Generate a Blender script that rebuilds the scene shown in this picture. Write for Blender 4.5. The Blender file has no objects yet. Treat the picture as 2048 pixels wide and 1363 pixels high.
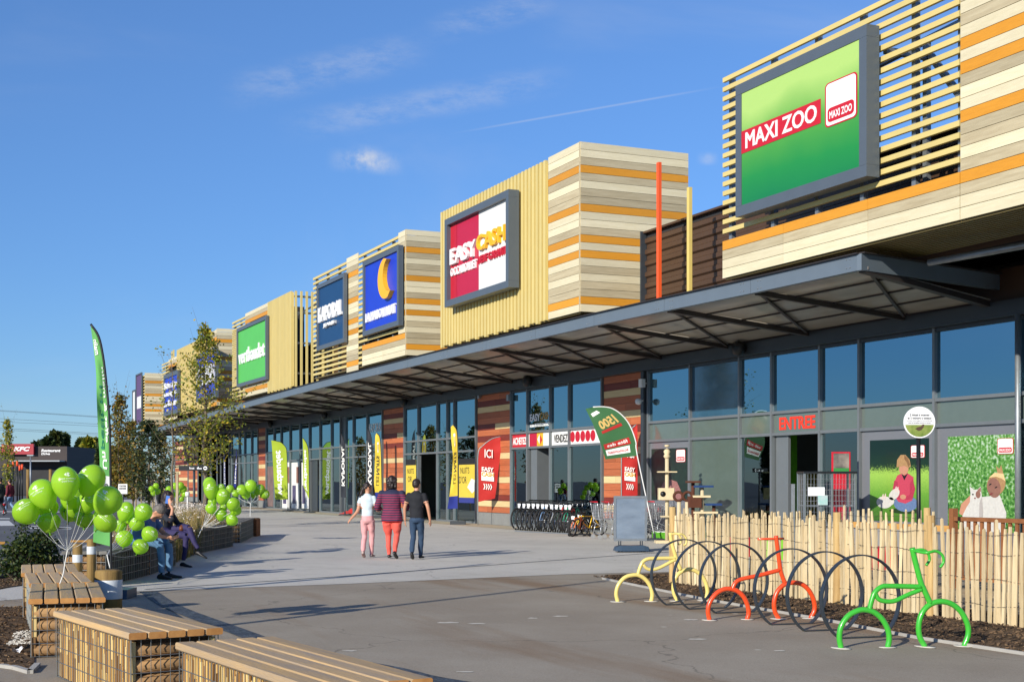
import bpy, bmesh, math, random
import numpy as np
from mathutils import Vector, Matrix, noise as mnoise
random.seed(11)
RND = random.Random(5)
scene = bpy.context.scene
col = scene.collection
# ---------------------------------------------------------------- camera
FPX, CAMH, PCX, HY = 2750.0, 1.55, 1024.0, 962.0     # focal (px of the 2048 px photograph), eye height, principal x, horizon y
CAM = Vector((45.113, -19.214, CAMH))
TH = math.radians(66.1807)
FW = Vector((-math.sin(TH), math.cos(TH), 0)); RT = Vector((math.cos(TH), math.sin(TH), 0)); UP = Vector((0, 0, 1))
cd = bpy.data.cameras.new('camera'); cam = bpy.data.objects.new('camera', cd); col.objects.link(cam)
cam.location = CAM; cam.rotation_euler = (math.pi/2, 0, TH)
cd.sensor_width = 36; cd.lens = FPX*36/2048; cd.shift_y = (HY-681.5)/2048; cd.clip_start = .1; cd.clip_end = 3000
scene.camera = cam
# ---------------------------------------------------------------- sky, sun, exposure
SUN_EL = math.radians(21.5)
sd = Vector((.527, -.85, 0)).normalized()
SUNV = Vector((sd.x*math.cos(SUN_EL), sd.y*math.cos(SUN_EL), math.sin(SUN_EL)))
w = bpy.data.worlds.new('World'); scene.world = w; w.use_nodes = True
wn, wl = w.node_tree.nodes, w.node_tree.links
for n_ in list(wn): wn.remove(n_)
def WN(t, **k):
    n_ = wn.new(t)
    for a, b in k.items(): setattr(n_, a, b)
    return n_
out = WN('ShaderNodeOutputWorld'); bg = WN('ShaderNodeBackground'); bg.inputs['Strength'].default_value = .10
sky = WN('ShaderNodeTexSky', sky_type='NISHITA', sun_disc=False)
sky.sun_elevation = SUN_EL; sky.sun_rotation = math.atan2(sd.x, sd.y); sky.air_density = 1.0; sky.dust_density = 0.0; sky.ozone_density = 6.0
tc = WN('ShaderNodeTexCoord')
def pdir(x, y): return (FW + RT*((x-PCX)/FPX) + UP*((HY-y)/FPX)).normalized()
def wmath(op, a, b=None, clamp=False):
    n_ = WN('ShaderNodeMath', operation=op); n_.use_clamp = clamp
    for i, q in enumerate((a, b)):
        if q is None: continue
        if isinstance(q, (int, float)): n_.inputs[i].default_value = q
        else: wl.new(q, n_.inputs[i])
    return n_.outputs[0]
def wdot(v):
    n_ = WN('ShaderNodeVectorMath', operation='DOT_PRODUCT'); wl.new(tc.outputs['Generated'], n_.inputs[0]); n_.inputs[1].default_value = v
    return n_.outputs['Value']
def smooth(val, a, b):
    n_ = WN('ShaderNodeMapRange', interpolation_type='SMOOTHSTEP'); wl.new(val, n_.inputs[0])
    n_.inputs[1].default_value = a; n_.inputs[2].default_value = b; return n_.outputs[0]
def wnoise(scale, detail=8, rough=.62, rot=None, dist=0.):
    mp = WN('ShaderNodeMapping'); wl.new(tc.outputs['Generated'], mp.inputs[0])
    if rot: mp.inputs['Rotation'].default_value = rot
    mp.inputs['Scale'].default_value = scale if not isinstance(scale, (int, float)) else (scale,)*3
    t = WN('ShaderNodeTexNoise'); t.inputs['Scale'].default_value = 1; t.inputs['Detail'].default_value = detail; t.inputs['Roughness'].default_value = rough
    t.inputs['Distortion'].default_value = dist
    wl.new(mp.outputs[0], t.inputs['Vector']); return t.outputs['Fac']
def streak(p, q, width, ends=.25, amt=.4, noi=None, soft_up=1.):
    a, b = pdir(*p), pdir(*q); n_ = a.cross(b).normalized(); mid = (a+b).normalized(); tang = n_.cross(mid).normalized()
    if (b-a).dot(tang) < 0: tang = -tang
    half = (b-a).length/2
    d = wdot(n_); al = wdot(tang)
    m = wmath('MULTIPLY', smooth(wmath('ABSOLUTE', d), width, width*.1), wmath('MULTIPLY', smooth(al, -half*1.05, -half*(1-ends*2)), smooth(al, half*1.05, half*(1-ends*2))))
    m = wmath('MULTIPLY', m, smooth(wdot(mid), .5, .8))
    if noi is not None: m = wmath('MULTIPLY', m, noi)
    return wmath('MULTIPLY', m, amt)
fibre = smooth(wnoise((30, 30, 90), 10, .72), .30, .72)
fluff = smooth(wnoise(34, 8, .65), .35, .62)
veil = wmath('MULTIPLY', smooth(wnoise((3, 3, 9), 6, .55, dist=.6), .48, .85), .16)
parts = [streak((430, 192), (880, 88), .017, .3, .23, fibre), streak((840, 66), (1130, -4), .014, .3, .20, fibre), streak((545, 262), (1160, 150), .015, .3, .24, fibre),
         streak((900, 268), (1452, 172), .0011, .3, .20), streak((650, 318), (820, 330), .010, .5, .62, fluff), streak((690, 306), (772, 312), .0085, .6, .4, fluff), streak((1390, 316), (1440, 318), .006, .6, .35, fluff)]
tot = veil
for q in parts: tot = wmath('ADD', tot, q)
tot = wmath('MINIMUM', tot, .8)
sz = WN('ShaderNodeSeparateXYZ'); wl.new(tc.outputs['Generated'], sz.inputs[0])
el = smooth(sz.outputs['Z'], -.02, .42)               # clear autumn air: the blue holds down to the horizon
tn = WN('ShaderNodeMix', data_type='RGBA'); wl.new(el, tn.inputs['Factor']); tn.inputs['A'].default_value = (.72, .87, 1.10, 1); tn.inputs['B'].default_value = (1.10, 1.20, 1.38, 1)
tm = WN('ShaderNodeMix', data_type='RGBA', blend_type='MULTIPLY'); tm.inputs['Factor'].default_value = 1; wl.new(sky.outputs[0], tm.inputs['A']); wl.new(tn.outputs['Result'], tm.inputs['B'])
mx = WN('ShaderNodeMix', data_type='RGBA'); wl.new(tot, mx.inputs['Factor']); wl.new(tm.outputs['Result'], mx.inputs['A']); mx.inputs['B'].default_value = (6.6, 6.7, 6.9, 1)
wl.new(mx.outputs['Result'], bg.inputs['Color']); wl.new(bg.outputs[0], out.inputs['Surface'])
sl = bpy.data.lights.new('sun', 'SUN'); so = bpy.data.objects.new('sun', sl); col.objects.link(so)
sl.energy = 5.0; sl.angle = math.radians(.53); sl.color = (1, .93, .81); so.rotation_euler = SUNV.to_track_quat('Z', 'Y').to_euler(); so.location = (40, -60, 40)
vs = scene.view_settings; vs.view_transform = 'Standard'; vs.look = 'None'; vs.gamma = 1; vs.use_curve_mapping = False; vs.exposure = .15
scene.render.engine = 'CYCLES'; scene.cycles.max_bounces = 8; scene.cycles.transparent_max_bounces = 24

# ---------------------------------------------------------------- pixel -> place
def ray(x, y): return FW + RT*((x-PCX)/FPX) + UP*((HY-y)/FPX)
def gp(x, y, z=0.):                     # point of a pixel on a horizontal plane
    d = ray(x, y); return CAM + d*((z-CAMH)/d.z)
def fp(x, y, Y=0.):                     # ... on a plane parallel to the shop fronts
    d = ray(x, y); return CAM + d*((Y-CAM.y)/d.y)
def xp(x, y, X):                        # ... on a plane square to the shop fronts
    d = ray(x, y); return CAM + d*((X-CAM.x)/d.x)
def vpl(x, y, P, Q):                    # ... on the upright plane through two ground points
    d = ray(x, y); n_ = (Q-P).cross(UP); return CAM + d*((P-CAM).dot(n_)/d.dot(n_))
def dp(x, y, dep): return CAM + ray(x, y)*dep

# ---------------------------------------------------------------- materials
def lin(c):
    return tuple(((v/255)/12.92 if v/255 <= .04045 else ((v/255+.055)/1.055)**2.4) for v in c)
MATS = {}
def mat(name, rgb=(128, 128, 128), rough=.6, metal=0., var=0., scale=6., stretch=(1, 1, 1), bump=0., bscale=60., rgb2=None, spec=.5, objvar=0., emit=None, alpha=1., detail=6, trans=0., sheen=0., coat=0., fine=0.):
    """Principled surface: two colours mixed by stretched noise, optional per-object shade, bump."""
    if name in MATS: return MATS[name]
    m = bpy.data.materials.new(name); m.use_nodes = True; MATS[name] = m
    N, L = m.node_tree.nodes, m.node_tree.links; b = N['Principled BSDF']
    c = lin(rgb) + (1,)
    b.inputs['Base Color'].default_value = c; b.inputs['Roughness'].default_value = rough; b.inputs['Metallic'].default_value = metal
    b.inputs['Specular IOR Level'].default_value = spec; b.inputs['Alpha'].default_value = alpha
    b.inputs['Transmission Weight'].default_value = trans; b.inputs['Sheen Weight'].default_value = sheen; b.inputs['Coat Weight'].default_value = coat
    if emit: b.inputs['Emission Color'].default_value = lin(emit[0])+(1,); b.inputs['Emission Strength'].default_value = emit[1]
    sock = None
    if var or rgb2 or bump or objvar or fine:
        t = N.new('ShaderNodeTexCoord'); mp = N.new('ShaderNodeMapping'); mp.inputs['Scale'].default_value = stretch; L.new(t.outputs['Object'], mp.inputs[0])
        oi = N.new('ShaderNodeObjectInfo')
        ad = N.new('ShaderNodeVectorMath'); ad.operation = 'MULTIPLY_ADD'; L.new(oi.outputs['Random'], ad.inputs[0]); ad.inputs[1].default_value = (37, 17, 71); L.new(mp.outputs[0], ad.inputs[2])
        vec = ad.outputs[0]
    if var or rgb2:
        nz = N.new('ShaderNodeTexNoise'); nz.inputs['Scale'].default_value = scale; nz.inputs['Detail'].default_value = detail; nz.inputs['Roughness'].default_value = .6; L.new(vec, nz.inputs['Vector'])
        mr = N.new('ShaderNodeMapRange'); L.new(nz.outputs['Fac'], mr.inputs[0]); mr.inputs[1].default_value = .3; mr.inputs[2].default_value = .7
        mi = N.new('ShaderNodeMix'); mi.data_type = 'RGBA'; L.new(mr.outputs[0], mi.inputs['Factor'])
        c2 = lin(rgb2)+(1,) if rgb2 else tuple(v*(1-var) for v in c[:3])+(1,)
        c1 = c if rgb2 else tuple(min(1, v*(1+var*.6)) for v in c[:3])+(1,)
        mi.inputs['A'].default_value = c1; mi.inputs['B'].default_value = c2; sock = mi.outputs['Result']
    if fine:
        nf = N.new('ShaderNodeTexNoise'); nf.inputs['Scale'].default_value = bscale; nf.inputs['Detail'].default_value = 3; L.new(vec, nf.inputs['Vector'])
        mf = N.new('ShaderNodeMapRange'); L.new(nf.outputs['Fac'], mf.inputs[0]); mf.inputs[1].default_value = .3; mf.inputs[2].default_value = .7; mf.inputs[3].default_value = 1-fine; mf.inputs[4].default_value = 1+fine
        vm = N.new('ShaderNodeVectorMath'); vm.operation = 'SCALE'; L.new(mf.outputs[0], vm.inputs['Scale'])
        if sock: L.new(sock, vm.inputs[0])
        else: vm.inputs[0].default_value = c[:3]
        sock = vm.outputs[0]
    if objvar:
        mo = N.new('ShaderNodeMapRange'); L.new(oi.outputs['Random'], mo.inputs[0]); mo.inputs[3].default_value = 1-objvar; mo.inputs[4].default_value = 1+objvar
        vm = N.new('ShaderNodeVectorMath'); vm.operation = 'SCALE'; L.new(mo.outputs[0], vm.inputs['Scale'])
        if sock: L.new(sock, vm.inputs[0])
        else: vm.inputs[0].default_value = c[:3]
        sock = vm.outputs[0]
    if sock: L.new(sock, b.inputs['Base Color'])
    if bump:
        nb = N.new('ShaderNodeTexNoise'); nb.inputs['Scale'].default_value = bscale; nb.inputs['Detail'].default_value = 5; L.new(vec, nb.inputs['Vector'])
        bp = N.new('ShaderNodeBump'); bp.inputs['Strength'].default_value = bump; bp.inputs['Distance'].default_value = .02; L.new(nb.outputs['Fac'], bp.inputs['Height']); L.new(bp.outputs[0], b.inputs['Normal'])
    return m

# ---------------------------------------------------------------- mesh building
ORG = {}
class MB:
    def __init__(s): s.v = []; s.f = []; s.m = []; s.sm = []
    def add(s, vs, fs, mi=0, smooth=False):
        o = len(s.v); s.v.extend([tuple(q) for q in vs])
        for f_ in fs: s.f.append(tuple(i+o for i in f_)); s.m.append(mi); s.sm.append(smooth)
        return s
    def box(s, x0, x1, y0, y1, z0, z1, mi=0):
        return s.add([(x0, y0, z0), (x1, y0, z0), (x1, y1, z0), (x0, y1, z0), (x0, y0, z1), (x1, y0, z1), (x1, y1, z1), (x0, y1, z1)],
                     [(3, 2, 1, 0), (4, 5, 6, 7), (0, 1, 5, 4), (1, 2, 6, 5), (2, 3, 7, 6), (3, 0, 4, 7)], mi)
    def bbox(s, c, ax, ay, az, ch=.0, mi=0):   # oriented box from centre and half-axes; ch = chamfer of its long edges
        c, ax, ay, az = Vector(c), Vector(ax), Vector(ay), Vector(az)
        if not ch:
            vs = [c+ax*i+ay*j+az*k for k in (-1, 1) for i, j in ((-1, -1), (1, -1), (1, 1), (-1, 1))]
            return s.add(vs, [(3, 2, 1, 0), (4, 5, 6, 7), (0, 1, 5, 4), (1, 2, 6, 5), (2, 3, 7, 6), (3, 0, 4, 7)], mi)
        lx, ly = ax.length, ay.length; a, b = max(0, 1-ch/lx), max(0, 1-ch/ly)
        ring = [(a, -1), (1, -b), (1, b), (a, 1), (-a, 1), (-1, b), (-1, -b), (-a, -1)]
        vs = [c+ax*i+ay*j+az*k for k in (-1, 1) for i, j in ring]
        fs = [tuple(range(7, -1, -1)), tuple(range(8, 16))] + [(i, (i+1) % 8, 8+(i+1) % 8, 8+i) for i in range(8)]
        return s.add(vs, fs, mi)
    def bar(s, a, b, wx, wz=None, ch=0., mi=0, side=None):   # rectangular bar from a to b
        a, b = Vector(a), Vector(b); d = b-a
        if d.length < 1e-6: return s
        t = d.normalized(); u = Vector(side) if side is not None else (Vector((0, 0, 1)) if abs(t.z) < .9 else Vector((1, 0, 0)))
        n1 = t.cross(u).normalized(); n2 = n1.cross(t).normalized()
        return s.bbox((a+b)/2, n1*wx/2, n2*(wz or wx)/2, d/2, ch, mi)
    def tube(s, pts, r, n=8, mi=0, cap=True, smooth=True, closed=False):
        pts = [Vector(p) for p in pts]; k = len(pts); rs = r if isinstance(r, (list, tuple)) else [r]*k
        vs = []; prev = None
        for i, p in enumerate(pts):
            if closed: t = (pts[(i+1) % k]-pts[i-1]).normalized()
            else: t = (pts[min(i+1, k-1)]-pts[max(i-1, 0)])
            t = t.normalized() if t.length > 1e-9 else Vector((0, 0, 1))
            if prev is None: u = t.orthogonal().normalized()
            else:
                u = prev-t*prev.dot(t); u = u.normalized() if u.length > 1e-6 else t.orthogonal().normalized()
            prev = u; v_ = t.cross(u)
            for j in range(n):
                a = 2*math.pi*j/n; vs.append(p+(u*math.cos(a)+v_*math.sin(a))*rs[i])
        fs = [(i*n+j, i*n+(j+1) % n, (i+1)*n+(j+1) % n, (i+1)*n+j) for i in range(k-1) for j in range(n)]
        if closed: fs += [((k-1)*n+j, (k-1)*n+(j+1) % n, (j+1) % n, j) for j in range(n)]
        s.add(vs, fs, mi, smooth)
        if cap and not closed:
            o = len(s.v)-len(vs); s.f.append(tuple(o+j for j in range(n-1, -1, -1))); s.m.append(mi); s.sm.append(False)
            s.f.append(tuple(o+(k-1)*n+j for j in range(n))); s.m.append(mi); s.sm.append(False)
        return s
    def lathe(s, prof, c=(0, 0, 0), n=16, mi=0, smooth=True, M=None, sx=1., sy=1.):
        c = Vector(c); vs = []
        for r, z in prof:
            for j in range(n):
                a = 2*math.pi*j/n; p = Vector((r*math.cos(a)*sx, r*math.sin(a)*sy, z)); vs.append(c+(M @ p if M else p))
        k = len(prof)
        fs = [(i*n+j, i*n+(j+1) % n, (i+1)*n+(j+1) % n, (i+1)*n+j) for i in range(k-1) for j in range(n)]
        fs += [tuple(range(n-1, -1, -1)), tuple((k-1)*n+j for j in range(n))]
        return s.add(vs, fs, mi, smooth)
    def prism(s, poly, d, mi=0):            # flat polygon (3D points) pushed along d
        k = len(poly); vs = [Vector(p) for p in poly]+[Vector(p)+Vector(d) for p in poly]
        return s.add(vs, [tuple(range(k-1, -1, -1)), tuple(range(k, 2*k))]+[(i, (i+1) % k, k+(i+1) % k, k+i) for i in range(k)], mi)
    def grid(s, fn, nu, nv, mi=0, smooth=True):
        vs = [fn(i/nu, j/nv) for j in range(nv+1) for i in range(nu+1)]
        return s.add(vs, [(j*(nu+1)+i, j*(nu+1)+i+1, (j+1)*(nu+1)+i+1, (j+1)*(nu+1)+i) for j in range(nv) for i in range(nu)], mi, smooth)
    def build(s, name, mats, parent=None, loc=None, fixn=True):
        me = bpy.data.meshes.new(name); o_ = Vector((0, 0, 0))
        if parent is not None: o_ = ORG[parent.name]
        if loc is not None: o_ = Vector(loc)
        me.from_pydata([(x-o_.x, y-o_.y, z-o_.z) for x, y, z in s.v], [], s.f)
        for m_ in (mats if isinstance(mats, (list, tuple)) else [mats]): me.materials.append(m_)
        me.polygons.foreach_set('material_index', s.m); me.polygons.foreach_set('use_smooth', s.sm)
        if fixn:
            bm = bmesh.new(); bm.from_mesh(me); bmesh.ops.recalc_face_normals(bm, faces=bm.faces); bm.to_mesh(me); bm.free()
        me.update()
        ob = bpy.data.objects.new(name, me); col.objects.link(ob)
        if parent is not None: ob.parent = parent; ORG[ob.name] = ORG[parent.name]
        else: ob.location = o_; ORG[ob.name] = o_
        return ob
def tag(o, label=None, cat=None, group=None, kind=None):
    if label: o['label'] = label
    if cat: o['category'] = cat
    if group: o['group'] = group
    if kind: o['kind'] = kind
    return o
def thing(name, label, cat, loc=(0, 0, 0), group=None):
    o = bpy.data.objects.new(name, None); col.objects.link(o); o.location = loc; o.empty_display_size = .2; ORG[o.name] = Vector(loc)
    return tag(o, label, cat, group)
def shared(ob, name, loc, parent, rot=None):        # another object on the same mesh data
    c = bpy.data.objects.new(name, ob.data); col.objects.link(c); c.parent = parent; c.location = Vector(loc)-ORG[parent.name]
    if rot is not None: c.rotation_euler = rot
    return c
def copy_tree(o, parent=None, label=None, loc=None, rz=None, group=None):
    c = o.copy(); col.objects.link(c); c.parent = parent
    if parent is None: ORG[c.name] = Vector((0, 0, 0))
    if label: c['label'] = label
    if group: c['group'] = group
    if loc is not None: c.location = loc
    if rz is not None: c.rotation_euler = (0, 0, rz)
    for ch in o.children: copy_tree(ch, c)
    return c
# ---------------------------------------------------------------- lettering
WS = bpy.data.scenes.new('workbench')            # small scratch scene: shapes are evaluated here, not shown
def evaluated(ob):
    WS.collection.objects.link(ob); vl = WS.view_layers[0]; vl.update()
    me = bpy.data.meshes.new_from_object(ob.evaluated_get(vl.depsgraph)); WS.collection.objects.unlink(ob); return me
TXT = {}
def text2d(s, bold=0., shear=0.):
    key = (s, bold, shear)
    if key in TXT: return TXT[key]
    cu = bpy.data.curves.new('t', 'FONT'); cu.body = s; cu.size = 1; cu.offset = bold; cu.shear = shear; cu.resolution_u = 3; cu.fill_mode = 'FRONT'
    ob = bpy.data.objects.new('t', cu); me = evaluated(ob)
    bm = bmesh.new(); bm.from_mesh(me); bmesh.ops.remove_doubles(bm, verts=bm.verts, dist=1e-4); bmesh.ops.dissolve_limit(bm, angle_limit=.02, verts=bm.verts, edges=bm.edges)
    bmesh.ops.triangulate(bm, faces=bm.faces)
    vs = np.array([v.co[:2] for v in bm.verts]); bm.verts.index_update()
    edges = {}
    fs = []
    for f_ in bm.faces:
        idx = [v.index for v in f_.verts]
        a, b, c = (vs[i] for i in idx)
        if (b[0]-a[0])*(c[1]-a[1])-(b[1]-a[1])*(c[0]-a[0]) < 0: idx.reverse()
        fs.append(tuple(idx))
        for i in range(3): edges[(idx[i], idx[(i+1) % 3])] = 1
    rim = [e for e in edges if (e[1], e[0]) not in edges]
    bm.free(); bpy.data.objects.remove(ob); bpy.data.curves.remove(cu); bpy.data.meshes.remove(me)
    lo, hi = vs.min(0), vs.max(0); vs = (vs-lo)/(hi-lo)
    TXT[key] = (vs, fs, rim); return TXT[key]
def lettering(mb, s, S, rect=(0, 0, 1, 1), thick=None, bold=.02, shear=0., mirror=False, mi=0, rot90=False):
    """letters mapped through S(u,v) -> point; rect = u0,v0,u1,v1. thick = vector for solid letters."""
    vs, fs, rim = text2d(s, bold, shear); u0, v0, u1, v1 = rect; pts = []
    for x, y in vs:
        if mirror: x = 1-x
        if rot90: x, y = 1-y, x           # reads upwards
        pts.append(Vector(S(u0+(u1-u0)*x, v0+(v1-v0)*y)))
    if thick is None: mb.add(pts, fs, mi); return
    n_ = len(pts); t = Vector(thick)
    mb.add(pts+[p+t for p in pts], [tuple(reversed(f_)) for f_ in fs]+[tuple(i+n_ for i in f_) for f_ in fs]+[(a, b, b+n_, a+n_) for a, b in rim], mi)
def plane(O, U, V):
    O, U, V = Vector(O), Vector(U), Vector(V); return lambda u, v: O+U*u+V*v
# ================================================================ GROUND
def sheet(name, pts, z, m, kind='structure', label=None, th=0.):
    mb = MB(); P = [(p[0], p[1], z) for p in pts]
    if th: mb.prism([(p[0], p[1], z-th) for p in pts], (0, 0, th))
    else: mb.add(P, [tuple(range(len(P)))])
    o = mb.build(name, m); return tag(o, label, None, None, kind)
def gpx(*pp): return [tuple(gp(x, y))[:2] for x, y in pp]
def ground_mat(name, c1, c2, c3, s1=.35, s2=3., grit=.25, gs=180., rough=.9, bump=.25, streakrot=None, spots=None):
    m = bpy.data.materials.new(name); m.use_nodes = True; N, L = m.node_tree.nodes, m.node_tree.links; b = N['Principled BSDF']
    b.inputs['Roughness'].default_value = rough; b.inputs['Specular IOR Level'].default_value = .25
    t = N.new('ShaderNodeTexCoord')
    def nz(scale, det=6, ro=.6, vec=None):
        q = N.new('ShaderNodeTexNoise'); q.inputs['Scale'].default_value = scale; q.inputs['Detail'].default_value = det; q.inputs['Roughness'].default_value = ro; L.new(vec or t.outputs['Object'], q.inputs['Vector']); return q.outputs['Fac']
    def rng(v, a, b_, lo=0., hi=1.):
        q = N.new('ShaderNodeMapRange'); L.new(v, q.inputs[0]); q.inputs[1].default_value = a; q.inputs[2].default_value = b_; q.inputs[3].default_value = lo; q.inputs[4].default_value = hi; return q.outputs[0]
    def mixc(f_, A, B):
        q = N.new('ShaderNodeMix'); q.data_type = 'RGBA'; L.new(f_, q.inputs['Factor'])
        for nm, v in (('A', A), ('B', B)):
            if isinstance(v, tuple): q.inputs[nm].default_value = lin(v)+(1,)
            else: L.new(v, q.inputs[nm])
        return q.outputs['Result']
    base = mixc(rng(nz(s1, 5), .38, .66), c1, c2)
    if streakrot is not None:
        mp = N.new('ShaderNodeMapping'); L.new(t.outputs['Object'], mp.inputs[0]); mp.inputs['Rotation'].default_value = (0, 0, streakrot); mp.inputs['Scale'].default_value = (.10, .75, 1)
        base = mixc(rng(nz(1., 5, .6, mp.outputs[0]), .50, .68, 0, .6), base, c3)
    else: base = mixc(rng(nz(s2, 4), .52, .75, 0, .6), base, c3)
    vv = N.new('ShaderNodeTexVoronoi'); vv.inputs['Scale'].default_value = gs; L.new(t.outputs['Object'], vv.inputs['Vector'])
    sp = rng(vv.outputs['Color'], 0, 1, 1-grit, 1+grit)
    sc = N.new('ShaderNodeVectorMath'); sc.operation = 'SCALE'; L.new(base, sc.inputs[0]); L.new(sp, sc.inputs['Scale']); res = sc.outputs[0]
    if spots:                                     # pale worn flecks
        v2 = N.new('ShaderNodeTexVoronoi'); v2.inputs['Scale'].default_value = spots[0]; L.new(t.outputs['Object'], v2.inputs['Vector'])
        res = mixc(rng(v2.outputs['Distance'], spots[1], spots[1]*.5, 0, 1), res, spots[2])
    v3 = N.new('ShaderNodeTexVoronoi'); v3.inputs['Scale'].default_value = 5.5; v3.inputs['Randomness'].default_value = 1; L.new(t.outputs['Object'], v3.inputs['Vector'])      # gum and oil spots
    res = mixc(rng(v3.outputs['Distance'], .06, .03, 0, .55), res, tuple(int(q*.55) for q in c1))
    res = mixc(rng(nz(26., 8, .75), .60, .72, 0, .22), res, tuple(int(q*.7) for q in c1))
    v4 = N.new('ShaderNodeTexVoronoi'); v4.feature = 'DISTANCE_TO_EDGE'; v4.inputs['Scale'].default_value = .22; L.new(t.outputs['Object'], v4.inputs['Vector'])     # hairline cracks
    ck = N.new('ShaderNodeTexNoise'); ck.inputs['Scale'].default_value = 1.7; ck.inputs['Detail'].default_value = 7; L.new(t.outputs['Object'], ck.inputs['Vector']); va = N.new('ShaderNodeVectorMath'); va.operation = 'MULTIPLY_ADD'; L.new(ck.outputs['Color'], va.inputs[0]); va.inputs[1].default_value = (.9, .9, 0); L.new(t.outputs['Object'], va.inputs[2]); L.new(va.outputs[0], v4.inputs['Vector'])
    res = mixc(rng(v4.outputs['Distance'], .004, .001, 0, .45), res, tuple(int(q*.5) for q in c1))
    L.new(res, b.inputs['Base Color'])
    bp = N.new('ShaderNodeBump'); bp.inputs['Strength'].default_value = bump; bp.inputs['Distance'].default_value = .006; L.new(vv.outputs['Distance'], bp.inputs['Height']); L.new(bp.outputs[0], b.inputs['Normal'])
    return m
M_road = ground_mat('road_asphalt', (92, 94, 98), (104, 106, 109), (82, 84, 87), .2, 2., .18, 90)
M_plaza = ground_mat('plaza_concrete', (188, 184, 175), (200, 196, 186), (172, 167, 156), .25, 1.1, .16, 130, spots=(2.6, .035, (185, 182, 172)))
M_brown = ground_mat('brown_asphalt', (146, 136, 121), (158, 149, 134), (124, 94, 62), .5, 3., .2, 150, streakrot=math.radians(-58), spots=(1.1, .05, (190, 184, 170)))
M_gravel = ground_mat('dark_gravel', (66, 74, 82), (80, 88, 96), (50, 56, 62), 3, 9, .75, 42, .7, 1.)
M_mulch = ground_mat('bark_mulch', (82, 66, 48), (100, 80, 58), (58, 46, 34), 2.5, 8, .6, 34, .95, 1.)
M_tan = ground_mat('tan_paving', (172, 160, 138), (182, 170, 148), (162, 148, 126), .4, 2, .15, 120)
M_kerb = mat('kerb_concrete', (168, 165, 158), .85, var=.15, scale=3, bump=.2, bscale=80)
M_white = mat('road_paint_white', (205, 205, 200), .7, var=.15, scale=9)
M_yellow = mat('road_paint_yellow', (226, 160, 30), .7, var=.12, scale=9)
sheet('ground', [(-2500, -2500), (2500, -2500), (2500, 2500), (-2500, 2500)], -.012, M_road)
# pavement in front of the shops: from the planted strip to the shop fronts, as far as the far end
edgeL = gpx((0, 1178), (90, 1160), (215, 1120), (285, 1080), (330, 1052), (360, 1035))
dark = gpx((0, 1200), (260, 1182), (680, 1167), (1140, 1147), (1330, 1143))
plaza = [(-75, -5), (-60, -7.5)] + [tuple(p) for p in reversed(edgeL)] + [(23.7, -21), (26.0, -21)] + dark[0:] + [(24.6, -2), (24.8, .4), (-75, .4)]
sheet('pavement', plaza, 0, M_plaza)
sheet('asphalt_forecourt', [(26.0, -24)]+dark+[(24.6, -2), (24.8, .4), (60, .4), (60, -24)], -.004, M_brown)
sheet('paving_strip', [(-75, -1.35), (24.6, -1.35), (24.6, .35), (-75, .35)], .004, M_tan)
# thin gravel-filled joint and the dark gravel strip curving through the forecourt
def ribbon(name, ctr, wd, z, m):
    mb = MB(); L_ = []
    for i, p in enumerate(ctr):
        p = Vector((p[0], p[1], 0)); a = Vector((*ctr[max(i-1, 0)][:2], 0)); b = Vector((*ctr[min(i+1, len(ctr)-1)][:2], 0)); t = (b-a).normalized(); n_ = Vector((-t.y, t.x, 0))
        L_ += [p+n_*wd/2+UP*z, p-n_*wd/2+UP*z]
    mb.add(L_, [(2*i, 2*i+1, 2*i+3, 2*i+2) for i in range(len(ctr)-1)]); return tag(mb.build(name, m), kind='structure')
def spline(pts, n=8):
    pts = [Vector(p) for p in pts]; P = [pts[0]*2-pts[1]]+pts+[pts[-1]*2-pts[-2]]; o = []
    for i in range(1, len(P)-2):
        for k in range(n):
            t = k/n; a, b, c, d = P[i-1], P[i], P[i+1], P[i+2]
            o.append(.5*((2*b)+(c-a)*t+(2*a-5*b+4*c-d)*t*t+(3*b-a-3*c+d)*t**3))
    return o+[pts[-1]]
ribbon('gravel_joint', [gp(290, 1178), gp(680, 1152), gp(1240, 1110), gp(1420, 1097)], .06, .004, M_gravel)
strip = spline([gp(x, y) for x, y in ((296, 1182), (346, 1213), (466, 1258), (586, 1299), (780, 1337), (900, 1363))]+[Vector((37.5, -14.4, 0)), Vector((42, -12.6, 0)), Vector((48, -11, 0))], 6)
ribbon('gravel_strip', strip, .24, .002, M_gravel)
# mulch beds
edge = gpx((1205, 1157), (1407, 1198), (1655, 1241), (1842, 1277), (2048, 1308))
bed = edge + [(40, -10.3), (40, -7.4), (24.9, -7.4), (24.9, -8.6)]
sheet('mulch_bed', bed, .006, M_mulch)
mbk = MB()
for a, b in zip(edge, edge[1:]+[(40, -10.3)]): mbk.bar((a[0], a[1], .006), (b[0], b[1], .006), .025, .04)
tag(mbk.build('bed_edging', M_kerb), kind='structure')
M_stones = ground_mat('pale_gravel', (168, 150, 118), (188, 172, 140), (140, 122, 92), 2, 8, .5, 26, .9, 1.)
sheet('pale_gravel', [(26.9, -7.4), (40, -7.4), (40, -5.2), (26.9, -5.2)], .004, M_stones)
bedL = gpx((70, 1215), (68, 1330), (55, 1343), (0, 1332)) + [(33, -24), (26.6, -24)] + gpx((0, 1213))
sheet('mulch_bed', bedL, .006, M_mulch)
bl = gpx((0, 1332), (30, 1336), (60, 1345), (75, 1330)); mbk = MB()
for a, b in zip(bl, bl[1:]): mbk.bar((a[0], a[1], .0), (b[0], b[1], .0), .05, .05)
tag(mbk.build('bed_edging', M_kerb), kind='structure')
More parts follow.
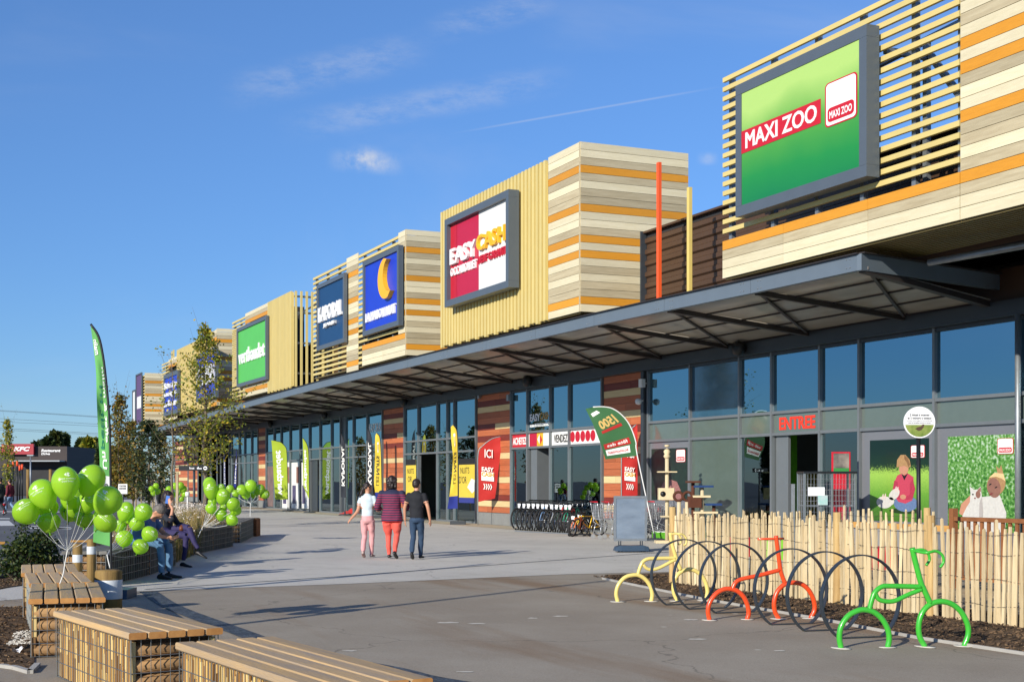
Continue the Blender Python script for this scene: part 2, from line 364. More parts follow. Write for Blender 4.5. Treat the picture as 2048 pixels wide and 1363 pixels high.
# planted strip between road and benches
kerb = gpx((-60, 1166), (0, 1153), (60, 1145), (91, 1129), (145, 1113), (205, 1087), (262, 1060), (300, 1040))
inner_e = gpx((-60, 1182), (0, 1177), (95, 1163), (215, 1120), (285, 1080), (330, 1052))
sheet('planting_bed', kerb + inner_e[::-1], .010, M_mulch)
mbk = MB()
for a, b in zip(kerb, kerb[1:]): mbk.bar((a[0], a[1], .04), (b[0], b[1], .04), .16, .16, .02)
tag(mbk.build('kerb', M_kerb), kind='structure')
# road paint
def paint(pp, m, z=-.006): return sheet('road_marking', gpx(*pp), z, m)
paint([(-40, 1041), (18, 1040), (30, 1050), (-40, 1051)], M_white); paint([(-40, 1044), (60, 1050), (142, 1055), (142, 1057.5), (56, 1053), (-40, 1049)][1:5], M_white)
paint([(60, 1052), (141, 1053), (144, 1056), (60, 1056)], M_white)
paint([(-30, 1082), (12, 1082), (8, 1087), (-30, 1087)], M_yellow); paint([(142, 1079), (290, 1079), (292, 1083), (140, 1083)], M_yellow)
paint([(-60, 1021), (140, 1022), (140, 1023.5), (-60, 1022.5)], M_white); paint([(-60, 1034), (20, 1035), (20, 1037), (-60, 1036)], M_white)
M_worn = mat('worn_patch', (206, 200, 186), .9, var=.15, scale=12)
rw = random.Random(8)
for (px, py, a, b) in ((895, 1244, 58, 3), (955, 1246, 40, 2), (1066, 1235, 22, 2.2), (1122, 1231, 34, 2.6), (1380, 1238, 30, 3), (1394, 1277, 40, 2.5), (700, 1300, 30, 2.5), (1560, 1300, 26, 2), (930, 1342, 36, 2.5)):
    sheet('worn_patch', gpx(*[(px+a/2*math.cos(i*math.pi/7)*rw.uniform(.7, 1.1), py+b/2*math.sin(i*math.pi/7)*rw.uniform(.5, 1.2)) for i in range(14)]), 0., M_worn)
# ================================================================ BUILDING
M_alu = mat('grey_aluminium', (122, 128, 132), .42, .35, var=.06, scale=3)
M_dalu = mat('dark_aluminium', (66, 72, 78), .4, .3, var=.06, scale=3)
M_steel = mat('galvanised_steel', (150, 156, 160), .45, .6, var=.15, scale=8)
M_frameg = mat('sign_frame_grey', (92, 102, 112), .45, .2, var=.05, scale=2)
WOOD = dict(O=mat('orange_wood', (188, 108, 68), .55, rgb2=(166, 90, 54), scale=3, stretch=(.35, 1, 6), objvar=.16, bump=.05, bscale=30),
            C=mat('cream_wood', (222, 200, 150), .55, rgb2=(205, 180, 128), scale=3, stretch=(.35, 1, 6), objvar=.07),
            M=mat('maroon_wood', (120, 48, 36), .55, rgb2=(104, 40, 30), scale=3, stretch=(.35, 1, 6), objvar=.12))
CLAD = dict(C=mat('clad_cream', (220, 210, 178), .6, rgb2=(210, 199, 164), scale=3.2, stretch=(.4, .4, 5), objvar=.07+.04, bump=.06, bscale=14, fine=.05),
            G=mat('clad_grey_oak', (192, 180, 148), .6, rgb2=(170, 156, 124), scale=3.2, stretch=(.4, .4, 6), objvar=.07+.06, bump=.06, bscale=14, fine=.05),
            O=mat('clad_amber', (214, 148, 44), .55, rgb2=(206, 140, 38), scale=3.2, stretch=(.4, .4, 5), objvar=.07+.05, bump=.06, bscale=14, fine=.05))
M_slat = mat('slat_yellow', (211, 191, 122), .5, var=.05, scale=2, objvar=.04)
M_brownmetal = mat('brown_cladding', (84, 62, 46), .45, .2, var=.08, scale=1.5)
M_soffit = mat('soffit_metal', (120, 104, 60), .5, .2, var=.1, scale=2)
M_plinth = mat('plinth_grey', (128, 130, 128), .75, var=.1, scale=3)
M_dark = mat('interior_dark', (46, 46, 48), .8, var=.2, scale=1.2)
M_inwall = mat('interior_wall', (120, 118, 112), .8, var=.1, scale=.8)
M_infloor = mat('interior_floor', (110, 108, 104), .5, var=.1, scale=.8)
M_lime = mat('lime_paint', (110, 190, 20), .5, var=.05)
M_whitep = mat('white_paint', (225, 225, 222), .5, var=.04, scale=3)
def glass_mat(name, tint, refl=.22, gc=(.92, .97, 1, 1)):
    m = bpy.data.materials.new(name); m.use_nodes = True; N, L = m.node_tree.nodes, m.node_tree.links
    for n_ in list(N): N.remove(n_)
    o = N.new('ShaderNodeOutputMaterial'); gl = N.new('ShaderNodeBsdfGlossy'); gl.inputs['Roughness'].default_value = .012; gl.inputs['Color'].default_value = gc
    tr = N.new('ShaderNodeBsdfTransparent'); tr.inputs['Color'].default_value = lin(tint)+(1,)
    fr = N.new('ShaderNodeFresnel'); fr.inputs['IOR'].default_value = 1.5
    mr = N.new('ShaderNodeMapRange'); L.new(fr.outputs[0], mr.inputs[0]); mr.inputs[1].default_value = .04; mr.inputs[2].default_value = 1; mr.inputs[3].default_value = refl; mr.inputs[4].default_value = 1
    t = N.new('ShaderNodeTexCoord'); nz = N.new('ShaderNodeTexNoise'); nz.inputs['Scale'].default_value = .55; nz.inputs['Detail'].default_value = 1; L.new(t.outputs['Object'], nz.inputs['Vector'])
    bp = N.new('ShaderNodeBump'); bp.inputs['Strength'].default_value = .05; bp.inputs['Distance'].default_value = .05; L.new(nz.outputs['Fac'], bp.inputs['Height']); L.new(bp.outputs[0], gl.inputs['Normal'])
    mx_ = N.new('ShaderNodeMixShader'); L.new(mr.outputs[0], mx_.inputs[0]); L.new(tr.outputs[0], mx_.inputs[1]); L.new(gl.outputs[0], mx_.inputs[2]); L.new(mx_.outputs[0], o.inputs['Surface']); return m
M_glass = glass_mat('shop_glass', (176, 200, 200), .20, (.8, .96, 1, 1)); M_glassup = glass_mat('upper_glass', (96, 140, 156), .46, (.52, .84, 1, 1))
M_spandrel = mat('spandrel_film', (92, 104, 98), .12, var=.05, spec=.9, coat=.6)
M_greyfilm = mat('grey_window_film', (112, 114, 120), .3, var=.03, spec=.7, coat=.3)
Z1, Z2, ZT = 2.68, 3.20, 4.66
bld = thing('retail_building', 'long low retail park building with tall glazed shopfronts between timber clad piers', 'building', (-15, 4, 0))
X_A, X_B = -58., 36.
mb = MB(); mb.box(X_A, X_B, 7, 7.3, 0, 7.4); mb.build('rear_wall', M_inwall, bld)
mb = MB(); mb.box(X_A, X_B, .15, 7, -.05, .012); mb.build('shop_floor', M_infloor, bld)
mb = MB(); mb.box(X_A, X_B, .15, 7, 4.7, 4.9); mb.build('shop_ceiling', M_dark, bld)
mb = MB(); mb.box(X_A, X_B, -2.0, 12, 7.2, 7.4); mb.build('roof', mat('roof_felt', (70, 70, 70), .9), bld)
for x in (-34.2, -16.3, -11.2, -1.9, 4.4, 12.4): MB().box(x-.1, x+.1, .2, 6.99, .012, 4.7).build('party_wall', M_inwall, bld)
mb = MB(); mb.box(X_A, X_B, -.26, .1, ZT, 4.96); mb.build('wall_beam', M_dalu, bld)
mb = MB(); mb.box(X_A, X_B, -.05, .12, 4.97, 5.6); mb.build('upper_wall', M_brownmetal, bld)
def XA(px): return fp(px, 900, 0).x
def pier(x0, x1, seq, seed):
    r = random.Random(seed); w = MB().box(x0, x1, .0, .3, 0, ZT).build('timber_pier', M_plinth, bld)
    nz_ = 2 if x1-x0 > 2 else 1
    mb = MB()
    for i in range(nz_): a = x0+(x1-x0)*i/nz_; b = x0+(x1-x0)*(i+1)/nz_; mb.box(a+.004, b-.004, -.045, -.002, .01, .42)
    mb.build('plinth', M_plinth, w)
    n_ = len(seq); ph = (ZT-.44)/n_
    for i, c in enumerate(seq):
        z0 = .44+i*ph; cuts = [x0]
        if x1-x0 > 1.2: cuts.append(x0+(x1-x0)*r.choice((.3, .42, .55, .68)))
        cuts.append(x1); pal = c if len(c) == 2 else c*2
        for k in range(len(cuts)-1):
            d = r.uniform(.03, .036)
            MB().box(cuts[k]+.004, cuts[k+1]-.004, -d, -.001, z0+.004, z0+ph-.004).build('board', WOOD[pal[k]], w)
    return w
SEQ = ['O', 'C', 'M', 'O', 'O', 'C', 'O', 'O', 'O', 'C', 'O', 'O', 'M', 'O', 'MC', 'O', 'O', 'C', 'M', 'O']
pier(XA(1208)+.05, XA(1291)-.02, SEQ, 1); pier(XA(956)+.05, XA(1023)-.05, SEQ, 2); pier(XA(768)+.05, XA(810)-.05, SEQ, 3)
pier(XA(518)+.05, XA(533)-.05, ['O', 'C', 'O', 'O', 'O', 'C', 'O', 'O', 'C', 'O', 'M', 'O', 'M', 'O', 'M', 'C', 'M', 'O'], 4)
pier(XA(351)+.05, XA(377)-.05, ['O', 'O', 'C', 'O', 'O', 'OC', 'O', 'CO', 'O', 'C', 'M', 'O', 'O', 'M', 'M', 'C', 'M', 'O'], 5)
pier(-57.5, -54, SEQ, 6)
def shopfront(name_lab, xs, rows=None, skip=(), film={}, doors=()):
    """xs: mullion places; film: (bay,row)->material; skip: bays whose lower pane is an open door"""
    sf = bpy.data.objects.new('shopfront', None); col.objects.link(sf); sf.parent = bld; ORG[sf.name] = ORG[bld.name]; sf['label'] = name_lab
    x0, x1 = xs[0], xs[-1]
    for x in xs: MB().box(x-.035, x+.035, -.09, .06, .0, ZT).build('mullion', M_alu, sf)
    for z in (.04, Z1, Z2, ZT-.04):
        for a, b in zip(xs, xs[1:]):
            if z < .1 and xs.index(a) in skip: continue
            MB().box(a+.036, b-.036, -.075, .05, z-.035, z+.035).build('transom', M_alu if z < 4 else M_dalu, sf)
    for i, (a, b) in enumerate(zip(xs, xs[1:])):
        for r, (za, zb) in enumerate(((.076, Z1-.036), (Z1+.036, Z2-.036), (Z2+.036, ZT-.076))):
            if r == 0 and i in skip: continue
            m = film.get((i, r), M_glassup if r == 2 else M_glass)
            MB().box(a+.037, b-.037, -.012, .0, za, zb).build('pane', m, sf)
    return sf
xs_mz = [XA(p) for p in (1300, 1384, 1483, 1547.5, 1644, 1723, 1873.5, 2041)] + [28.4, 30.6, 33]
film = {(i, 1): M_spandrel for i in range(10)}; film.update({(0, 0): M_greyfilm, (5, 0): M_greyfilm, (6, 0): M_greyfilm, (1, 0): mat('frosted_green_film', (84, 98, 90), .15, var=.06, spec=.9, coat=.5), (1, 2): mat('frosted_blue_film', (44, 84, 110), .1, var=.06, spec=.9, coat=.6)})
shopfront('pet shop glazing with grey film panels and open entrance', xs_mz, skip=(3,), film=film)
MB().box(XA(1291), XA(1291)+.16, -.16, .1, 0, ZT).build('corner_post', M_dalu, bld)
MB().tube([(XA(2041)+.14, -.2, .0), (XA(2041)+.14, -.2, 4.66)], .055, 10).build('downpipe', M_steel, bld)
xs_ec = [XA(p) for p in (1025, 1057.7, 1103.5, 1141.3, 1207)]
M_ecfilm = mat('white_sign_film', (232, 232, 230), .35, var=.02); M_red = mat('sign_red', (196, 30, 44), .4, var=.04); M_gold = mat('sign_gold', (236, 176, 40), .4, var=.04)
shopfront('second hand shop glazing with red and white strip above the door', xs_ec, skip=(1,), film={(0, 1): M_red, (1, 1): M_ecfilm, (2, 1): M_ecfilm, (3, 1): M_ecfilm})
xs_nu = [XA(p) for p in (811, 839, 877, 897, 911, 954.6)]
shopfront('bedding shop glazing with yellow posters', xs_nu, skip=(1,))
xs_ka = [XA(p) for p in (534, 550, 564, 582, 602, 621, 642, 665, 683, 693, 709, 736.5, 767)]
shopfront('clothes shop glazing with white window display', xs_ka, skip=(5,), film={(8, 0): M_dalu, (8, 1): M_dalu, (8, 2): M_dalu})
xs_l = [XA(p) for p in (377.5, 391, 406, 424, 443, 460, 480, 491, 505, 517.5)]
shopfront('glazing reflecting a pale wall behind the young trees', xs_l)
xs_f = [-53.9+i*2.2 for i in range(7)]; xs_f[-1] = XA(350.5)-.06
shopfront('far glazing at the end of the row', xs_f)
# things seen behind the glass
def inner(name, x0, x1, y0, y1, z0, z1, m): return MB().box(x0, x1, y0, y1, z0, z1).build(name, m, bld)
for px in (1320, 1510, 1750): inner('lime_column', XA(px), XA(px)+.42, .5, .95, .013, 4.69, M_lime); inner('white_column', XA(px)-.32, XA(px)-.06, .45, .8, .013, 4.69, M_whitep)
for px in (1046, 1172, 1190, 940, 856, 700, 722): inner('white_column', XA(px), XA(px)+.3, .5, .9, .013, 4.69, M_whitep)
M_goods = [mat('goods_%d' % i, c, .6, var=.3, scale=5) for i, c in enumerate(((150, 60, 50), (60, 90, 140), (170, 150, 60), (90, 120, 80), (180, 175, 165), (60, 60, 66)))]
r = random.Random(3)
for i in range(46):
    x = -52+i*1.9+r.uniform(-.4, .4); y = r.uniform(2., 5.6)
    if any(abs(x-q) < .8 for q in (-34.2, -16.3, -11.2, -1.9, 4.4, 12.4)): continue
    inner('shelf_unit', x-.5, x+.5, y, y+.4, .013, r.uniform(1.2, 2.1), r.choice(M_goods))
# ---- canopy
can = thing('glazed_canopy', 'grey steel canopy with translucent panels running above the shopfronts', 'canopy', (-15, -2, 5))
ctop = [(1724, 508), (1400, 582.8), (1284.5, 606), (1060, 660), (893, 699), (652, 759), (462, 812), (290, 862)]
CT = sorted([(fp(x, y, -4).x, fp(x, y, -4).z) for x, y in ctop])
def zc(X): return float(np.interp(X, [c[0] for c in CT], [c[1] for c in CT]))
XR, XL = 25.71, -57.
XRb = 24.75
M_poly = bpy.data.materials.new('polycarbonate'); M_poly.use_nodes = True
def _poly():
    N, L = M_poly.node_tree.nodes, M_poly.node_tree.links; pb = N['Principled BSDF']; o = [q for q in N if q.type == 'OUTPUT_MATERIAL'][0]
    pb.inputs['Roughness'].default_value = .22; pb.inputs['Specular IOR Level'].default_value = .8
    t = N.new('ShaderNodeTexCoord'); mp = N.new('ShaderNodeMapping'); mp.inputs['Scale'].default_value = (.8, 3, 1); L.new(t.outputs['Object'], mp.inputs[0])
    n_ = N.new('ShaderNodeTexNoise'); n_.inputs['Scale'].default_value = 1.; n_.inputs['Detail'].default_value = 3; L.new(mp.outputs[0], n_.inputs['Vector'])
    c = N.new('ShaderNodeMix'); c.data_type = 'RGBA'; c.inputs['A'].default_value = (.34, .30, .24, 1); c.inputs['B'].default_value = (.78, .72, .62, 1); L.new(n_.outputs['Fac'], c.inputs['Factor']); L.new(c.outputs['Result'], pb.inputs['Base Color'])
    tl = N.new('ShaderNodeBsdfTranslucent'); tl.inputs[0].default_value = (.8, .74, .64, 1); tr = N.new('ShaderNodeBsdfTransparent'); tr.inputs[0].default_value = (.8, .76, .7, 1)
    m1 = N.new('ShaderNodeMixShader'); m1.inputs[0].default_value = .22; m2 = N.new('ShaderNodeMixShader'); m2.inputs[0].default_value = .15
    L.new(pb.outputs[0], m1.inputs[1]); L.new(tl.outputs[0], m1.inputs[2]); L.new(m1.outputs[0], m2.inputs[1]); L.new(tr.outputs[0], m2.inputs[2]); L.new(m2.outputs[0], o.inputs['Surface'])
_poly()
M_fascia = mat('canopy_steel', (112, 124, 134), .45, .25, var=.05, scale=2); M_cbeam = mat('canopy_beam_dark', (58, 52, 50), .5, .2, var=.06, scale=2)
xs_c = [XR]+[c[0] for c in reversed(CT[1:-1])]+[XL]
bays = []
x = XR
while x > XL+1: bays.append(x); x -= 3.35
bays.append(XL)
for a, b in zip(bays, bays[1:]):
    za, zb = zc(a), zc(b); mb = MB()
    mb.bar((a-.006, -4.0, za-.14), (b+.006, -4.0, zb-.14), .12, .28); fo = mb.build('fascia', M_fascia, can)
    mb = MB(); mb.bar((a, -4.02, za+.012), (b, -4.02, zb+.012), .2, .02); mb.build('flashing', M_cbeam, can)
    mb = MB()
    for dx in (.3, a-b-.3):
        for ddx in (-.05, .05):
            for dz in (-.05, -.2): mb.tube([(a-dx+ddx, -4.058, za+dz-(a-b-dx)*0), (a-dx+ddx, -4.075, za+dz)], .012, 6)
    mb.build('bolts', M_steel, can)
def skew(X, Y): return X-(XR-XRb)*(Y+4)/4.*(1 if X > XR-1e-6 else 0)
for i, (a, b) in enumerate(zip(bays, bays[1:])):
    for k in range(4):                                   # panels between purlins
        y0, y1 = -3.92+k*.93, -3.92+(k+1)*.93-.02
        def zz(X, Y): f_ = (Y+4)/4.; return (zc(X)-.20)*(1-f_)+(4.99)*f_
        P = [(skew(a, y0)-.05, y0, zz(a, y0)), (b+.05, y0, zz(b, y0)), (b+.05, y1, zz(b, y1)), (skew(a, y1)-.05, y1, zz(a, y1))]
        MB().prism(P, (0, 0, .02)).build('panel', M_poly, can)
    wd = .16 if i % 2 == 0 else .09
    mb = MB(); mb.bar((a-.07 if i == 0 else a, -3.93, zc(a)-.255), (skew(a, 0)-.05, -.27, 4.935), wd, .10); mb.build('cross_beam', M_cbeam, can)
    mb = MB(); p, q = ((a, -3.9, zc(a)-.235), (b, -.3, 4.955)); mb.bar(p, q, .06, .05); mb.build('brace', M_cbeam, can)
for k in range(1, 4):
    y = -3.93+k*.93; f_ = (y+4)/4.
    for a, b in zip(bays, bays[1:]):
        MB().bar((skew(a, y)-.09, y, (zc(a)-.20)*(1-f_)+4.99*f_-.016), (b+.0, y, (zc(b)-.20)*(1-f_)+4.99*f_-.016), .05, .03).build('purlin', M_cbeam, can)
mb = MB(); mb.bar((XR-.0, -4.06, zc(XR)-.142), (XRb, .0, zc(XR)-.142), .10, .285); mb.build('end_fascia', M_fascia, can)
mb = MB(); mb.bar((XR+.02, -4.06, zc(XR)+.014), (XRb+.02, .0, zc(XR)+.014), .2, .02); mb.build('flashing', M_cbeam, can)
# ---- brown metal parapet and things on the canopy
par = thing('brown_parapet', 'dark brown ribbed metal wall behind the canopy, between the cladding boxes', 'wall', (10, -2.2, 5.6))
for nm, xa, xb in (('sheet', 14.9, 34.), ('sheet', -58, 14.3)):
    mb = MB(); prof = []; z = 5.55
    while z < 7.72: prof += [(-2.25, z), (-2.25, z+.10), (-2.19, z+.14), (-2.19, z+.24)]; z += .28
    prof = [p for p in prof if p[1] < 7.75]
    vs = [(xx, y, z) for y, z in prof for xx in (xa, xb)]
    mb.add(vs, [(2*i, 2*i+1, 2*i+3, 2*i+2) for i in range(len(prof)-1)]); mb.build(nm, M_brownmetal, par, fixn=False)
    MB().box(xa, xb, -2.3, -1.9, 7.75, 7.80).build('coping', M_brownmetal, par)
    MB().box(xa, xb, -2.18, -2.0, 5.5, 7.74).build('backing', M_dark, par)
MB().box(14.86, 14.93, -2.36, -2.2, 5.6, 7.8).build('end_trim', M_dalu, par)
def post(px, yt, c, nm, lab, Y=-3.3):
    p = fp(px, yt, Y); o = MB(); o.box(p.x-.05, p.x+.05, Y-.04, Y+.04, zc(p.x)-.01, p.z); o.box(p.x-.1, p.x+.1, Y-.09, Y+.09, zc(p.x)-.02, zc(p.x)+.01)
    o = o.build(nm, mat('post_'+nm+str(px), c, .45, var=.05), loc=(p.x, Y, zc(p.x))); tag(o, lab, 'post', 'slim posts rising from the canopy')
post(1318, 325, (236, 92, 40), 'orange_post', 'slim orange square post rising from the canopy in front of brown metal')
post(1379, 375, (222, 196, 110), 'yellow_post', 'slim pale yellow square post rising from the canopy beside the orange one')
post(344, 702, (222, 196, 110), 'yellow_post', 'slim yellow post above the far blue sign, left of its pair'); post(347.5, 699, (222, 196, 110), 'yellow_post', 'slim yellow post above the far blue sign, right of its pair')
tag(MB().tube([fp(1858, 525, -3), fp(2070, 487, -2.6)], .06, 10).build('duct_pipe', M_steel), 'grey round duct running under the big cladding box', 'pipe')
# ---- cladding boxes
YB = -4.0
SQ = 'CCGOGCGGOCCGOCOCGCGGOC'
def fboards(parent, X0, X1, z0, z1, seq, Y=YB, splits=()):          # seq from the top down
    n_ = len(seq); ph = (z1-z0)/n_; xs = [X0]+sorted(splits)+[X1]
    for i, c in enumerate(seq):
        zt = z1-i*ph
        for a, b in zip(xs, xs[1:]): MB().box(a+.004, b-.004, Y-.025, Y, zt-ph+.005, zt-.005).build('board', CLAD[c], parent)
def sboards(parent, X, Y0, Y1, z0, z1, seq):
    n_ = len(seq); ph = (z1-z0)/n_
    for i, c in enumerate(seq):
        zt = z1-i*ph; MB().box(X, X+.025, Y0+.004, Y1-.004, zt-ph+.005, zt-.005).build('board', CLAD[c], parent)
def hslats(parent, X0, X1, z0, z1, pitch=.19, Y=YB, hh=.09):
    n_ = int(round((z1-z0)/pitch)); ph = (z1-z0)/n_
    for i in range(n_): zt = z1-i*ph; MB().box(X0, X1, Y-.02, Y+.04, zt-hh, zt).build('slat', M_slat, parent)
def posts(parent, xs, z0, z1, Y=YB+.08, m=None):
    for x in xs: MB().box(x-.05, x+.05, Y, Y+.1, z0, z1).build('post', m or M_steel, parent)
def vslats(parent, X0, X1, z0, z1, pitch=.235, Y=YB, back=True, wd=.13):
    n_ = max(1, int(round((X1-X0)/pitch))); p = (X1-X0)/n_
    for i in range(n_): a = X0+i*p; MB().box(a+.0, a+wd, Y-.05, Y+.03, z0-(.05 if i % 3 == 0 else 0), z1).build('slat', M_slat, parent)
    if back: MB().box(X0, X1, Y+.04, Y+.07, z0+.02, z1-.05).build('backing_sheet', M_slat, parent)
def body(parent, X0, X1, z0, z1, Y0=YB+.25, Y1=-2.3, m=None): MB().box(X0, X1, Y0, Y1, z0, z1).build('core', m or M_dark, parent)
def cbox(lab, X0, z0): return thing('cladding_box', lab, 'facade box', (X0, YB, z0), 'timber cladding boxes above the canopy')
def soffit(parent, X0, X1, z0, Y1=-2.3):
    mb = MB(); n_ = int((Y1-YB)/.12)
    for i in range(n_): y = YB+.03+i*.12; mb.box(X0+.03, X1-.03, y, y+.07, z0-.03, z0-.005)
    mb.box(X0+.03, X1-.03, YB+.03, Y1, z0-.004, z0+.02); mb.build('soffit', M_soffit, parent)
def sign(lab, px, Y0, depth, fw, pm, framem=None, name='shop_sign', recess=.06):
    """px: frame corner pixels TL,TR,BL,BR on the sign's front plane; returns thing, and S(u,v) over the panel"""
    P = [fp(x, y, Y0-depth) for x, y in px]; x0 = (P[0].x+P[2].x)/2; x1 = (P[1].x+P[3].x)/2; z1 = (P[0].z+P[1].z)/2; z0 = (P[2].z+P[3].z)/2
    t = thing(name, lab, 'sign', ((x0+x1)/2, Y0, z0), 'illuminated shop signs on the cladding boxes'); ya, yb = Y0-depth, Y0-.03
    fm = framem or M_frameg
    for a, b, c, d in ((x0, x1, z1-fw, z1), (x0, x1, z0, z0+fw), (x0, x0+fw, z0+fw+.003, z1-fw-.003), (x1-fw, x1, z0+fw+.003, z1-fw-.003)): MB().box(a, b, ya, yb, c, d).build('frame', fm, t)
    yp = Y0-depth+recess
    MB().box(x0+fw, x1-fw, yp, yp+.04, z0+fw, z1-fw).build('panel', pm, t)
    S = plane((x0+fw, yp-.004, z0+fw), (x1-x0-2*fw, 0, 0), (0, 0, z1-z0-2*fw)); return t, S
M_letw = mat('letter_white', (238, 238, 236), .4); M_lety = mat('letter_yellow', (244, 180, 24), .4); M_letr = mat('letter_red', (190, 24, 44), .4)
# 1 pet shop box
b1 = cbox('big box of yellow horizontal slats and cream boards carrying the green sign', 26, 5.66); zt = 9.84
fboards(b1, 21.29, 28.16, 5.66, 5.66+.76, 'OGCC', splits=(23.4, 25.9)); fboards(b1, 28.17, 36, 5.66, zt, SQ[::-1], splits=(31.5,))
hslats(b1, 21.29, 28.14, 6.47, 9.73); posts(b1, (21.42, 22.9, 24.3, 25.6, 26.95, 28.05), 6.3, 9.73)
for a, b in (((26.2, -3.0, 6.6), (26.2, -3.0, 9.2)), ((26.3, -3.0, 8.9), (28.1, -3.0, 6.7)), ((28, -3., 6.6), (28, -3., 9.6)), ((24.5, -3., 9.1), (28.1, -3., 9.3)), ((26.2, -3.9, 8.9), (26.2, -3.0, 8.9))): MB().bar(a, b, .1, .1).build('brace', M_steel, b1)
soffit(b1, 21.3, 36, 5.66); body(b1, 28.3, 36, 5.7, 9.7, -3.9)
M_green = bpy.data.materials.new('green_print'); M_green.use_nodes = True
def gradient_mat(m, stops, sc, noise_amt=.35, spots=None, rough=.4, det=2, zw=1.):
    N, L = m.node_tree.nodes, m.node_tree.links; b = N['Principled BSDF']; b.inputs['Roughness'].default_value = rough
    t = N.new('ShaderNodeTexCoord'); nz = N.new('ShaderNodeTexNoise'); nz.inputs['Scale'].default_value = sc; nz.inputs['Detail'].default_value = det; L.new(t.outputs['Object'], nz.inputs['Vector'])
    sp = N.new('ShaderNodeSeparateXYZ'); L.new(t.outputs['Generated'], sp.inputs[0])
    ma = N.new('ShaderNodeMath'); ma.operation = 'MULTIPLY_ADD'; L.new(nz.outputs['Fac'], ma.inputs[0]); ma.inputs[1].default_value = noise_amt; zm = N.new('ShaderNodeMath'); zm.operation = 'MULTIPLY'; zm.inputs[1].default_value = zw; L.new(sp.outputs['Z'], zm.inputs[0]); L.new(zm.outputs[0], ma.inputs[2])
    cr = N.new('ShaderNodeValToRGB'); L.new(ma.outputs[0], cr.inputs[0]); e = cr.color_ramp.elements
    e[0].position, e[0].color = stops[0][0], lin(stops[0][1])+(1,); e[1].position, e[1].color = stops[-1][0], lin(stops[-1][1])+(1,)
    for p, c in stops[1:-1]: q = e.new(p); q.color = lin(c)+(1,)
    L.new(cr.outputs[0], b.inputs['Base Color']); return m
gradient_mat(M_green, [(0, (10, 110, 70)), (.35, (34, 136, 62)), (.7, (84, 160, 60)), (1.1, (170, 205, 110))], .7, .3)
sg, S = sign('green pet shop sign with white name on a red band, in a grey frame', [(1471, 171), (1733, 49), (1471, 432), (1733, 355)], -4.05, .30, .20, M_green, recess=.015)
def onS(S, u0, v0, u1, v1, off=0.):
    a, b, c = S(u0, v0), S(u1, v0), S(u0, v1); o = Vector((0, -off, 0)); return plane(a+o, b-a, c-a)
def quadS(mb, S, u0, v0, u1, v1, off, mi=0): a = Vector((0, -off, 0)); mb.add([S(u0, v0)+a, S(u1, v0)+a, S(u1, v1)+a, S(u0, v1)+a], [(0, 1, 2, 3)], mi)
mb = MB(); quadS(mb, S, 0, .46, .70, .66, .004); mb.build('red_band', M_red, sg)
mb = MB(); lettering(mb, 'MAXI ZOO', S, (.04, .49, .67, .635), (0, -.012, 0), bold=.02); mb.build('lettering', M_letw, sg)
def rrect(S, u0, v0, u1, v1, ru, rv, off):
    o = Vector((0, -off, 0)); P = []
    for cx_, cy_, a0 in ((u1-ru, v1-rv, 0), (u0+ru, v1-rv, 90), (u0+ru, v0+rv, 180), (u1-ru, v0+rv, 270)):
        for k in range(5): a = math.radians(a0+k*22.5); P.append(S(cx_+ru*math.cos(a), cy_+rv*math.sin(a))+o)
    return P
def badge(parent, S, u0, v0, u1, v1, off=.004):     # rounded white badge with red rim and red name plate
    du, dv = u1-u0, v1-v0
    mb = MB(); mb.add(rrect(S, u0, v0, u1, v1, du*.12, dv*.1, off), [tuple(range(20))]); mb.build('badge_rim', M_red, parent)
    mb = MB(); mb.add(rrect(S, u0+du*.04, v0+dv*.03, u1-du*.04, v1-dv*.03, du*.1, dv*.08, off+.003), [tuple(range(20))]); mb.build('badge', M_letw, parent)
    mb = MB(); mb.add(rrect(S, u0+du*.09, v0+dv*.1, u1-du*.09, v0+dv*.42, du*.1, dv*.08, off+.006), [tuple(range(20))]); mb.build('name_plate', M_red, parent)
    mb = MB(); lettering(mb, 'MAXI ZOO', lambda u, v: S(u, v)+Vector((0, -off-.009, 0)), (u0+du*.15, v0+dv*.17, u1-du*.15, v0+dv*.34), bold=.03); mb.build('badge_lettering', M_letw, parent)
badge(sg, S, .735, .40, .985, .76)
# 2 second hand shop box
zb, zt = 5.72, 9.9
b2 = cbox('tall box of yellow vertical slats and striped boards carrying the red and white sign', 10, zb)
vslats(b2, 5.28, 13.0, zb, zt-.04); fboards(b2, 13.02, 14.85, zb, zt, SQ); sboards(b2, 14.85, YB-.02, -.95, zb, zt, SQ); MB().box(14.80, 14.86, YB-.03, YB+.03, zb, zt).build('corner_trim', CLAD['G'], b2)
body(b2, 5.3, 14.8, zb+.02, zt-.1, -3.85, -1.0); soffit(b2, 5.3, 14.8, zb, -1.2)
M_halfred = mat('sign_crimson', (186, 22, 56), .4, var=.04)
sg, S = sign('red and white second hand shop sign with solid letters in a deep grey frame', [(889, 438), (1017, 380), (889, 612), (1017, 577)], -4.06, .34, .19, M_halfred, recess=.13)
mb = MB(); quadS(mb, S, .5, 0, 1, 1, .0); mb.build('white_field', M_whitep, sg); mb = MB(); quadS(mb, S, 0, 0, .11, 1, .002); mb.build('red_field', M_letr, sg)
for s_, rc, m_ in (('EASY', (.03, .46, .49, .67), M_letw), ('CASH', (.5, .5, .96, .7), M_lety), ('OCCASION ET', (.02, .31, .48, .42), M_letw), ('NEUF GARANTI', (.51, .34, .95, .44), M_letr)):
    mb = MB(); lettering(mb, s_, S, rc, (0, -.09 if rc[3] > .5 else -.05, 0), bold=.022); mb.build('lettering', m_, sg)
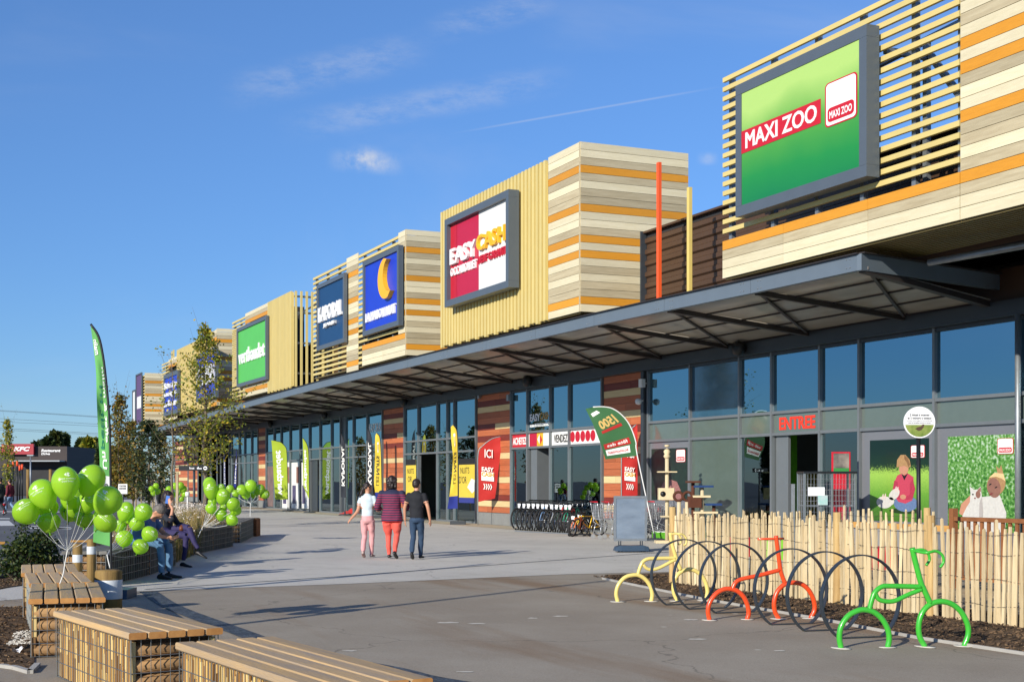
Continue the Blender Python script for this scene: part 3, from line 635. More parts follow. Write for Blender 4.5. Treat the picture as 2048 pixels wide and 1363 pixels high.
# 3 bedding / jeans box
z0, z1 = 5.73, 9.86
b3 = cbox('long box of yellow slats and striped boards carrying the dark blue and royal blue signs', -3, z0); F3 = lambda px: fp(px, 600, YB).x
xa, xb, xc, xd, xe = F3(627), F3(694.4), F3(717.4), F3(798), F3(813)
hslats(b3, xa, xb-.01, z0, z1-.05); hslats(b3, xc+.01, xd-.01, z0+.76, z1-.05); fboards(b3, xb, xc, z0-.1, z1+.06, SQ); fboards(b3, xd, xe, z0+.76, z1+.04, SQ[:18]); fboards(b3, F3(725.6), xe, z0, z0+.75, 'OGCC', splits=(F3(766),))
hslats(b3, xc+.01, F3(725), z0, z0+.74); sboards(b3, xe, YB-.02, -2.3, z0, z1+.04, SQ); MB().box(xe-.05, xe+.01, YB-.03, YB+.03, z0, z1+.04).build('corner_trim', CLAD['G'], b3)
posts(b3, [xa+.1+i*1.6 for i in range(7)], z0, z1-.1); body(b3, xc, xe-.05, z0+.03, z1-.1, -3.6); soffit(b3, xa, xe, z0)
M_navy = mat('sign_navy', (20, 62, 104), .4, var=.05, scale=3); M_royal = mat('sign_royal', (28, 60, 190), .4, var=.06, scale=2)
sg, S = sign('dark blue jeans shop sign with fat white letters', [(633, 570), (688, 545), (633, 700), (688, 685)], -4.05, .16, .16, M_navy)
mb = MB(); lettering(mb, 'KAPORAL', S, (.03, .40, .96, .66), (0, -.08, 0), bold=.02); mb.build('lettering', M_letw, sg); mb = MB(); lettering(mb, 'JEANS', S, (.28, .27, .72, .345), (0, -.12, 0), bold=.02); mb.build('lettering', M_letw, sg)
sg, S = sign('royal blue bedding shop sign with a yellow crescent moon', [(725, 525), (797, 488), (725, 672), (797, 650)], -4.05, .2, .17, M_royal)
mb = MB(); lettering(mb, 'LA MAISON NUIT', S, (.04, .12, .95, .26), (0, -.06, 0), bold=.015); mb.build('lettering', M_letw, sg)
mo = []
for k in range(17): a = math.radians(100+k*190/16); mo.append((.74+.22*math.cos(a), .66+.30*math.sin(a)))
for k in range(15): a = math.radians(278-k*165/14); mo.append((.86+.19*math.cos(a), .70+.25*math.sin(a)))
mb = MB(); pts = [S(u, v) for u, v in mo]; mb.prism([tuple(p) for p in pts], (0, -.16, 0)); mb.build('moon', M_lety, sg)
# 4 open slat section
b4 = cbox('yellow vertical slat screen, open at its side, right of the green sign', -14, 5.67); XV = fp(585, 600, YB).x; XW = fp(537, 600, YB).x
vslats(b4, XW+.02, XV, 5.62, 9.72, .21)
for i in range(8): y = YB+.1+i*.24; MB().box(XV-.02, XV+.06, y, y+.09, 5.62, 9.72).build('slat', M_slat, b4)
for z in (6.2, 7.5, 8.8, 9.5): MB().bar((XV-.08, YB+.1, z), (XV-.08, -2.4, z), .08, .08).build('rail', M_steel, b4)
MB().bar((XV-.1, YB+.2, 8.7), (XV-.1, -2.4, 9.5), .08, .08).build('brace', M_steel, b4)
# 5 children's clothes box
b5 = cbox('cream board box with slatted end carrying the bright green sign', -20, 5.66); F5 = F3
x0, x1, x2 = F5(465), F5(491.5), F5(536.5); z0, z1 = 5.66, 9.72
fboards(b5, x1, x2, 9.20, z1, 'CGO'); fboards(b5, x1, x2, z0, 6.24, 'GOC'); fboards(b5, F5(531), x2, 6.25, 9.19, 'GCOGCGOCGOCGGOCG'); hslats(b5, x0, x1-.01, z0, z1-.12); hslats(b5, x0, F5(474), 6.3, 9.1)
posts(b5, (x0+.1, x0+1.5), z0, z1-.2); body(b5, x1, x2-.05, z0+.03, z1-.1, -3.8); soffit(b5, x0, x2, z0)
M_vert = mat('sign_green', (88, 186, 74), .4, var=.05, scale=2)
sg, S = sign('bright green children clothes sign with white lower case letters', [(473, 655), (532, 633), (473, 775), (532, 758)], -4.05, .16, .17, M_vert)
mb = MB(); lettering(mb, 'vertbaudet', S, (.03, .36, .96, .64), (0, -.05, 0), bold=.018); mb.build('lettering', M_letw, sg)
# 6 box behind the tree
z0, z1 = 5.6, 9.6
b6 = cbox('yellow slatted box with striped corner, partly behind the young tree', -34, z0); x0, x1, xc = F3(355), F3(420), F3(434)
vslats(b6, x0, x1, z0, z1-.05, .26); fboards(b6, x1, xc, 9.05, z1+.05, 'CGO'); fboards(b6, x1+.4, xc, z0, 9.04, SQ[3:21]); sboards(b6, xc, YB-.02, -2.3, z0, z1+.1, SQ); soffit(b6, x0, xc, z0); body(b6, x0+.1, xc-.05, z0+.03, z1-.1, -3.85)
sg, S = sign('blue sign with fat white letters behind the young tree', [(392, 712), (431, 691), (392, 807), (431, 790)], -4.05, .2, .22, M_royal)
mb = MB(); lettering(mb, 'Gifi', S, (.02, .25, .98, .75), (0, -.15, 0), bold=.03); mb.build('lettering', M_letw, sg)
# 7 blue sign box
z0, z1 = 5.38, 9.2
b7 = cbox('small cream and slatted box carrying the blue sign with three lines', -43, z0); x0, x1, x2 = F3(324), F3(338), F3(354.5)
hslats(b7, x0, x1, z0, z1-.1, .2); fboards(b7, x1, x2, z1-.55, z1, 'CGO'); fboards(b7, x1, x2, z0, z0+.5, 'GOC'); soffit(b7, x0, x2, z0); body(b7, x0+.2, x2-.1, z0+.1, z1-.15, -3.8)
sg, S = sign('blue sign with three rows of white lettering', [(327, 752), (355, 737), (327, 834), (355, 823)], -4.05, .2, .25, M_royal)
for i, s_ in enumerate(('literie', 'canapés', 'salons')): mb = MB(); lettering(mb, s_, S, (.04, .67-i*.27, .98, .86-i*.27), (0, -.1, 0), bold=.03); mb.build('lettering', M_letw, sg)
# 8 far end box
z0, z1 = 5.13, 9.06
b8 = cbox('striped end box of the row with purple sign blades beside it', -54, z0); xe = F3(290.5); x0 = F3(278)
sboards(b8, xe, YB-.02, -2.4, z0, z1, SQ); hslats(b8, x0, xe-.02, z0+.1, z1-.15, .2); MB().box(xe-.06, xe+.01, YB-.03, YB+.03, z0, z1).build('corner_trim', CLAD['G'], b8); soffit(b8, x0, xe, z0); body(b8, x0+.2, xe-.06, z0+.05, z1-.15, -3.85)
M_purple = mat('sign_purple', (96, 70, 110), .5, var=.05)
sg, S = sign('purple upright sign blade at the far end of the row', [(271, 752), (282.5, 741), (271, 852), (282.5, 843)], -4.05, .12, .1, M_purple)
mb = MB(); quadS(mb, S, .1, .3, .9, .55, .004); mb.build('white_field', M_whitep, sg)
sg, S = sign('white and grey upright sign blade at the far end of the row', [(264, 782), (270, 777), (264, 858), (270, 853)], -4.05, .12, .1, M_whitep)
# ================================================================ BIKE STANDS, HOOPS
def stand(name, lab, colr, feet, tubes, thin, dpx):
    P, Q = gp(*feet[0]), gp(*feet[1]); m = mat('paint_%d_%d' % colr[:2], colr, .28, var=.03, coat=.4)
    t = thing(name, lab, 'bike rack', tuple(P), 'bicycle shaped racks')
    pp = lambda pts: [vpl(x, y, P, Q) for x, y in pts]
    for nm, pts, r, closed in tubes:
        q = spline(pp(pts), 8) if len(pts) > 2 else pp(pts)
        for k in (0, -1):
            if nm == 'wheel_arch': q[k] = Vector((q[k].x, q[k].y, -.01))
        MB().tube(q, r, 12).build(nm, m, t)
    n_ = (Q-P).cross(UP).normalized(); rr_ = random.Random(int(P.x*9))
    for nm, pts, r, closed in tubes:
        if nm == 'wheel_arch':
            for k in (0, -1):
                q = pp(pts)[k]; mb = MB(); mb.lathe([(.085, 0), (.085, .003), (.02, .004)], (q.x, q.y, .0), 14, sx=rr_.uniform(.8, 1.5), sy=rr_.uniform(.8, 1.4)); mb.build('mortar_patch', M_worn, t)
    return t, P, Q, n_, m, pp
def arc_px(cx_, cy_, rx, ry, a0, a1, n=14): return [(cx_+rx*math.cos(math.radians(a0+(a1-a0)*i/n)), cy_-ry*math.sin(math.radians(a0+(a1-a0)*i/n))) for i in range(n+1)]
def Z3(pts): return [(1500+x/3.737, 1060+y/3.737) for x, y in pts]      # traced on enlargements of the photograph
def Z4(pts): return [(1200+x/4.096, 1040+y/4.096) for x, y in pts]
gF = (Z3([(681, 878)])[0], Z3([(1600, 862)])[0])
wl1 = [(681, 878), (668, 800), (682, 715), (732, 640), (800, 601), (860, 592), (930, 612), (990, 665), (1030, 740), (1040, 810), (1030, 870)]
wl2 = [(1308, 866), (1268, 790), (1262, 700), (1290, 610), (1350, 550), (1430, 530), (1510, 550), (1580, 610), (1625, 700), (1630, 780), (1600, 862)]
g_t = [('wheel_arch', Z3(wl1), .027, 0), ('wheel_arch', Z3(wl2), .027, 0),
       ('seat_tube', Z3([(893, 590), (910, 520), (935, 460), (985, 420), (1060, 415), (1285, 420)]), .024, 0),
       ('down_tube', Z3([(935, 468), (965, 515), (1030, 530), (1090, 522), (1180, 480), (1285, 438)]), .022, 0),
       ('fork', Z3([(1212, 130), (1235, 230), (1275, 380), (1300, 440), (1350, 548)]), .027, 0)]
t, P, Q, nn, m, pp = stand('bicycle_rack', 'bright green tubular bicycle shaped rack with drop handlebars', (62, 176, 52), gF, g_t, (1824, 1100), 0)
q = pp(Z3([(1215, 150), (1260, 160), (1330, 148), (1378, 175), (1390, 225), (1365, 268)]))
for s_, nm in ((-1, 'handlebar'), (1, 'handlebar')):
    mb = MB(); k = [q[0]]+[p+nn*s_*.16 for p in q[1:]] if s_ > 0 else [q[0]]+[p+nn*s_*.14 for p in q[1:]]; mb.tube(spline(k, 6), .014, 8); mb.build(nm, m, t)
oF = (Z4([(897, 815)])[0], Z4([(1725, 800)])[0])
o_t = [('wheel_arch', Z4([(897, 815), (885, 740), (900, 670), (950, 600), (1010, 565), (1070, 560), (1130, 580), (1180, 630), (1210, 700), (1218, 760), (1207, 806)]), .027, 0),
       ('wheel_arch', Z4([(1465, 803), (1432, 740), (1428, 660), (1455, 580), (1510, 525), (1580, 508), (1650, 520), (1710, 570), (1750, 650), (1758, 730), (1725, 800)]), .027, 0),
       ('top_tube', Z4([(1085, 560), (1110, 510), (1160, 480), (1300, 450), (1475, 405)]), .024, 0), ('fork', Z4([(1442, 125), (1455, 230), (1478, 400), (1495, 460), (1515, 510)]), .025, 0)]
t, P, Q, nn, m, pp = stand('bicycle_rack', 'orange red tubular bicycle shaped rack with straight handlebar', (226, 76, 30), oF, o_t, (1553, 1072), 0)
h = pp(Z4([(1442, 150)]))[0]; mb = MB(); mb.tube([h+(P-Q).normalized()*.30*.75+nn*.03, h, h+nn*-.02+(Q-P).normalized()*.10], .013, 8); mb.build('handlebar', m, t)
yF = (Z4([(146, 665)])[0], Z4([(868, 655)])[0])
y_t = [('wheel_arch', Z4([(146, 665), (133, 600), (150, 530), (200, 470), (262, 448), (320, 450), (375, 485), (415, 545), (428, 610), (420, 658)]), .027, 0),
       ('wheel_arch', Z4([(635, 655), (605, 590), (605, 510), (640, 440), (700, 405), (755, 402), (815, 435), (862, 500), (880, 580), (868, 655)]), .027, 0),
       ('seat_tube', Z4([(310, 445), (330, 380), (355, 335), (400, 313), (470, 310), (625, 307)]), .024, 0), ('down_tube', Z4([(355, 360), (380, 390), (420, 402), (480, 390), (560, 350), (620, 318)]), .022, 0),
       ('fork', Z4([(575, 100), (590, 190), (625, 310), (660, 405)]), .025, 0)]
t, P, Q, nn, m, pp = stand('bicycle_rack', 'pale yellow tubular bicycle shaped rack at the end of the fence', (226, 206, 120), yF, y_t, (1340, 1070), 0)
q = pp(Z4([(578, 110), (620, 106), (660, 115), (685, 150), (680, 190), (660, 200)]))
for s_ in (-1, 1): MB().tube(spline([q[0]]+[p+nn*s_*.13 for p in q[1:]], 6), .013, 8).build('handlebar', m, t)
M_hoop = mat('hoop_steel', (62, 70, 78), .42, .4, var=.06, scale=5)
for i, (l_, r_) in enumerate((((1338, 1208.5), (1396.5, 1207)), ((1383, 1217), (1444, 1215)), ((1432, 1227), (1503, 1221)), ((1547, 1249), (1616, 1245)), ((1612.6, 1260), (1687, 1259)), ((1680, 1275), (1762, 1273)))):
    a, b = gp(*l_), gp(*r_); c = (a+b)/2; d = Vector((.10, 1, 0)).normalized(); R_ = .45; zc_ = .375; n_ = d.cross(UP)
    a0 = math.asin(zc_/R_); mb = MB(); K = 40; vs = []
    for k in range(K+1):
        an = -a0+(math.pi+2*a0)*k/K
        for rr in (R_, R_-.013):
            for s_ in (-.029, .029): vs.append(c+d*(rr*math.cos(an))+UP*(zc_+rr*math.sin(an))+n_*s_)
    fs = []
    for k in range(K):
        o = 4*k
        for q0, q1 in ((0, 1), (1, 3), (3, 2), (2, 0)): fs.append((o+q0, o+q1, o+4+q1, o+4+q0))
    mb.add(vs, fs, 0, False); e = R_*math.cos(a0)
    mb.bar(c+d*-e+UP*.006, c+d*e+UP*.006, .05, .01)
    ho = mb.build('hoop_rack', M_hoop, loc=tuple(c))
    tag(ho, ('dark grey steel hoop nearest the yellow bicycle shape', 'dark grey steel hoop, second from the yellow bicycle shape', 'dark grey steel hoop just left of the orange bicycle shape', 'dark grey steel hoop just right of the orange bicycle shape', 'dark grey steel hoop, second from the green bicycle shape', 'dark grey steel hoop next to the green bicycle shape')[i], 'bike rack', 'steel hoops between the bicycle racks')
# ================================================================ PALING FENCES
M_pale = mat('chestnut_pale', (218, 200, 162), .8, rgb2=(188, 164, 120), scale=4, stretch=(1.5, 1.5, .25), objvar=.13, bump=.3, bscale=40)
M_wire = mat('wire', (92, 90, 86), .5, .6); M_fpost = mat('split_post', (206, 176, 118), .85, rgb2=(160, 126, 78), scale=5, stretch=(2, 2, .3), bump=.4, bscale=30)
pale_meshes = []
r = random.Random(21)
for k in range(14):
    mb = MB(); wd = r.uniform(.038, .066); dpt = r.uniform(.018, .028); hh = r.uniform(1.05, 1.13); n_ = 5; rings = []
    ox = oy = 0
    for j in range(n_+1):
        z = hh*j/n_*1.0; s_ = 1-.12*r.random(); ox += r.uniform(-.006, .006); oy += r.uniform(-.004, .004)
        if j == n_: s_ = .55
        rings.append([(ox-wd/2*s_, oy-dpt/2, z), (ox+wd/2*s_, oy-dpt/2*r.uniform(.5, 1), z+(.03 if j == n_ else 0)*r.uniform(-1, 1)), (ox+wd/2*s_*r.uniform(.7, 1), oy+dpt/2, z), (ox-wd/2*s_, oy+dpt/2, z)])
    vs = [v for q in rings for v in q]; fs = [(4*i+j, 4*i+(j+1) % 4, 4*i+4+(j+1) % 4, 4*i+4+j) for i in range(n_) for j in range(4)]+[(3, 2, 1, 0), tuple(4*n_+j for j in range(4))]
    mb.add(vs, fs); me = mb.build('pale', M_pale); pale_meshes.append(me.data); bpy.data.objects.remove(me)
def paling(lab, A, B, pitch, seed, hs=1., post_at=(), wires=(.2, .48, .76, .97), grp='split chestnut paling fences', zoff=0.):
    r = random.Random(seed); A, B = Vector(A), Vector(B); d = (B-A).normalized(); L_ = (B-A).length
    t = thing('paling_fence', lab, 'fence', tuple(A), grp); n_ = int(L_/pitch)
    for i in range(n_):
        o = bpy.data.objects.new('pale', r.choice(pale_meshes)); col.objects.link(o); o.parent = t
        p = d*(i*pitch+r.uniform(-.018, .018)); o.location = (p.x+r.uniform(-.004, .004), p.y+r.uniform(-.008, .008), zoff-.02)
        o.rotation_euler = (r.uniform(-.02, .02), r.gauss(0, .014), math.atan2(d.y, d.x)+r.choice((0, math.pi))+r.uniform(-.25, .25)); s_ = r.uniform(.96, 1.03)*hs; o.scale = (r.uniform(.85, 1.25), 1, s_)
    for z in wires:
        for sgn in (-1, 1):
            pts = []; k = 0; nn_ = Vector((-d.y, d.x, 0))
            while k*pitch*1.0 < L_: pts.append(A+d*(k*pitch)+nn_*(.02*(1 if k % 2 else -1)*sgn)+UP*(z*hs+.012*math.sin(k*.7+z*9)+zoff)); k += 1
            if len(pts) > 1: MB().tube(pts, .0028, 4, cap=False).build('wire', M_wire, t)
    for q in post_at:
        p = A+d*q; mb = MB(); mb.tube([p+UP*-.02, p+UP*.5+Vector((.01, 0, 0)), p+UP*1.16], [.058, .055, .052], 9, smooth=False); mb.build('post', M_fpost, t)
    return t
fA = Vector((26.85, -8.5, 0)); fB = Vector((36.2, -8.36, 0))
q1 = fp(1682, 1100, -8.38).x-26.85; q2 = fp(1866, 1100, -8.38).x-26.85
paling('pale split chestnut fence behind the bicycle shaped racks', fA, fB, .079, 5, post_at=(.06, q1, q2))
paling('short chestnut fence return at the end beside the pavement sign', (26.9, -8.36, 0), (26.95, -5.5, 0), .085, 8)
fr = paling('rear chestnut fence with a timber rail in front of the pet shop', (27.0, -5.35, 0), (29.3, -5.35, 0), .15, 9, 1.04, post_at=(1.95,))
MB().bar((27.0, -5.31, .86), (29.4, -5.31, .86), .03, .09).build('rail', mat('pine_rail', (196, 148, 80), .8, var=.15, scale=4, stretch=(.4, 2, 2)), fr)
M_brownw = mat('brown_stained_wood', (150, 96, 56), .7, rgb2=(128, 78, 42), scale=3, stretch=(2, 2, .4), objvar=.08)
tr = thing('slatted_screen', 'brown stained slatted wooden screen in front of the cat poster', 'fence', (30.5, -5.3, 0))
for x in (29.45, 30.95, 32.4, 33.9): MB().box(x-.045, x+.045, -5.345, -5.255, 0, 1.16).build('post', M_brownw, tr)
for a, b in ((29.5, 30.9), (31., 32.35), (32.45, 33.85)):
    MB().box(a, b, -5.34, -5.26, .98, 1.04).build('rail', M_brownw, tr); MB().box(a, b, -5.34, -5.26, .14, .19).build('rail', M_brownw, tr)
    x = a+.1
    while x < b-.05: MB().box(x, x+.05, -5.315, -5.285, .19, .98).build('slat', M_brownw, tr); x += .135
# things standing behind the fence
M_blk = mat('black_metal', (32, 34, 36), .4, .3); M_dk = mat('charcoal_plastic', (54, 60, 66), .5, var=.06)
# round notice on a pole
Pn = fp(1838, 844, -6.9); dep = (Pn-CAM).dot(FW); rad = 31.5/FPX*dep
t = thing('round_notice_sign', 'round white notice sign with a bird picture on a black pole', 'sign', (Pn.x, Pn.y, 0)); ND = -FW; NU, NV = RT, UP
MB().tube([Vector((Pn.x, Pn.y, 0)), Vector((Pn.x, Pn.y, Pn.z-rad*.2))-FW*-.03], .028, 10).build('pole', M_blk, t)
def disc(c, R_, off, a0=0, a1=360, n=40, chord=False): return [Vector(c)+NU*(R_*math.cos(math.radians(a0+(a1-a0)*i/n)))+NV*(R_*math.sin(math.radians(a0+(a1-a0)*i/n)))+ND*off for i in range(n+1 if chord else n)]
mb = MB(); mb.prism(disc(Pn, rad, .0), ND*.02); mb.build('disc', M_letw, t)
mb = MB(); mb.add(disc(Pn, rad*.92, .023, 190, 350, 24, True), [tuple(range(25))]); mb.build('picture', mat('bird_photo', (150, 160, 84), .4, rgb2=(96, 120, 40), scale=9), t)
mb = MB(); mb.add([Pn+NU*a*rad+NV*b*rad+ND*.026 for a, b in ((-.28, -.42), (-.1, -.3), (.1, -.25), (.2, -.12), (.3, -.14), (.26, -.3), (.12, -.48), (-.05, -.55))], [tuple(range(8))]); mb.build('bird', mat('bird_brown', (84, 62, 44), .6, var=.3, scale=30), t)
mb = MB(); Sd = lambda u, v: Pn+NU*((u-.5)*2*rad)+NV*((v-.5)*2*rad)+ND*.026
for s_, v, h_, w_ in (('2 hôtels à insectes', .70, .07, .62), ('et 5 nichoirs à oiseaux', .60, .07, .76), ('favorisent le développement de la biodiversité', .53, .04, .8), ('locale en accueillant insectes et oiseaux', .47, .035, .72)): mb = MB(); lettering(mb, s_, Sd, (.5-w_/2, v, .5+w_/2, v+h_), bold=.012); mb.build('lettering', M_blk, t)
# pavement sign
B0 = gp(1263, 1103); dep = (B0-CAM).dot(FW); k = dep/FPX
t = thing('pavement_sign', 'empty grey poster stand in a silver frame on a wheeled plastic base', 'sign', tuple(B0)); cR = (RT+FW*.12).normalized(); cN = cR.cross(UP)
def pb_(x, y, off=0.): return B0+cR*((x-1263)*k)+UP*((1103-y)*k)+cN*off
def slab(mb, x0, y0, x1, y1, d0, d1): mb.prism([pb_(x0, y1, d0), pb_(x1, y1, d0), pb_(x1, y0, d0), pb_(x0, y0, d0)], cN*(d1-d0))
mb = MB(); slab(mb, 1231, 995, 1290, 1077, -.012, .012); mb.build('poster_panel', mat('blue_grey_sheet', (132, 146, 162), .25, rgb2=(104, 118, 134), scale=1.6, stretch=(1, 1, 2.5), coat=.5, bump=.15, bscale=4), t)
for a in ((1227, 991, 1294, 996), (1227, 1076, 1294, 1081), (1227, 996.1, 1231.5, 1075.9), (1289.5, 996.1, 1294, 1075.9)): mb = MB(); slab(mb, *a, -.022, .022); mb.build('frame', M_steel, t)
for x in (1236, 1240, 1280, 1284): mb = MB(); slab(mb, x, 1081, x+2, 1092, -.01, .01); mb.build('leg', M_dk, t)
mb = MB(); sec = []
for x, hgt, hw in ((1228, .06, .16), (1231, .12, .2), (1240, .15, .21), (1263, .145, .21), (1286, .15, .21), (1295, .12, .2), (1298, .06, .16)): sec.append([pb_(x, 1103)+cN*hw+UP*.03, pb_(x, 1103)+cN*hw*.7+UP*hgt, pb_(x, 1103)-cN*hw*.7+UP*hgt, pb_(x, 1103)-cN*hw+UP*.03])
mb.add([p for s_ in sec for p in s_], [(4*i+j, 4*i+(j+1) % 4, 4*i+4+(j+1) % 4, 4*i+4+j) for i in range(6) for j in range(4)]+[(0, 1, 2, 3), (27, 26, 25, 24)]); mb.build('base', mat('slate_plastic', (58, 76, 94), .4, var=.06), t)
for x in (1240, 1286):
    for s_ in (-.14, .14): c = pb_(x, 1103)+cN*s_+UP*.035; MB().tube([c-cR*.02, c+cR*.02], .035, 12).build('wheel', M_blk, t)
# ================================================================ FEATHER FLAGS
M_pole = mat('flag_pole', (40, 42, 44), .4, .3)
def flag(name, lab, base, Y, pole, free, m, band=None, ripple=.02, texts=(), grp='feather flags along the shopfronts', blk=None, polem=None, polebase=None, seed=0, basekind='block'):
    """pole/free: pixel polylines bottom to top; the cloth is lofted between them and rippled"""
    if Y is None: Bp = gp(*base)
    else: Bp = fp(base[0], 1000, Y); Bp.z = 0
    dep = (Bp-CAM).dot(FW); t = thing(name, lab, 'flag', tuple(Bp), grp)
    def lineat(pl, v):
        L_ = [0.]
        for a, b in zip(pl, pl[1:]): L_.append(L_[-1]+math.hypot(b[0]-a[0], b[1]-a[1]))
        s_ = v*L_[-1]; return np.interp(s_, L_, [p[0] for p in pl]), np.interp(s_, L_, [p[1] for p in pl])
    h_ = (pole[0][1]-pole[-1][1])/FPX*dep
    def S(u, v, off=0.):
        a, b = lineat(pole, v), lineat(free, v); x, y = a[0]+(b[0]-a[0])*u, a[1]+(b[1]-a[1])*u
        d = ripple*u*(math.sin(v*h_*4+u*3+seed)+.6*math.sin(v*h_*9-u*5+seed*2))
        return dp(x, y, dep+d-off)
    mb = MB(); nu, nv = 6, 26
    mb.grid(lambda u, v: S(u, v), nu, nv); mb.grid(lambda u, v: S(u, v, -.005), nu, nv); mb.build('cloth', m, t)
    if band:
        for (v0, v1, bm_) in band: mb = MB(); mb.grid(lambda u, v: S(u, v0+(v1-v0)*v, .006), nu, 6); mb.build('band', bm_, t)
    pb0 = polebase or (base[0], HY+FPX*CAMH/dep); pts = [dp(*pb0, dep)]+[dp(x, y, dep) for x, y in pole]
    pts[0].z = max(pts[0].z, .02); MB().tube(spline(pts, 4), [.016]*((len(pts)-1)*4+1), 8).build('pole', polem or M_pole, t)
    if basekind == 'block': mb = MB(); c = pts[0]; mb.bbox((c.x, c.y, .06), RT*.28, FW*.24, UP*.06, 0); mb.build('base', blk or M_dk, t)
    elif basekind == 'disc': mb = MB(); mb.lathe([(.3, 0), (.3, .03), (.22, .06), (.04, .07), (.03, .2)], (pts[0].x, pts[0].y, .0), 16); mb.build('base', M_dk, t)
    for s_, rc, mm, mir, rot, bold in texts:
        mb = MB(); lettering(mb, s_, lambda u, v: S(u, v, .011), rc, bold=bold, mirror=mir, rot90=rot); mb.build('lettering', mm, t)
    return t, S
def cloth(nm, c, tr=.25, **k):
    m = mat(nm, c, .75, var=.07, scale=3, sheen=.2, **k); N, L = m.node_tree.nodes, m.node_tree.links
    b = N['Principled BSDF']; o = [n_ for n_ in N if n_.type == 'OUTPUT_MATERIAL'][0]; tl = N.new('ShaderNodeBsdfTranslucent'); tl.inputs[0].default_value = lin(c)+(1,)
    mxs = N.new('ShaderNodeMixShader'); mxs.inputs[0].default_value = tr; L.new(b.outputs[0], mxs.inputs[1]); L.new(tl.outputs[0], mxs.inputs[2]); L.new(mxs.outputs[0], o.inputs['Surface']); return m
M_fgreen = cloth('flag_green', (122, 200, 110), .35); M_flime = cloth('flag_lime', (176, 200, 52)); M_fnavy = cloth('flag_navy', (36, 42, 54), .1); M_fyel = cloth('flag_yellow', (240, 214, 70)); M_fred = cloth('flag_red', (196, 40, 36), .2)
M_fblue = cloth('flag_blue', (34, 52, 150), .2); M_fdg = cloth('flag_dark_green', (58, 112, 66), .2); M_ink = mat('ink_dark', (30, 30, 34), .7); M_inkg = mat('ink_green', (20, 110, 80), .7); M_inkw = mat('ink_white', (238, 238, 234), .7); M_inkwr = mat('ink_offwhite', (226, 232, 220), .7)
t, S = flag('feather_flag', 'tall pale green feather flag with mirrored writing on a black pole', (236, 1194), None, [(222, 1092), (221.5, 1000), (219, 850), (213, 770), (206, 712), (197, 672), (181.5, 648)],
     [(186, 1083), (190, 1010), (200, 930), (196, 860), (193.5, 800), (192, 740), (187, 695), (181, 650)], M_fgreen, ripple=.035, polebase=(222, 1192), blk=mat('slate_plastic', (58, 76, 94)),
     texts=[('petit tri', (.42, .43, .82, .72), M_inkg, False, True, .02), ('Un', (.30, .34, .72, .42), M_inkw, False, True, .02), ('effet & malin', (.12, .46, .35, .80), M_inkw, False, True, .015), ('malin', (.35, .86, .9, .93), M_inkw, False, True, .02), ('galerie', (.2, .245, .9, .285), M_ink, False, False, .01)], grp='feather flags on the plaza')
mb = MB(); mb.grid(lambda u, v: S(u*.9, .21+.10*v, .007), 5, 4); mb.build('white_field', M_inkw, t)
flag('feather_flag', 'lime green feather flag with mirrored white lettering, broad cloth', (576, 0), -.9, [(576, 998), (574.5, 930), (573.5, 904), (571.5, 894), (562, 884), (543, 880)][:5]+[(552, 881.5)], [(550.6, 998), (547, 950), (545, 910), (544, 895), (543, 884), (542.6, 880)], M_flime, texts=[('vertbaudet', (.30, .07, .75, .80), M_inkw, False, True, .03)], basekind='disc')
flag('feather_flag', 'lime green feather flag with mirrored lettering, seen nearly edge on', (619, 0), -.9, [(618.7, 997), (618, 940), (617, 902), (613.5, 887), (608, 878), (605, 875)], [(617, 995), (606.8, 972), (606, 930), (606, 894), (605.4, 880), (605, 875)], M_flime, texts=[('vertbaudet', (.3, .12, .8, .80), M_inkw, False, True, .03)], basekind='disc')
flag('feather_flag', 'narrow navy feather flag with white lettering beside the lime flag reflection', (690, 0), -.9, [(691.7, 994.6), (691, 940), (690, 894), (688, 881), (685, 872), (682, 867)], [(681.8, 993.6), (681.5, 940), (682, 900), (682, 885), (682, 875), (682, 867)], M_fnavy, texts=[('KAPORAL', (.2, .18, .85, .80), M_inkw, False, True, .03)], basekind='disc')
flag('feather_flag', 'narrow navy feather flag with white lettering beside the yellow flag', (745, 0), -.9, [(746, 994), (745.5, 940), (744, 887), (742, 871.5), (738.5, 862), (735, 858)], [(733.5, 992), (734, 940), (734.6, 900), (735, 880), (735, 868), (735, 858)], M_fnavy, texts=[('KAPORAL', (.2, .18, .85, .80), M_inkw, False, True, .03)], basekind='disc')
flag('feather_flag', 'yellow feather flag with blue foot behind the walking woman', (763, 0), -.9, [(764, 1000), (763, 940), (762, 904), (760, 877), (757, 869), (753.7, 866)], [(752, 1000), (748, 967), (750, 913), (750, 885), (750.6, 871), (752.5, 866)], M_fyel, band=[(0, .12, M_fblue)], texts=[('LES', (.4, .22, .75, .36), M_ink, False, True, 0.), ('NUITS', (.3, .38, .75, .66), M_ink, False, True, .03), ('d', (.3, .7, .6, .86), M_inkw, False, True, .0)])
flag('feather_flag', 'yellow feather flag with blue foot in front of the yellow posters', (916, 0), -1.0, [(916, 1016), (916, 960), (915.5, 900), (915, 873), (912.7, 858), (906.5, 849)], [(894.6, 1017), (899.3, 988), (904, 950), (906, 912), (902, 873), (901.7, 853)], M_fyel, band=[(0, .15, M_fblue)], texts=[('LES', (.35, .30, .72, .42), M_ink, False, True, 0.), ('NUITS', (.28, .44, .72, .68), M_ink, False, True, .03), ('d', (.3, .74, .6, .9), M_inkw, False, True, .0)], ripple=.03)
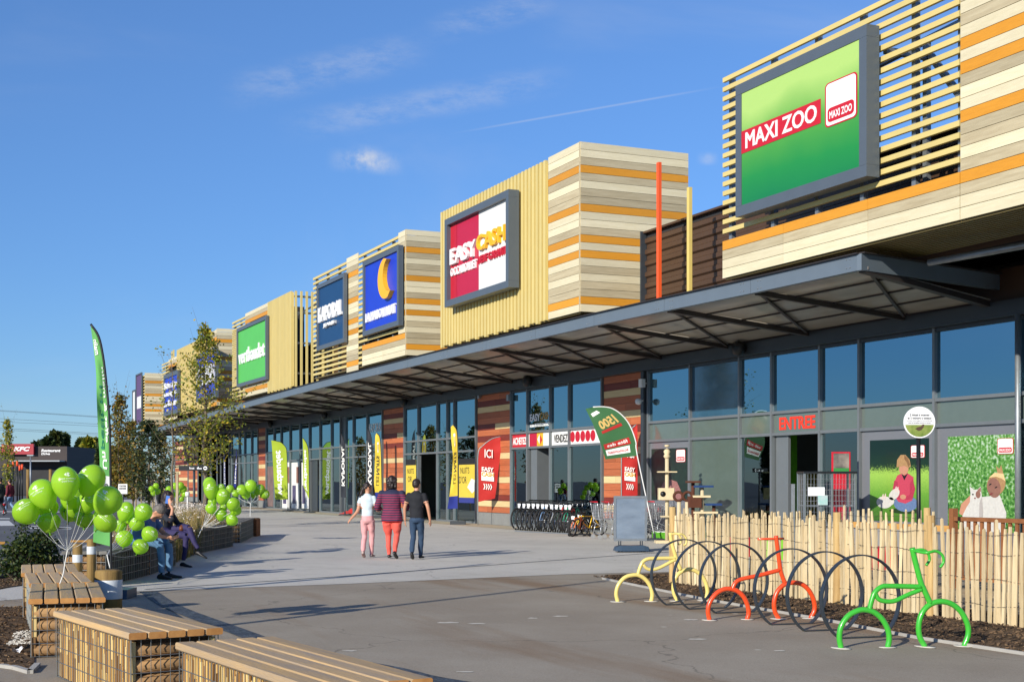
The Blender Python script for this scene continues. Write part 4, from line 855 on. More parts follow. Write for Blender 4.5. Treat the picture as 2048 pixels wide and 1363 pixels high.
def redflag(lab, base, Y, pole, free, hide=False):
    t, S = flag('feather_flag', lab, base, Y, pole, free, M_fred, ripple=.03, polem=M_steel, basekind='none')
    Bp = fp(base[0], 1000, Y); dep = (Vector((Bp.x, Bp.y, 0))-CAM).dot(FW); x0 = pole[0][0]; T = lambda u, v: dp(x0+2+u*(34 if x0 < 1000 else 29), 1003-v*130+u*3, dep-.055)
    for s_, rc, m_, b_ in (('ICI', (.33, .69, .80, .82), M_inkw, .012), ('EASY', (.16, .48, .86, .545), M_inkw, .035), ('CASH', (.16, .40, .86, .465), mat('ink_gold', (214, 160, 40), .7), .035)): mb = MB(); lettering(mb, s_, T, rc, bold=b_); mb.build('lettering', m_, t)
    mb = MB(); mb.grid(lambda u, v: T(.14+.74*u, .335+.135*v)+FW*.012, 3, 3); mb.build('white_field', M_inkw, t)
    for i in range(4):
        u0 = .26+i*.13; mb = MB(); mb.add([T(u0, .20), T(u0+.05, .20), T(u0+.12, .245), T(u0+.05, .29), T(u0, .29), T(u0+.06, .245)], [(0, 1, 2, 5), (5, 2, 3, 4)]); mb.build('arrow', M_inkw, t)
    return t
redflag('red feather flag with white lettering in front of the timber pier', (956, 0), -.75, [(956, 1003), (956, 960), (956.5, 905), (966, 890.5), (984, 877), (1003, 872)], [(990, 996), (993, 974), (998, 930), (1002, 905), (1004, 886), (1004.7, 872.5)])
redflag('red feather flag partly hidden behind the mirrored dark green flag', (1243, 0), -.7, [(1243, 994), (1243, 950), (1244, 900), (1252, 873), (1262, 858), (1273, 848)], [(1275, 990), (1275, 960), (1275, 920), (1275, 885), (1275, 866), (1274.5, 848)])
t, S = flag('feather_flag', 'broad dark green flag on a leaning white pole, mirrored 1500 lettering', (1308, 0), -1.25, [(1274.8, 911), (1272, 884), (1260.5, 851.6), (1245, 830.6), (1226, 817), (1207, 813), (1186, 813.5)], [(1211, 918), (1203, 891.7), (1194, 868), (1187, 850), (1180, 835), (1174, 823), (1171, 817)], M_fdg, ripple=.04, polem=mat('white_pole', (225, 225, 225), .4), polebase=(1309, 1072),
     texts=[('1500', (.2, .52, .82, .68), mat('ink_tan', (206, 172, 100), .7), False, False, .04), ('fête des', (.22, .205, .84, .255), M_inkw, False, False, .01)], basekind='disc')
mb = MB(); mb.grid(lambda u, v: S(.15+.78*u, .18+.09*v, .008), 5, 3); mb.build('red_field', M_fred, t)
mb = MB(); mb.grid(lambda u, v: S(.2+.72*u, .06+.10*v, .008), 5, 3); mb.build('white_field', M_inkw, t)
mb = MB(); lettering(mb, 'économies!', lambda u, v: S(u, v, .012), (.25, .085, .87, .135), bold=.02); mb.build('lettering', M_letr, t)
mb = MB(); mb.grid(lambda u, v: S(.18+.66*u, .455+.045*v, .008), 5, 2); mb.build('red_field', M_fred, t)
mb = MB(); mb.grid(lambda u, v: S(.45+.4*u, .80+.07*v, .008), 3, 3); mb.build('white_field', M_inkw, t)
flag('feather_flag', 'narrow blue feather flag behind the green balloons, left of its pair', (451, 0), -.8, [(451.5, 974), (451, 950), (450.5, 925), (450, 914), (449.6, 909), (449, 906)], [(448, 974), (448, 950), (448.2, 925), (448.4, 914), (448.7, 909), (449, 906)], M_fblue, texts=[('literie', (.2, .1, .8, .75), M_inkw, False, True, .02)])
flag('feather_flag', 'narrow blue feather flag behind the green balloons, right of its pair', (473, 0), -.8, [(472.5, 974), (473.5, 950), (473.8, 925), (473.6, 910), (473.2, 902), (472.7, 897)], [(467, 974), (469, 950), (471, 925), (471.8, 910), (472.2, 902), (472.7, 897)], M_fblue, texts=[('literie', (.2, .1, .8, .75), M_inkw, False, True, .02)])
# ================================================================ SIGNS AND POSTERS ON THE GLASS
def pane_S(x0, y0, x1, y1, Y=-.016):            # pixel rectangle on the glass plane
    a, b, c = fp(x0, y1, Y), fp(x1, y1, Y), fp(x0, y0, Y); X0, X1 = a.x, b.x; zlo = (a.z+fp(x1, y1, Y).z)/2; zhi = (c.z+fp(x1, y0, Y).z)/2
    return plane((X0, Y, zlo), (X1-X0, 0, 0), (0, 0, zhi-zlo))
def glass_text(s_, X0, X1, z0, z1, m, lab, bold=.03, name='window_lettering'):
    mb = MB(); lettering(mb, s_, plane((X0, -.018, z0), (X1-X0, 0, 0), (0, 0, z1-z0)), thick=(0, -.006, 0), bold=bold)
    return tag(mb.build(name, m, loc=(X0, -.02, z0)), lab, 'lettering')
glass_text('ENTREE', fp(1560, 850).x, fp(1632, 850).x, 2.78, 3.08, mat('letter_vermilion', (236, 60, 40), .5), 'red capital lettering above the open pet shop door', .03)
x = lambda p: XA(p)
glass_text('ACHETEZ', x(1027), x(1054), 2.80, 3.05, M_letw, 'white word on the red panel left of the shop door'); glass_text('VENDEZ', x(1109), x(1136), 2.80, 3.05, M_ink, 'black word on the white panel right of the shop door', .01)
glass_text('EASY', x(1061), x(1081), 3.55, 3.80, M_letw, 'white half of the name on the upper glass', .03); glass_text('CASH', x(1081), x(1100), 3.57, 3.82, mat('letter_bronze', (176, 140, 70), .5), 'bronze half of the name on the upper glass', .03)
glass_text('occasion EN TOUTE CONFIANCE', x(1061), x(1100), 3.36, 3.48, M_letw, 'small white slogan under the name on the upper glass', .02)
glass_text('KAPORAL', x(739), x(765), 3.75, 4.15, M_letw, 'thin white name on the upper glass of the jeans shop', .0)
tg = thing('arrow_panel', 'red and yellow panel with two facing arrows above the shop door', 'sign', (x(1080), -.02, 2.72)); X0, X1 = x(1060), x(1087)
MB().box(X0, X0+(X1-X0)*.55, -.02, -.013, Z1+.04, Z2-.04).build('red_field', M_halfred, tg); MB().box(X0+(X1-X0)*.56, X1, -.02, -.013, Z1+.04, Z2-.04).build('yellow_field', M_gold, tg)
c = X0+(X1-X0)*.78; w_ = (X1-X0)*.18
for pts, m_ in ((((-.1, .15), (-1, .5), (-.1, .9)), M_letw), (((.1, .1), (1, .45), (.1, .85)), M_letr)): mb = MB(); mb.add([(c+a*w_, -.024, Z1+.04+b*.44) for a, b in pts], [(0, 1, 2)]); mb.build('arrow', m_, tg)
for i in range(5):
    cx_ = x(1146+i*10.2); mb = MB(); mb.prism([(cx_+.16*math.cos(a*math.pi/10), -.016, 2.95+.17*math.sin(a*math.pi/10)) for a in range(20)], (0, -.006, 0)); o = mb.build('round_icon', M_letr, loc=(cx_, -.016, 2.95)); tag(o, 'small round red icon on the white strip right of the shop door', 'icon', 'red icons on the white strip')
# posters
def photo_mat(name, stops, sc, amt, det=2, zw=1.): m = bpy.data.materials.new(name); m.use_nodes = True; MATS[name] = m; return gradient_mat(m, stops, sc, amt, rough=.3, det=det, zw=zw)
M_grassph = photo_mat('grass_photo', [(.0, (40, 84, 24)), (.45, (96, 150, 50)), (.72, (150, 190, 80)), (.80, (26, 52, 34)), (1.3, (16, 40, 34))], 26, .26, 6)
M_meadow = photo_mat('meadow_photo', [(.38, (28, 74, 26)), (.5, (62, 118, 44)), (.62, (104, 154, 74)), (.74, (176, 196, 176))], 15, 1., 6, .12)
M_skin = mat('skin', (190, 136, 110), .55, var=.08, scale=20); M_hairb = mat('hair_blond', (186, 150, 104), .6, rgb2=(140, 104, 66), scale=30, stretch=(3, 3, .4)); M_pink = mat('print_pink', (188, 66, 88), .5, var=.15, scale=40); M_jeanp = mat('print_jeans', (96, 120, 160), .5, var=.2, scale=20); M_furw = mat('print_white_fur', (200, 198, 192), .6, var=.12, scale=20); M_shadowface = mat('print_face', (140, 98, 84), .6, var=.2, scale=8)
def poster(name, lab, px, m, Y=-.016, cat='poster', grp='printed posters on the shop windows'):
    S = pane_S(*px, Y); o, u, v = S(0, 0), S(1, 0), S(0, 1); t = thing(name, lab, cat, tuple(o), grp)
    mb = MB(); mb.prism([S(0, 0), S(1, 0), S(1, 1), S(0, 1)], (0, -.003, 0)); mb.build('sheet', m, t); return t, S
def shape(t, S, nm, pts, m, off): mb = MB(); mb.add([S(a, b)+Vector((0, -off, 0)) for a, b in pts], [tuple(range(len(pts)))]); mb.build(nm, m, t)
def ell(cx_, cy_, rx, ry, rot=0, n=20): return [(cx_+rx*math.cos(2*math.pi*i/n)*math.cos(rot)-ry*math.sin(2*math.pi*i/n)*math.sin(rot), cy_+rx*math.cos(2*math.pi*i/n)*math.sin(rot)+ry*math.sin(2*math.pi*i/n)*math.cos(rot)) for i in range(n)]
t, S = poster('window_poster', 'window poster of a blond child in a pink jumper with white rabbits on grass', (1740, 878, 1858, 1042), M_grassph)
shape(t, S, 'jeans', ell(.62, .22, .20, .10), M_jeanp, .005); shape(t, S, 'jumper', [(.44, .3), (.43, .48), (.48, .56), (.55, .585), (.66, .585), (.75, .54), (.76, .40), (.73, .26), (.62, .22), (.5, .24)], M_pink, .006)
shape(t, S, 'face', ell(.59, .64, .08, .075), M_skin, .007); shape(t, S, 'hair', [(.47, .66), (.48, .75), (.54, .81), (.62, .81), (.69, .75), (.71, .67), (.67, .65), (.6, .68), (.52, .665)], M_hairb, .009); shape(t, S, 'hand', ell(.58, .30, .05, .03), M_skin, .0075)
shape(t, S, 'sleeve', [(.43, .50), (.40, .38), (.44, .29), (.52, .27), (.53, .31), (.48, .34), (.49, .48)], mat('print_pink_shade', (170, 52, 76), .5, var=.2, scale=40), .0072); shape(t, S, 'sleeve', [(.74, .52), (.78, .40), (.74, .28), (.62, .26), (.62, .30), (.69, .33), (.69, .46)], mat('print_pink_shade'), .0072); shape(t, S, 'collar', [(.55, .585), (.60, .50), (.66, .585), (.60, .555)], M_blk, .0074)
shape(t, S, 'hair_shade', [(.60, .81), (.66, .77), (.70, .69), (.67, .66), (.64, .72), (.60, .76)], mat('hair_shade', (130, 96, 62), .6, var=.2, scale=40), .0095); shape(t, S, 'shadow', ell(.60, .13, .26, .035), mat('print_dark_grass', (30, 60, 20), .5, var=.3, scale=30), .0045)
for ex, ey in ((.235, .30), (.275, .305), (.46, .395), (.49, .39)): shape(t, S, 'rabbit_ear', ell(ex, ey, .012, .035, -.2), mat('print_ear', (214, 190, 184), .6), .009)
shape(t, S, 'rabbit', ell(.26, .23, .14, .075), M_furw, .008); shape(t, S, 'rabbit', ell(.37, .245, .06, .05), M_furw, .0085); shape(t, S, 'rabbit', ell(.43, .33, .10, .06, .5), M_furw, .0085)
badge(t, S, .71, .77, .94, .92, .010)
t, S = poster('window_poster', 'window poster of a woman hugging a white cat in a flower meadow', (1896, 870, 2037, 1062), M_meadow)
shape(t, S, 'shoulder', [(.25, .0), (.2, .25), (.3, .34), (.5, .36), (.75, .38), (.84, .2), (.82, 0)], M_furw, .005); shape(t, S, 'arm', [(.17, .18), (.2, .28), (.34, .38), (.38, .36), (.28, .25), (.22, .16)], M_skin, .006)
shape(t, S, 'hair', ell(.70, .49, .135, .112, .5), M_hairb, .007); shape(t, S, 'hair_knot', [(.72, .6), (.70, .68), (.745, .65), (.77, .69), (.79, .63), (.80, .6)], M_hairb, .0075); shape(t, S, 'face', ell(.67, .455, .092, .105, .45), M_shadowface, .008)
shape(t, S, 'cat', [(.34, .05), (.33, .3), (.34, .40), (.325, .47), (.39, .435), (.44, .435), (.485, .47), (.5, .38), (.52, .2), (.5, .05)], M_furw, .010); shape(t, S, 'hair_light', [(.60, .56), (.68, .61), (.80, .60), (.83, .52), (.78, .55), (.70, .57)], mat('hair_pale', (222, 192, 140), .6, var=.2, scale=40), .0085); shape(t, S, 'eye', ell(.62, .49, .02, .007, .4), M_blk, .0095); shape(t, S, 'eye', ell(.70, .46, .02, .007, .4), M_blk, .0095); shape(t, S, 'mouth', ell(.63, .39, .028, .008, .4), mat('print_lip', (120, 50, 50), .5), .0095); shape(t, S, 'cat_eye', ell(.375, .385, .012, .009), M_blk, .013); shape(t, S, 'cat_nose', ell(.405, .345, .012, .008), mat('print_lip'), .013); shape(t, S, 'cat_shade', [(.46, .05), (.47, .3), (.5, .36), (.52, .2), (.5, .05)], mat('print_fur_shade', (170, 164, 160), .6, var=.1, scale=20), .0115); shape(t, S, 'cat_ear', [(.44, .43), (.485, .46), (.492, .41)], M_shadowface, .0125); shape(t, S, 'cat_patch', ell(.45, .385, .035, .04), M_shadowface, .012)
badge(t, S, .72, .80, .94, .96, .013)
t, S = poster('window_poster', 'dark window poster with a long haired dog behind the cat trees', (1303, 896, 1375, 1000), mat('dark_green_print', (34, 54, 44), .35, rgb2=(24, 36, 32), scale=5))
shape(t, S, 'dog', [(.3, 0), (.28, .25), (.36, .36), (.55, .4), (.72, .36), (.82, .2), (.85, 0)], mat('print_dog', (170, 120, 116), .6, rgb2=(120, 78, 76), scale=25), .006); badge(t, S, .7, .73, .95, .97, .008)
t, S = poster('window_poster', 'yellow bedding offer poster with a mattress behind the yellow flag', (918, 916, 952, 1005), M_fyel)
shape(t, S, 'black_band', [(0, .86), (1, .86), (1, 1), (0, 1)], M_ink, .005); shape(t, S, 'blue_band', [(0, 0), (1, 0), (1, .12), (0, .12)], M_fblue, .005); shape(t, S, 'mattress', [(.5, .35), (.75, .55), (1, .5), (1, .3), (.78, .22)], M_inkwr, .006)
for s_, rc in (('NUITS', (.1, .66, .62, .80)), ("D'OR", (.02, .44, .46, .60))): mb = MB(); lettering(mb, s_, lambda u, v: S(u, v)+Vector((0, -.008, 0)), rc, bold=0); mb.build('lettering', M_ink, t)
t, S = poster('window_poster', 'yellow bedding offer poster beside the open door', (812, 918, 832, 1002), M_fyel)
shape(t, S, 'black_band', [(0, .86), (1, .86), (1, 1), (0, 1)], M_ink, .005); shape(t, S, 'blue_band', [(0, 0), (1, 0), (1, .12), (0, .12)], M_fblue, .005)
for s_, rc in (('NUITS', (.15, .66, .8, .78)), ('OR', (.2, .46, .6, .60))): mb = MB(); lettering(mb, s_, lambda u, v: S(u, v)+Vector((0, -.008, 0)), rc, bold=0); mb.build('lettering', M_ink, t)
for i, (a, b) in enumerate(((564.5, 581), (583, 601), (603, 619))):
    t, S = poster('display_panel', ('white shop window panel with a pair of fashion photos, behind the broad lime flag', 'white shop window panel with tall fashion photos and small print', 'white shop window panel partly behind the edge-on lime flag')[i], (a, 924, b, 1016), M_whitep)
    shape(t, S, 'photo', [(.55, .55), (.9, .55), (.9, .9), (.55, .9)], M_shadowface, .005); shape(t, S, 'photo', [(.1, .1), (.5, .1), (.5, .5), (.1, .5)], mat('print_violet', (84, 76, 110), .5, var=.4, scale=12), .005)
t, S = poster('display_panel', 'narrow window photo strip of people beside the timber pier', (535, 932, 548, 1012), mat('print_people', (150, 120, 110), .5, rgb2=(70, 66, 70), scale=4, stretch=(3, 1, .5)))
# open doors
MB().box(x(1551), x(1575), .02, .09, .03, Z1-.04).build('door_leaf', M_alu, bld); MB().box(x(1061), x(1073), .02, .8, .03, Z1-.04).build('door_leaf', M_alu, bld); MB().box(x(622.5), x(634), .02, .06, .03, Z1-.04).build('door_leaf', M_dalu, bld)
inner('blue_counter', x(844), x(866), 1.2, 1.9, .013, 1.1, M_fblue); inner('red_stand', x(1079), x(1099), 1.0, 1.3, .013, 1.7, M_red)
# wall fittings
def fitting(nm, px, py, Y, sz, m, lab, cat, rnd=False):
    p = fp(px, py, Y); mb = MB()
    if rnd: mb.lathe([(.02, -sz), (sz*.8, -sz*.7), (sz, 0), (sz*.8, sz*.6), (.02, sz*.8)], tuple(p), 12); mb.bar(p, p+Vector((0, -Y-.03, .03)), .05, .05)
    else: mb.bbox(p, (sz, 0, 0), (0, sz*.8, 0), (0, 0, sz*1.3), .02); mb.bar(p, p+Vector((0, -Y-.03, 0)), .04, .04)
    return tag(mb.build(nm, m, loc=tuple(p)), lab, cat)
fitting('dome_camera', 1277, 802, -.3, .10, M_whitep, 'white dome security camera on the timber pier', 'camera', True); fitting('wall_lamp', 1284, 766, -.2, .09, M_whitep, 'white floodlight high on the timber pier', 'lamp')
fitting('wall_lamp', 1017, 795, -.15, .08, M_steel, 'small grey lamp on the pier left of the second hand shop', 'lamp'); fitting('wall_lamp', 958, 792, -.15, .07, M_steel, 'small grey lamp beside the bedding shop glazing', 'lamp')
for i, (px, py) in enumerate(((1477, 696), (1054, 762), (807, 803), (648, 830), (540, 848))):
    p = fp(px, py, -.45); mb = MB(); mb.lathe([(.03, -.13), (.16, -.12), (.19, 0), (.16, .1), (.03, .11)], (0, 0, 0), 12, M=Matrix.Rotation(math.pi/2, 3, 'X')); mb.v = [(a+p.x, b+p.y, c_+p.z) for a, b, c_ in mb.v]; mb.bar(p, (p.x, -.25, p.z+.05), .06, .06)
    tag(mb.build('loudspeaker', M_blk, loc=tuple(p)), ('black round loudspeaker under the canopy near the entrance lettering', 'black round loudspeaker above the shop with the white strip', 'black round loudspeaker above the open bedding shop door', 'black round loudspeaker above the second lime flag', 'black round loudspeaker near the narrow timber pier')[i], 'loudspeaker', 'loudspeakers under the canopy')
# ================================================================ GABION BENCHES
M_plank = mat('bench_plank', (202, 166, 110), .75, rgb2=(158, 142, 122), scale=2.2, stretch=(.45, 5, 5), objvar=.16, bump=.25, bscale=30)
M_plankend = mat('plank_end', (206, 150, 84), .8, rgb2=(176, 120, 62), scale=12)
M_log = mat('log_wood', (160, 124, 80), .8, rgb2=(112, 84, 54), scale=4, stretch=(3, .4, 3), objvar=.18, bump=.3, bscale=25)
M_stick = [mat('split_timber_%d' % i, c, .85, var=.2, scale=6, stretch=(3, 3, .4)) for i, c in enumerate(((206, 172, 104), (184, 146, 84), (156, 116, 64), (216, 188, 126), (132, 98, 58)))]
M_cage = mat('gabion_wire', (150, 152, 148), .4, .8)
M_dstick = [mat('weathered_timber_%d' % i, c, .9, var=.25, scale=6, stretch=(3, 3, .4)) for i, c in enumerate(((92, 86, 76), (70, 66, 60), (54, 50, 46), (110, 102, 88), (46, 42, 38)))]; M_dplank = mat('weathered_plank', (118, 116, 110), .8, rgb2=(92, 90, 86), scale=3, stretch=(.5, 3, 3), objvar=.1)
def gabion(lab, L_=1.85, W_=.62, seed=1, detail=2, plm=None, stm=None):
    """local frame: length along x, width along y, base z=0; logs at the +x end and -x end"""
    r = random.Random(seed); t = thing('gabion_bench', lab, 'bench', (0, 0, 0), 'wire basket benches with plank seats')
    MB().box(-L_/2+.05, L_/2-.05, -W_/2+.06, W_/2-.06, .0, .46).build('core', mat('gabion_core', (70, 54, 36), .9, var=.3, scale=6), t)
    pw = (W_+.05-4*.014)/5
    for i in range(5):
        y0 = -W_/2-.025+i*(pw+.014); mb = MB(); dl = r.uniform(0, .012)
        mb.bbox((dl, y0+pw/2, .497), (0, pw/2, 0), (0, 0, .0235), (L_/2+.03, 0, 0), .008); mb.m[0] = mb.m[1] = 1; mb.build('plank', [plm or M_plank, plm or M_plankend], t)
    for e in (-1, 1):
        for k in range(4):
            z = .062+k*.108; rr = r.uniform(.047, .053); mb = MB(); x = e*(L_/2-.055)
            mb.tube([(x+r.uniform(-.01, .01), -W_/2+.02, z), (x, 0, z+.004), (x+r.uniform(-.01, .01), W_/2-.02, z)], rr, 10); mb.build('log', M_log, t)
    for e in (-1, 1):                                       # split timber packed behind the long mesh
        mbs = MB(); x = -L_/2+.02
        while x < L_/2-.02:
            wd = r.uniform(.012, .026); z = .005
            while z < .43:
                hgt = min(.455-z, r.choice((.45, .45, .34, .26, .18))*r.uniform(.85, 1.1)); d_ = r.uniform(.0, .02)
                y = e*(W_/2-.02-d_)
                mbs.bbox((x+wd/2+r.uniform(-.002, .002), y, z+hgt/2), (wd/2*.92, r.uniform(-.004, .004), 0), (0, .018, 0), (r.uniform(-.006, .006), 0, hgt/2*.98), .005, r.randrange(5)); z += hgt
            x += wd
        o = mbs.build('timber_filling', stm or M_stick, t); o['kind'] = 'stuff'
    if detail:
        mbw = MB(); rr = .003 if detail > 1 else .004; st = .062 if detail > 1 else .1
        for e in (-1, 1):
            n_ = int(L_/st)
            for i in range(n_+1): x = -L_/2+L_*i/n_; mbw.tube([(x, e*(W_/2+.004), .0), (x, e*(W_/2+.004), .47)], rr, 4, cap=False)
            n2 = int(W_/.065)
            for i in range(n2+1): y = -W_/2+W_*i/n2; mbw.tube([(e*(L_/2+.004), y, .0), (e*(L_/2+.004), y, .47)], rr, 4, cap=False)
            for k in range(5):
                z = .01+k*.115; mbw.tube([(-L_/2, e*(W_/2+.007), z), (L_/2, e*(W_/2+.007), z)], rr*1.15, 4, cap=False); mbw.tube([(e*(L_/2+.007), -W_/2, z), (e*(L_/2+.007), W_/2, z)], rr*1.15, 4, cap=False)
        o = mbw.build('wire_mesh', M_cage, t); o['kind'] = 'stuff'
    return t
def place(t, a, b, side=None):          # a: near end centre, b: far end centre on the ground
    a, b = Vector(a), Vector(b); c = (a+b)/2; t.location = (c.x, c.y, 0); t.rotation_euler = (0, 0, math.atan2(a.y-b.y, a.x-b.x))
gA = gabion('plank topped wire bench filled with split timber, in front of the banded log bollard'); place(gA, (35.43, -17.50), (33.62, -17.80))
gB = gabion('plank topped wire bench closest to the dark gravel strip', 2.2, .62, 2); place(gB, (38.3, -17.02), (36.2, -17.29))
g3 = gabion('wire bench with the balloon string tied to its planks', 1.86, .60, 3); place(g3, (32.38, -17.90), (30.53, -17.73))
g4 = copy_tree(g3, None, 'middle wire bench of the three beside the planted bed'); place(g4, (30.33, -17.75), (28.72, -17.67)); g4.scale = (.88, .95, .99)
g5 = copy_tree(g3, None, 'wire bench beside the leafy bush, behind two others'); place(g5, (28.55, -17.69), (26.97, -17.57)); g5.scale = (.86, .97, .98)
gl = gabion('low wire bench the seated man is on', 2.35, .62, 4, 1, M_dplank, M_dstick)
labs = ['low wire bench behind the tall green flag', 'low wire bench the seated couple sit on', 'low wire bench behind the woman with crossed legs, balloons tied to it', 'low wire bench in the row beyond the balloon bunch', 'low wire bench beside the small orange planter', 'low wire bench farthest along the row']
ends = [((24.1, -16.5), (22.0, -15.55)), ((21.9, -15.5), (19.4, -14.65)), ((16.2, -13.8), (14.2, -12.9)), ((14.1, -12.85), (12.4, -12.05)), ((10.7, -11.5), (8.9, -10.9)), ((8.7, -10.85), (6.6, -10.2))]
for i, (a, b) in enumerate(ends):
    t = gl if i == 0 else copy_tree(gl); t['label'] = labs[i]; a, b = Vector((*a, 0)), Vector((*b, 0)); d = (b-a).normalized(); n_ = Vector((d.y, -d.x, 0))     # a,b: plaza-side foot of the bench
    if n_.y > 0: n_ = -n_
    place(t, a+n_*.31, b+n_*.31); t.scale = ((b-a).length/2.35, 1, 1)
# ================================================================ LOG BOLLARDS
M_bol = mat('bollard_wood', (150, 122, 66), .75, rgb2=(112, 86, 44), scale=4, stretch=(3, 3, .35), bump=.3, bscale=20); M_band = mat('white_band', (206, 212, 216), .45, var=.06, scale=4, bump=.5, bscale=7)
def bollard(lab, foot, R_, H_, b0, b1):
    P = gp(*foot); t = thing('log_bollard', lab, 'bollard', tuple(P), 'round timber bollards with white bands')
    mb = MB(); mb.lathe([(R_, -.02), (R_*1.01, H_*.5), (R_, H_-.03), (R_*.93, H_-.005), (R_*.4, H_), (.001, H_)], tuple(P), 24); mb.build('log', M_bol, t)
    mb = MB(); mb.lathe([(R_*1.015, b0), (R_*1.03, b0+.005), (R_*1.03, b1-.005), (R_*1.015, b1)], tuple(P), 24); mb.build('band', M_band, t)
bollard('thick log bollard with a broad crinkled white band', (217, 1222), .158, .50, .155, .38); bollard('slim log bollard with white band, left of a pair', (155, 1180), .068, .67, .40, .51); bollard('slim taller log bollard with white band, right of a pair', (183, 1192), .061, .775, .57, .675)
# ================================================================ BALLOONS
def balloon_mat():
    m = bpy.data.materials.new('lime_latex'); m.use_nodes = True; N, L = m.node_tree.nodes, m.node_tree.links; b = N['Principled BSDF']; o = [q for q in N if q.type == 'OUTPUT_MATERIAL'][0]
    oi = N.new('ShaderNodeObjectInfo'); mr = N.new('ShaderNodeMapRange'); L.new(oi.outputs['Random'], mr.inputs[0]); mr.inputs[3].default_value = .88; mr.inputs[4].default_value = 1.1
    vm = N.new('ShaderNodeVectorMath'); vm.operation = 'SCALE'; vm.inputs[0].default_value = lin((176, 224, 62)); L.new(mr.outputs[0], vm.inputs['Scale']); L.new(vm.outputs[0], b.inputs['Base Color'])
    b.inputs['Roughness'].default_value = .22; b.inputs['Coat Weight'].default_value = .3; tl = N.new('ShaderNodeBsdfTranslucent'); tl.inputs[0].default_value = lin((196, 236, 60))+(1,)
    mx_ = N.new('ShaderNodeMixShader'); mx_.inputs[0].default_value = .45; L.new(b.outputs[0], mx_.inputs[1]); L.new(tl.outputs[0], mx_.inputs[2]); L.new(mx_.outputs[0], o.inputs['Surface']); return m
M_bal = balloon_mat(); M_knot = mat('latex_knot', (90, 140, 20), .5); M_str = mat('white_string', (222, 222, 218), .6); M_print = mat('balloon_print', (225, 238, 205), .5)
def bprof(R_, Hh):                     # radius at height; z=0 centre, neck at the bottom
    o = []
    for i in range(15):
        a = math.pi*(i/14); z = -math.cos(a); rr = math.sin(a)
        if z < 0: rr *= 1-.20*(-z)**1.4; zz = z*1.12
        else: zz = z*.98
        o.append((max(rr, .012)*R_, zz*Hh))
    return o
def balloon(c, neck, R_, Hh, tie, lab, grp, printed=True, seg=24, rs=None):
    c, neck, tie = Vector(c), Vector(neck), Vector(tie); ax = (c-neck).normalized(); t = thing('balloon', lab, 'balloon', tuple(c), grp)
    z = ax; x = (-FW-z*(-FW).dot(z)).normalized(); y = z.cross(x); M3 = Matrix((x, y, z)).transposed()
    mb = MB(); mb.lathe(bprof(R_, Hh), tuple(c), seg, M=M3); mb.build('skin', M_bal, t)
    nb = c-ax*Hh*1.12; mb = MB(); mb.lathe([(.012, .0), (.006, -.012), (.011, -.022), (.014, -.03)], tuple(nb), 8, M=M3); mb.build('knot', M_knot, t)
    a = nb-ax*.03; mid = (a+tie)/2+Vector((0, 0, -.03)); mb = MB(); mb.tube(spline([a, mid, tie], 5), .0022 if (c-CAM).length < 25 else .004, 4, cap=False); mb.build('string', M_str, t)
    if printed:
        pr = bprof(R_, Hh); zs = [p[1] for p in pr]; rr = [p[0] for p in pr]; az = rs.uniform(-.7, .7)
        def S(u, v):
            zz = (v-.5)*Hh*1.5; ra = float(np.interp(zz, zs, rr))*1.012+.001; an = az+(u-.5)*1.5; return c+M3 @ Vector((ra*math.cos(an), ra*math.sin(an), zz))
        for s_, rc in (('Centre commercial', (.1, .50, .9, .57)), ('Grand Evreux', (.22, .39, .78, .46))): mb = MB(); lettering(mb, s_, S, rc, bold=.01); mb.build('print', M_print, t)
        mb = MB(); mb.add([S(.34, .70), S(.47, .62), S(.47, .78)], [(0, 1, 2)]); mb.build('print', M_print, t)
        pts = [(.50, .62), (.50, .78), (.56, .79), (.66, .74), (.60, .73), (.56, .70), (.60, .67), (.66, .66), (.56, .61)]; mb = MB(); mb.add([S(a_, b_) for a_, b_ in pts], [(0, 1, 2, 5), (2, 3, 4, 5), (0, 5, 6, 8), (6, 7, 8)]); mb.build('print', M_print, t)
    return t
def bunch(lst, dep, spread, tiepx, tiedep, lab, grp, seed, printed=True, seg=24, tail=None):
    r = random.Random(seed); tie = dp(*tiepx, tiedep)
    for i, q in enumerate(lst):
        cx_, cy_, rx, ry, nx, ny = q; d = dep+(r.uniform(-spread, spread) if len(q) == 6 else 0); d = dep+spread*(-1+2*i/max(1, len(lst)-1))
        balloon(dp(cx_, cy_, d), dp(nx, ny, d-.04), rx/FPX*d, ry/FPX*d/1.04, tie, lab, grp, printed, seg, r)
    if tail: mb = MB(); mb.tube(spline([tie]+[dp(*p, tiedep) for p in tail], 5), .006 if dep < 20 else .009, 6); o = mb.build('balloon_ribbon', M_str, loc=tuple(dp(*tail[-1], tiedep))); tag(o, 'twisted white string holding '+grp.replace('balloons', 'the balloons'), 'string')
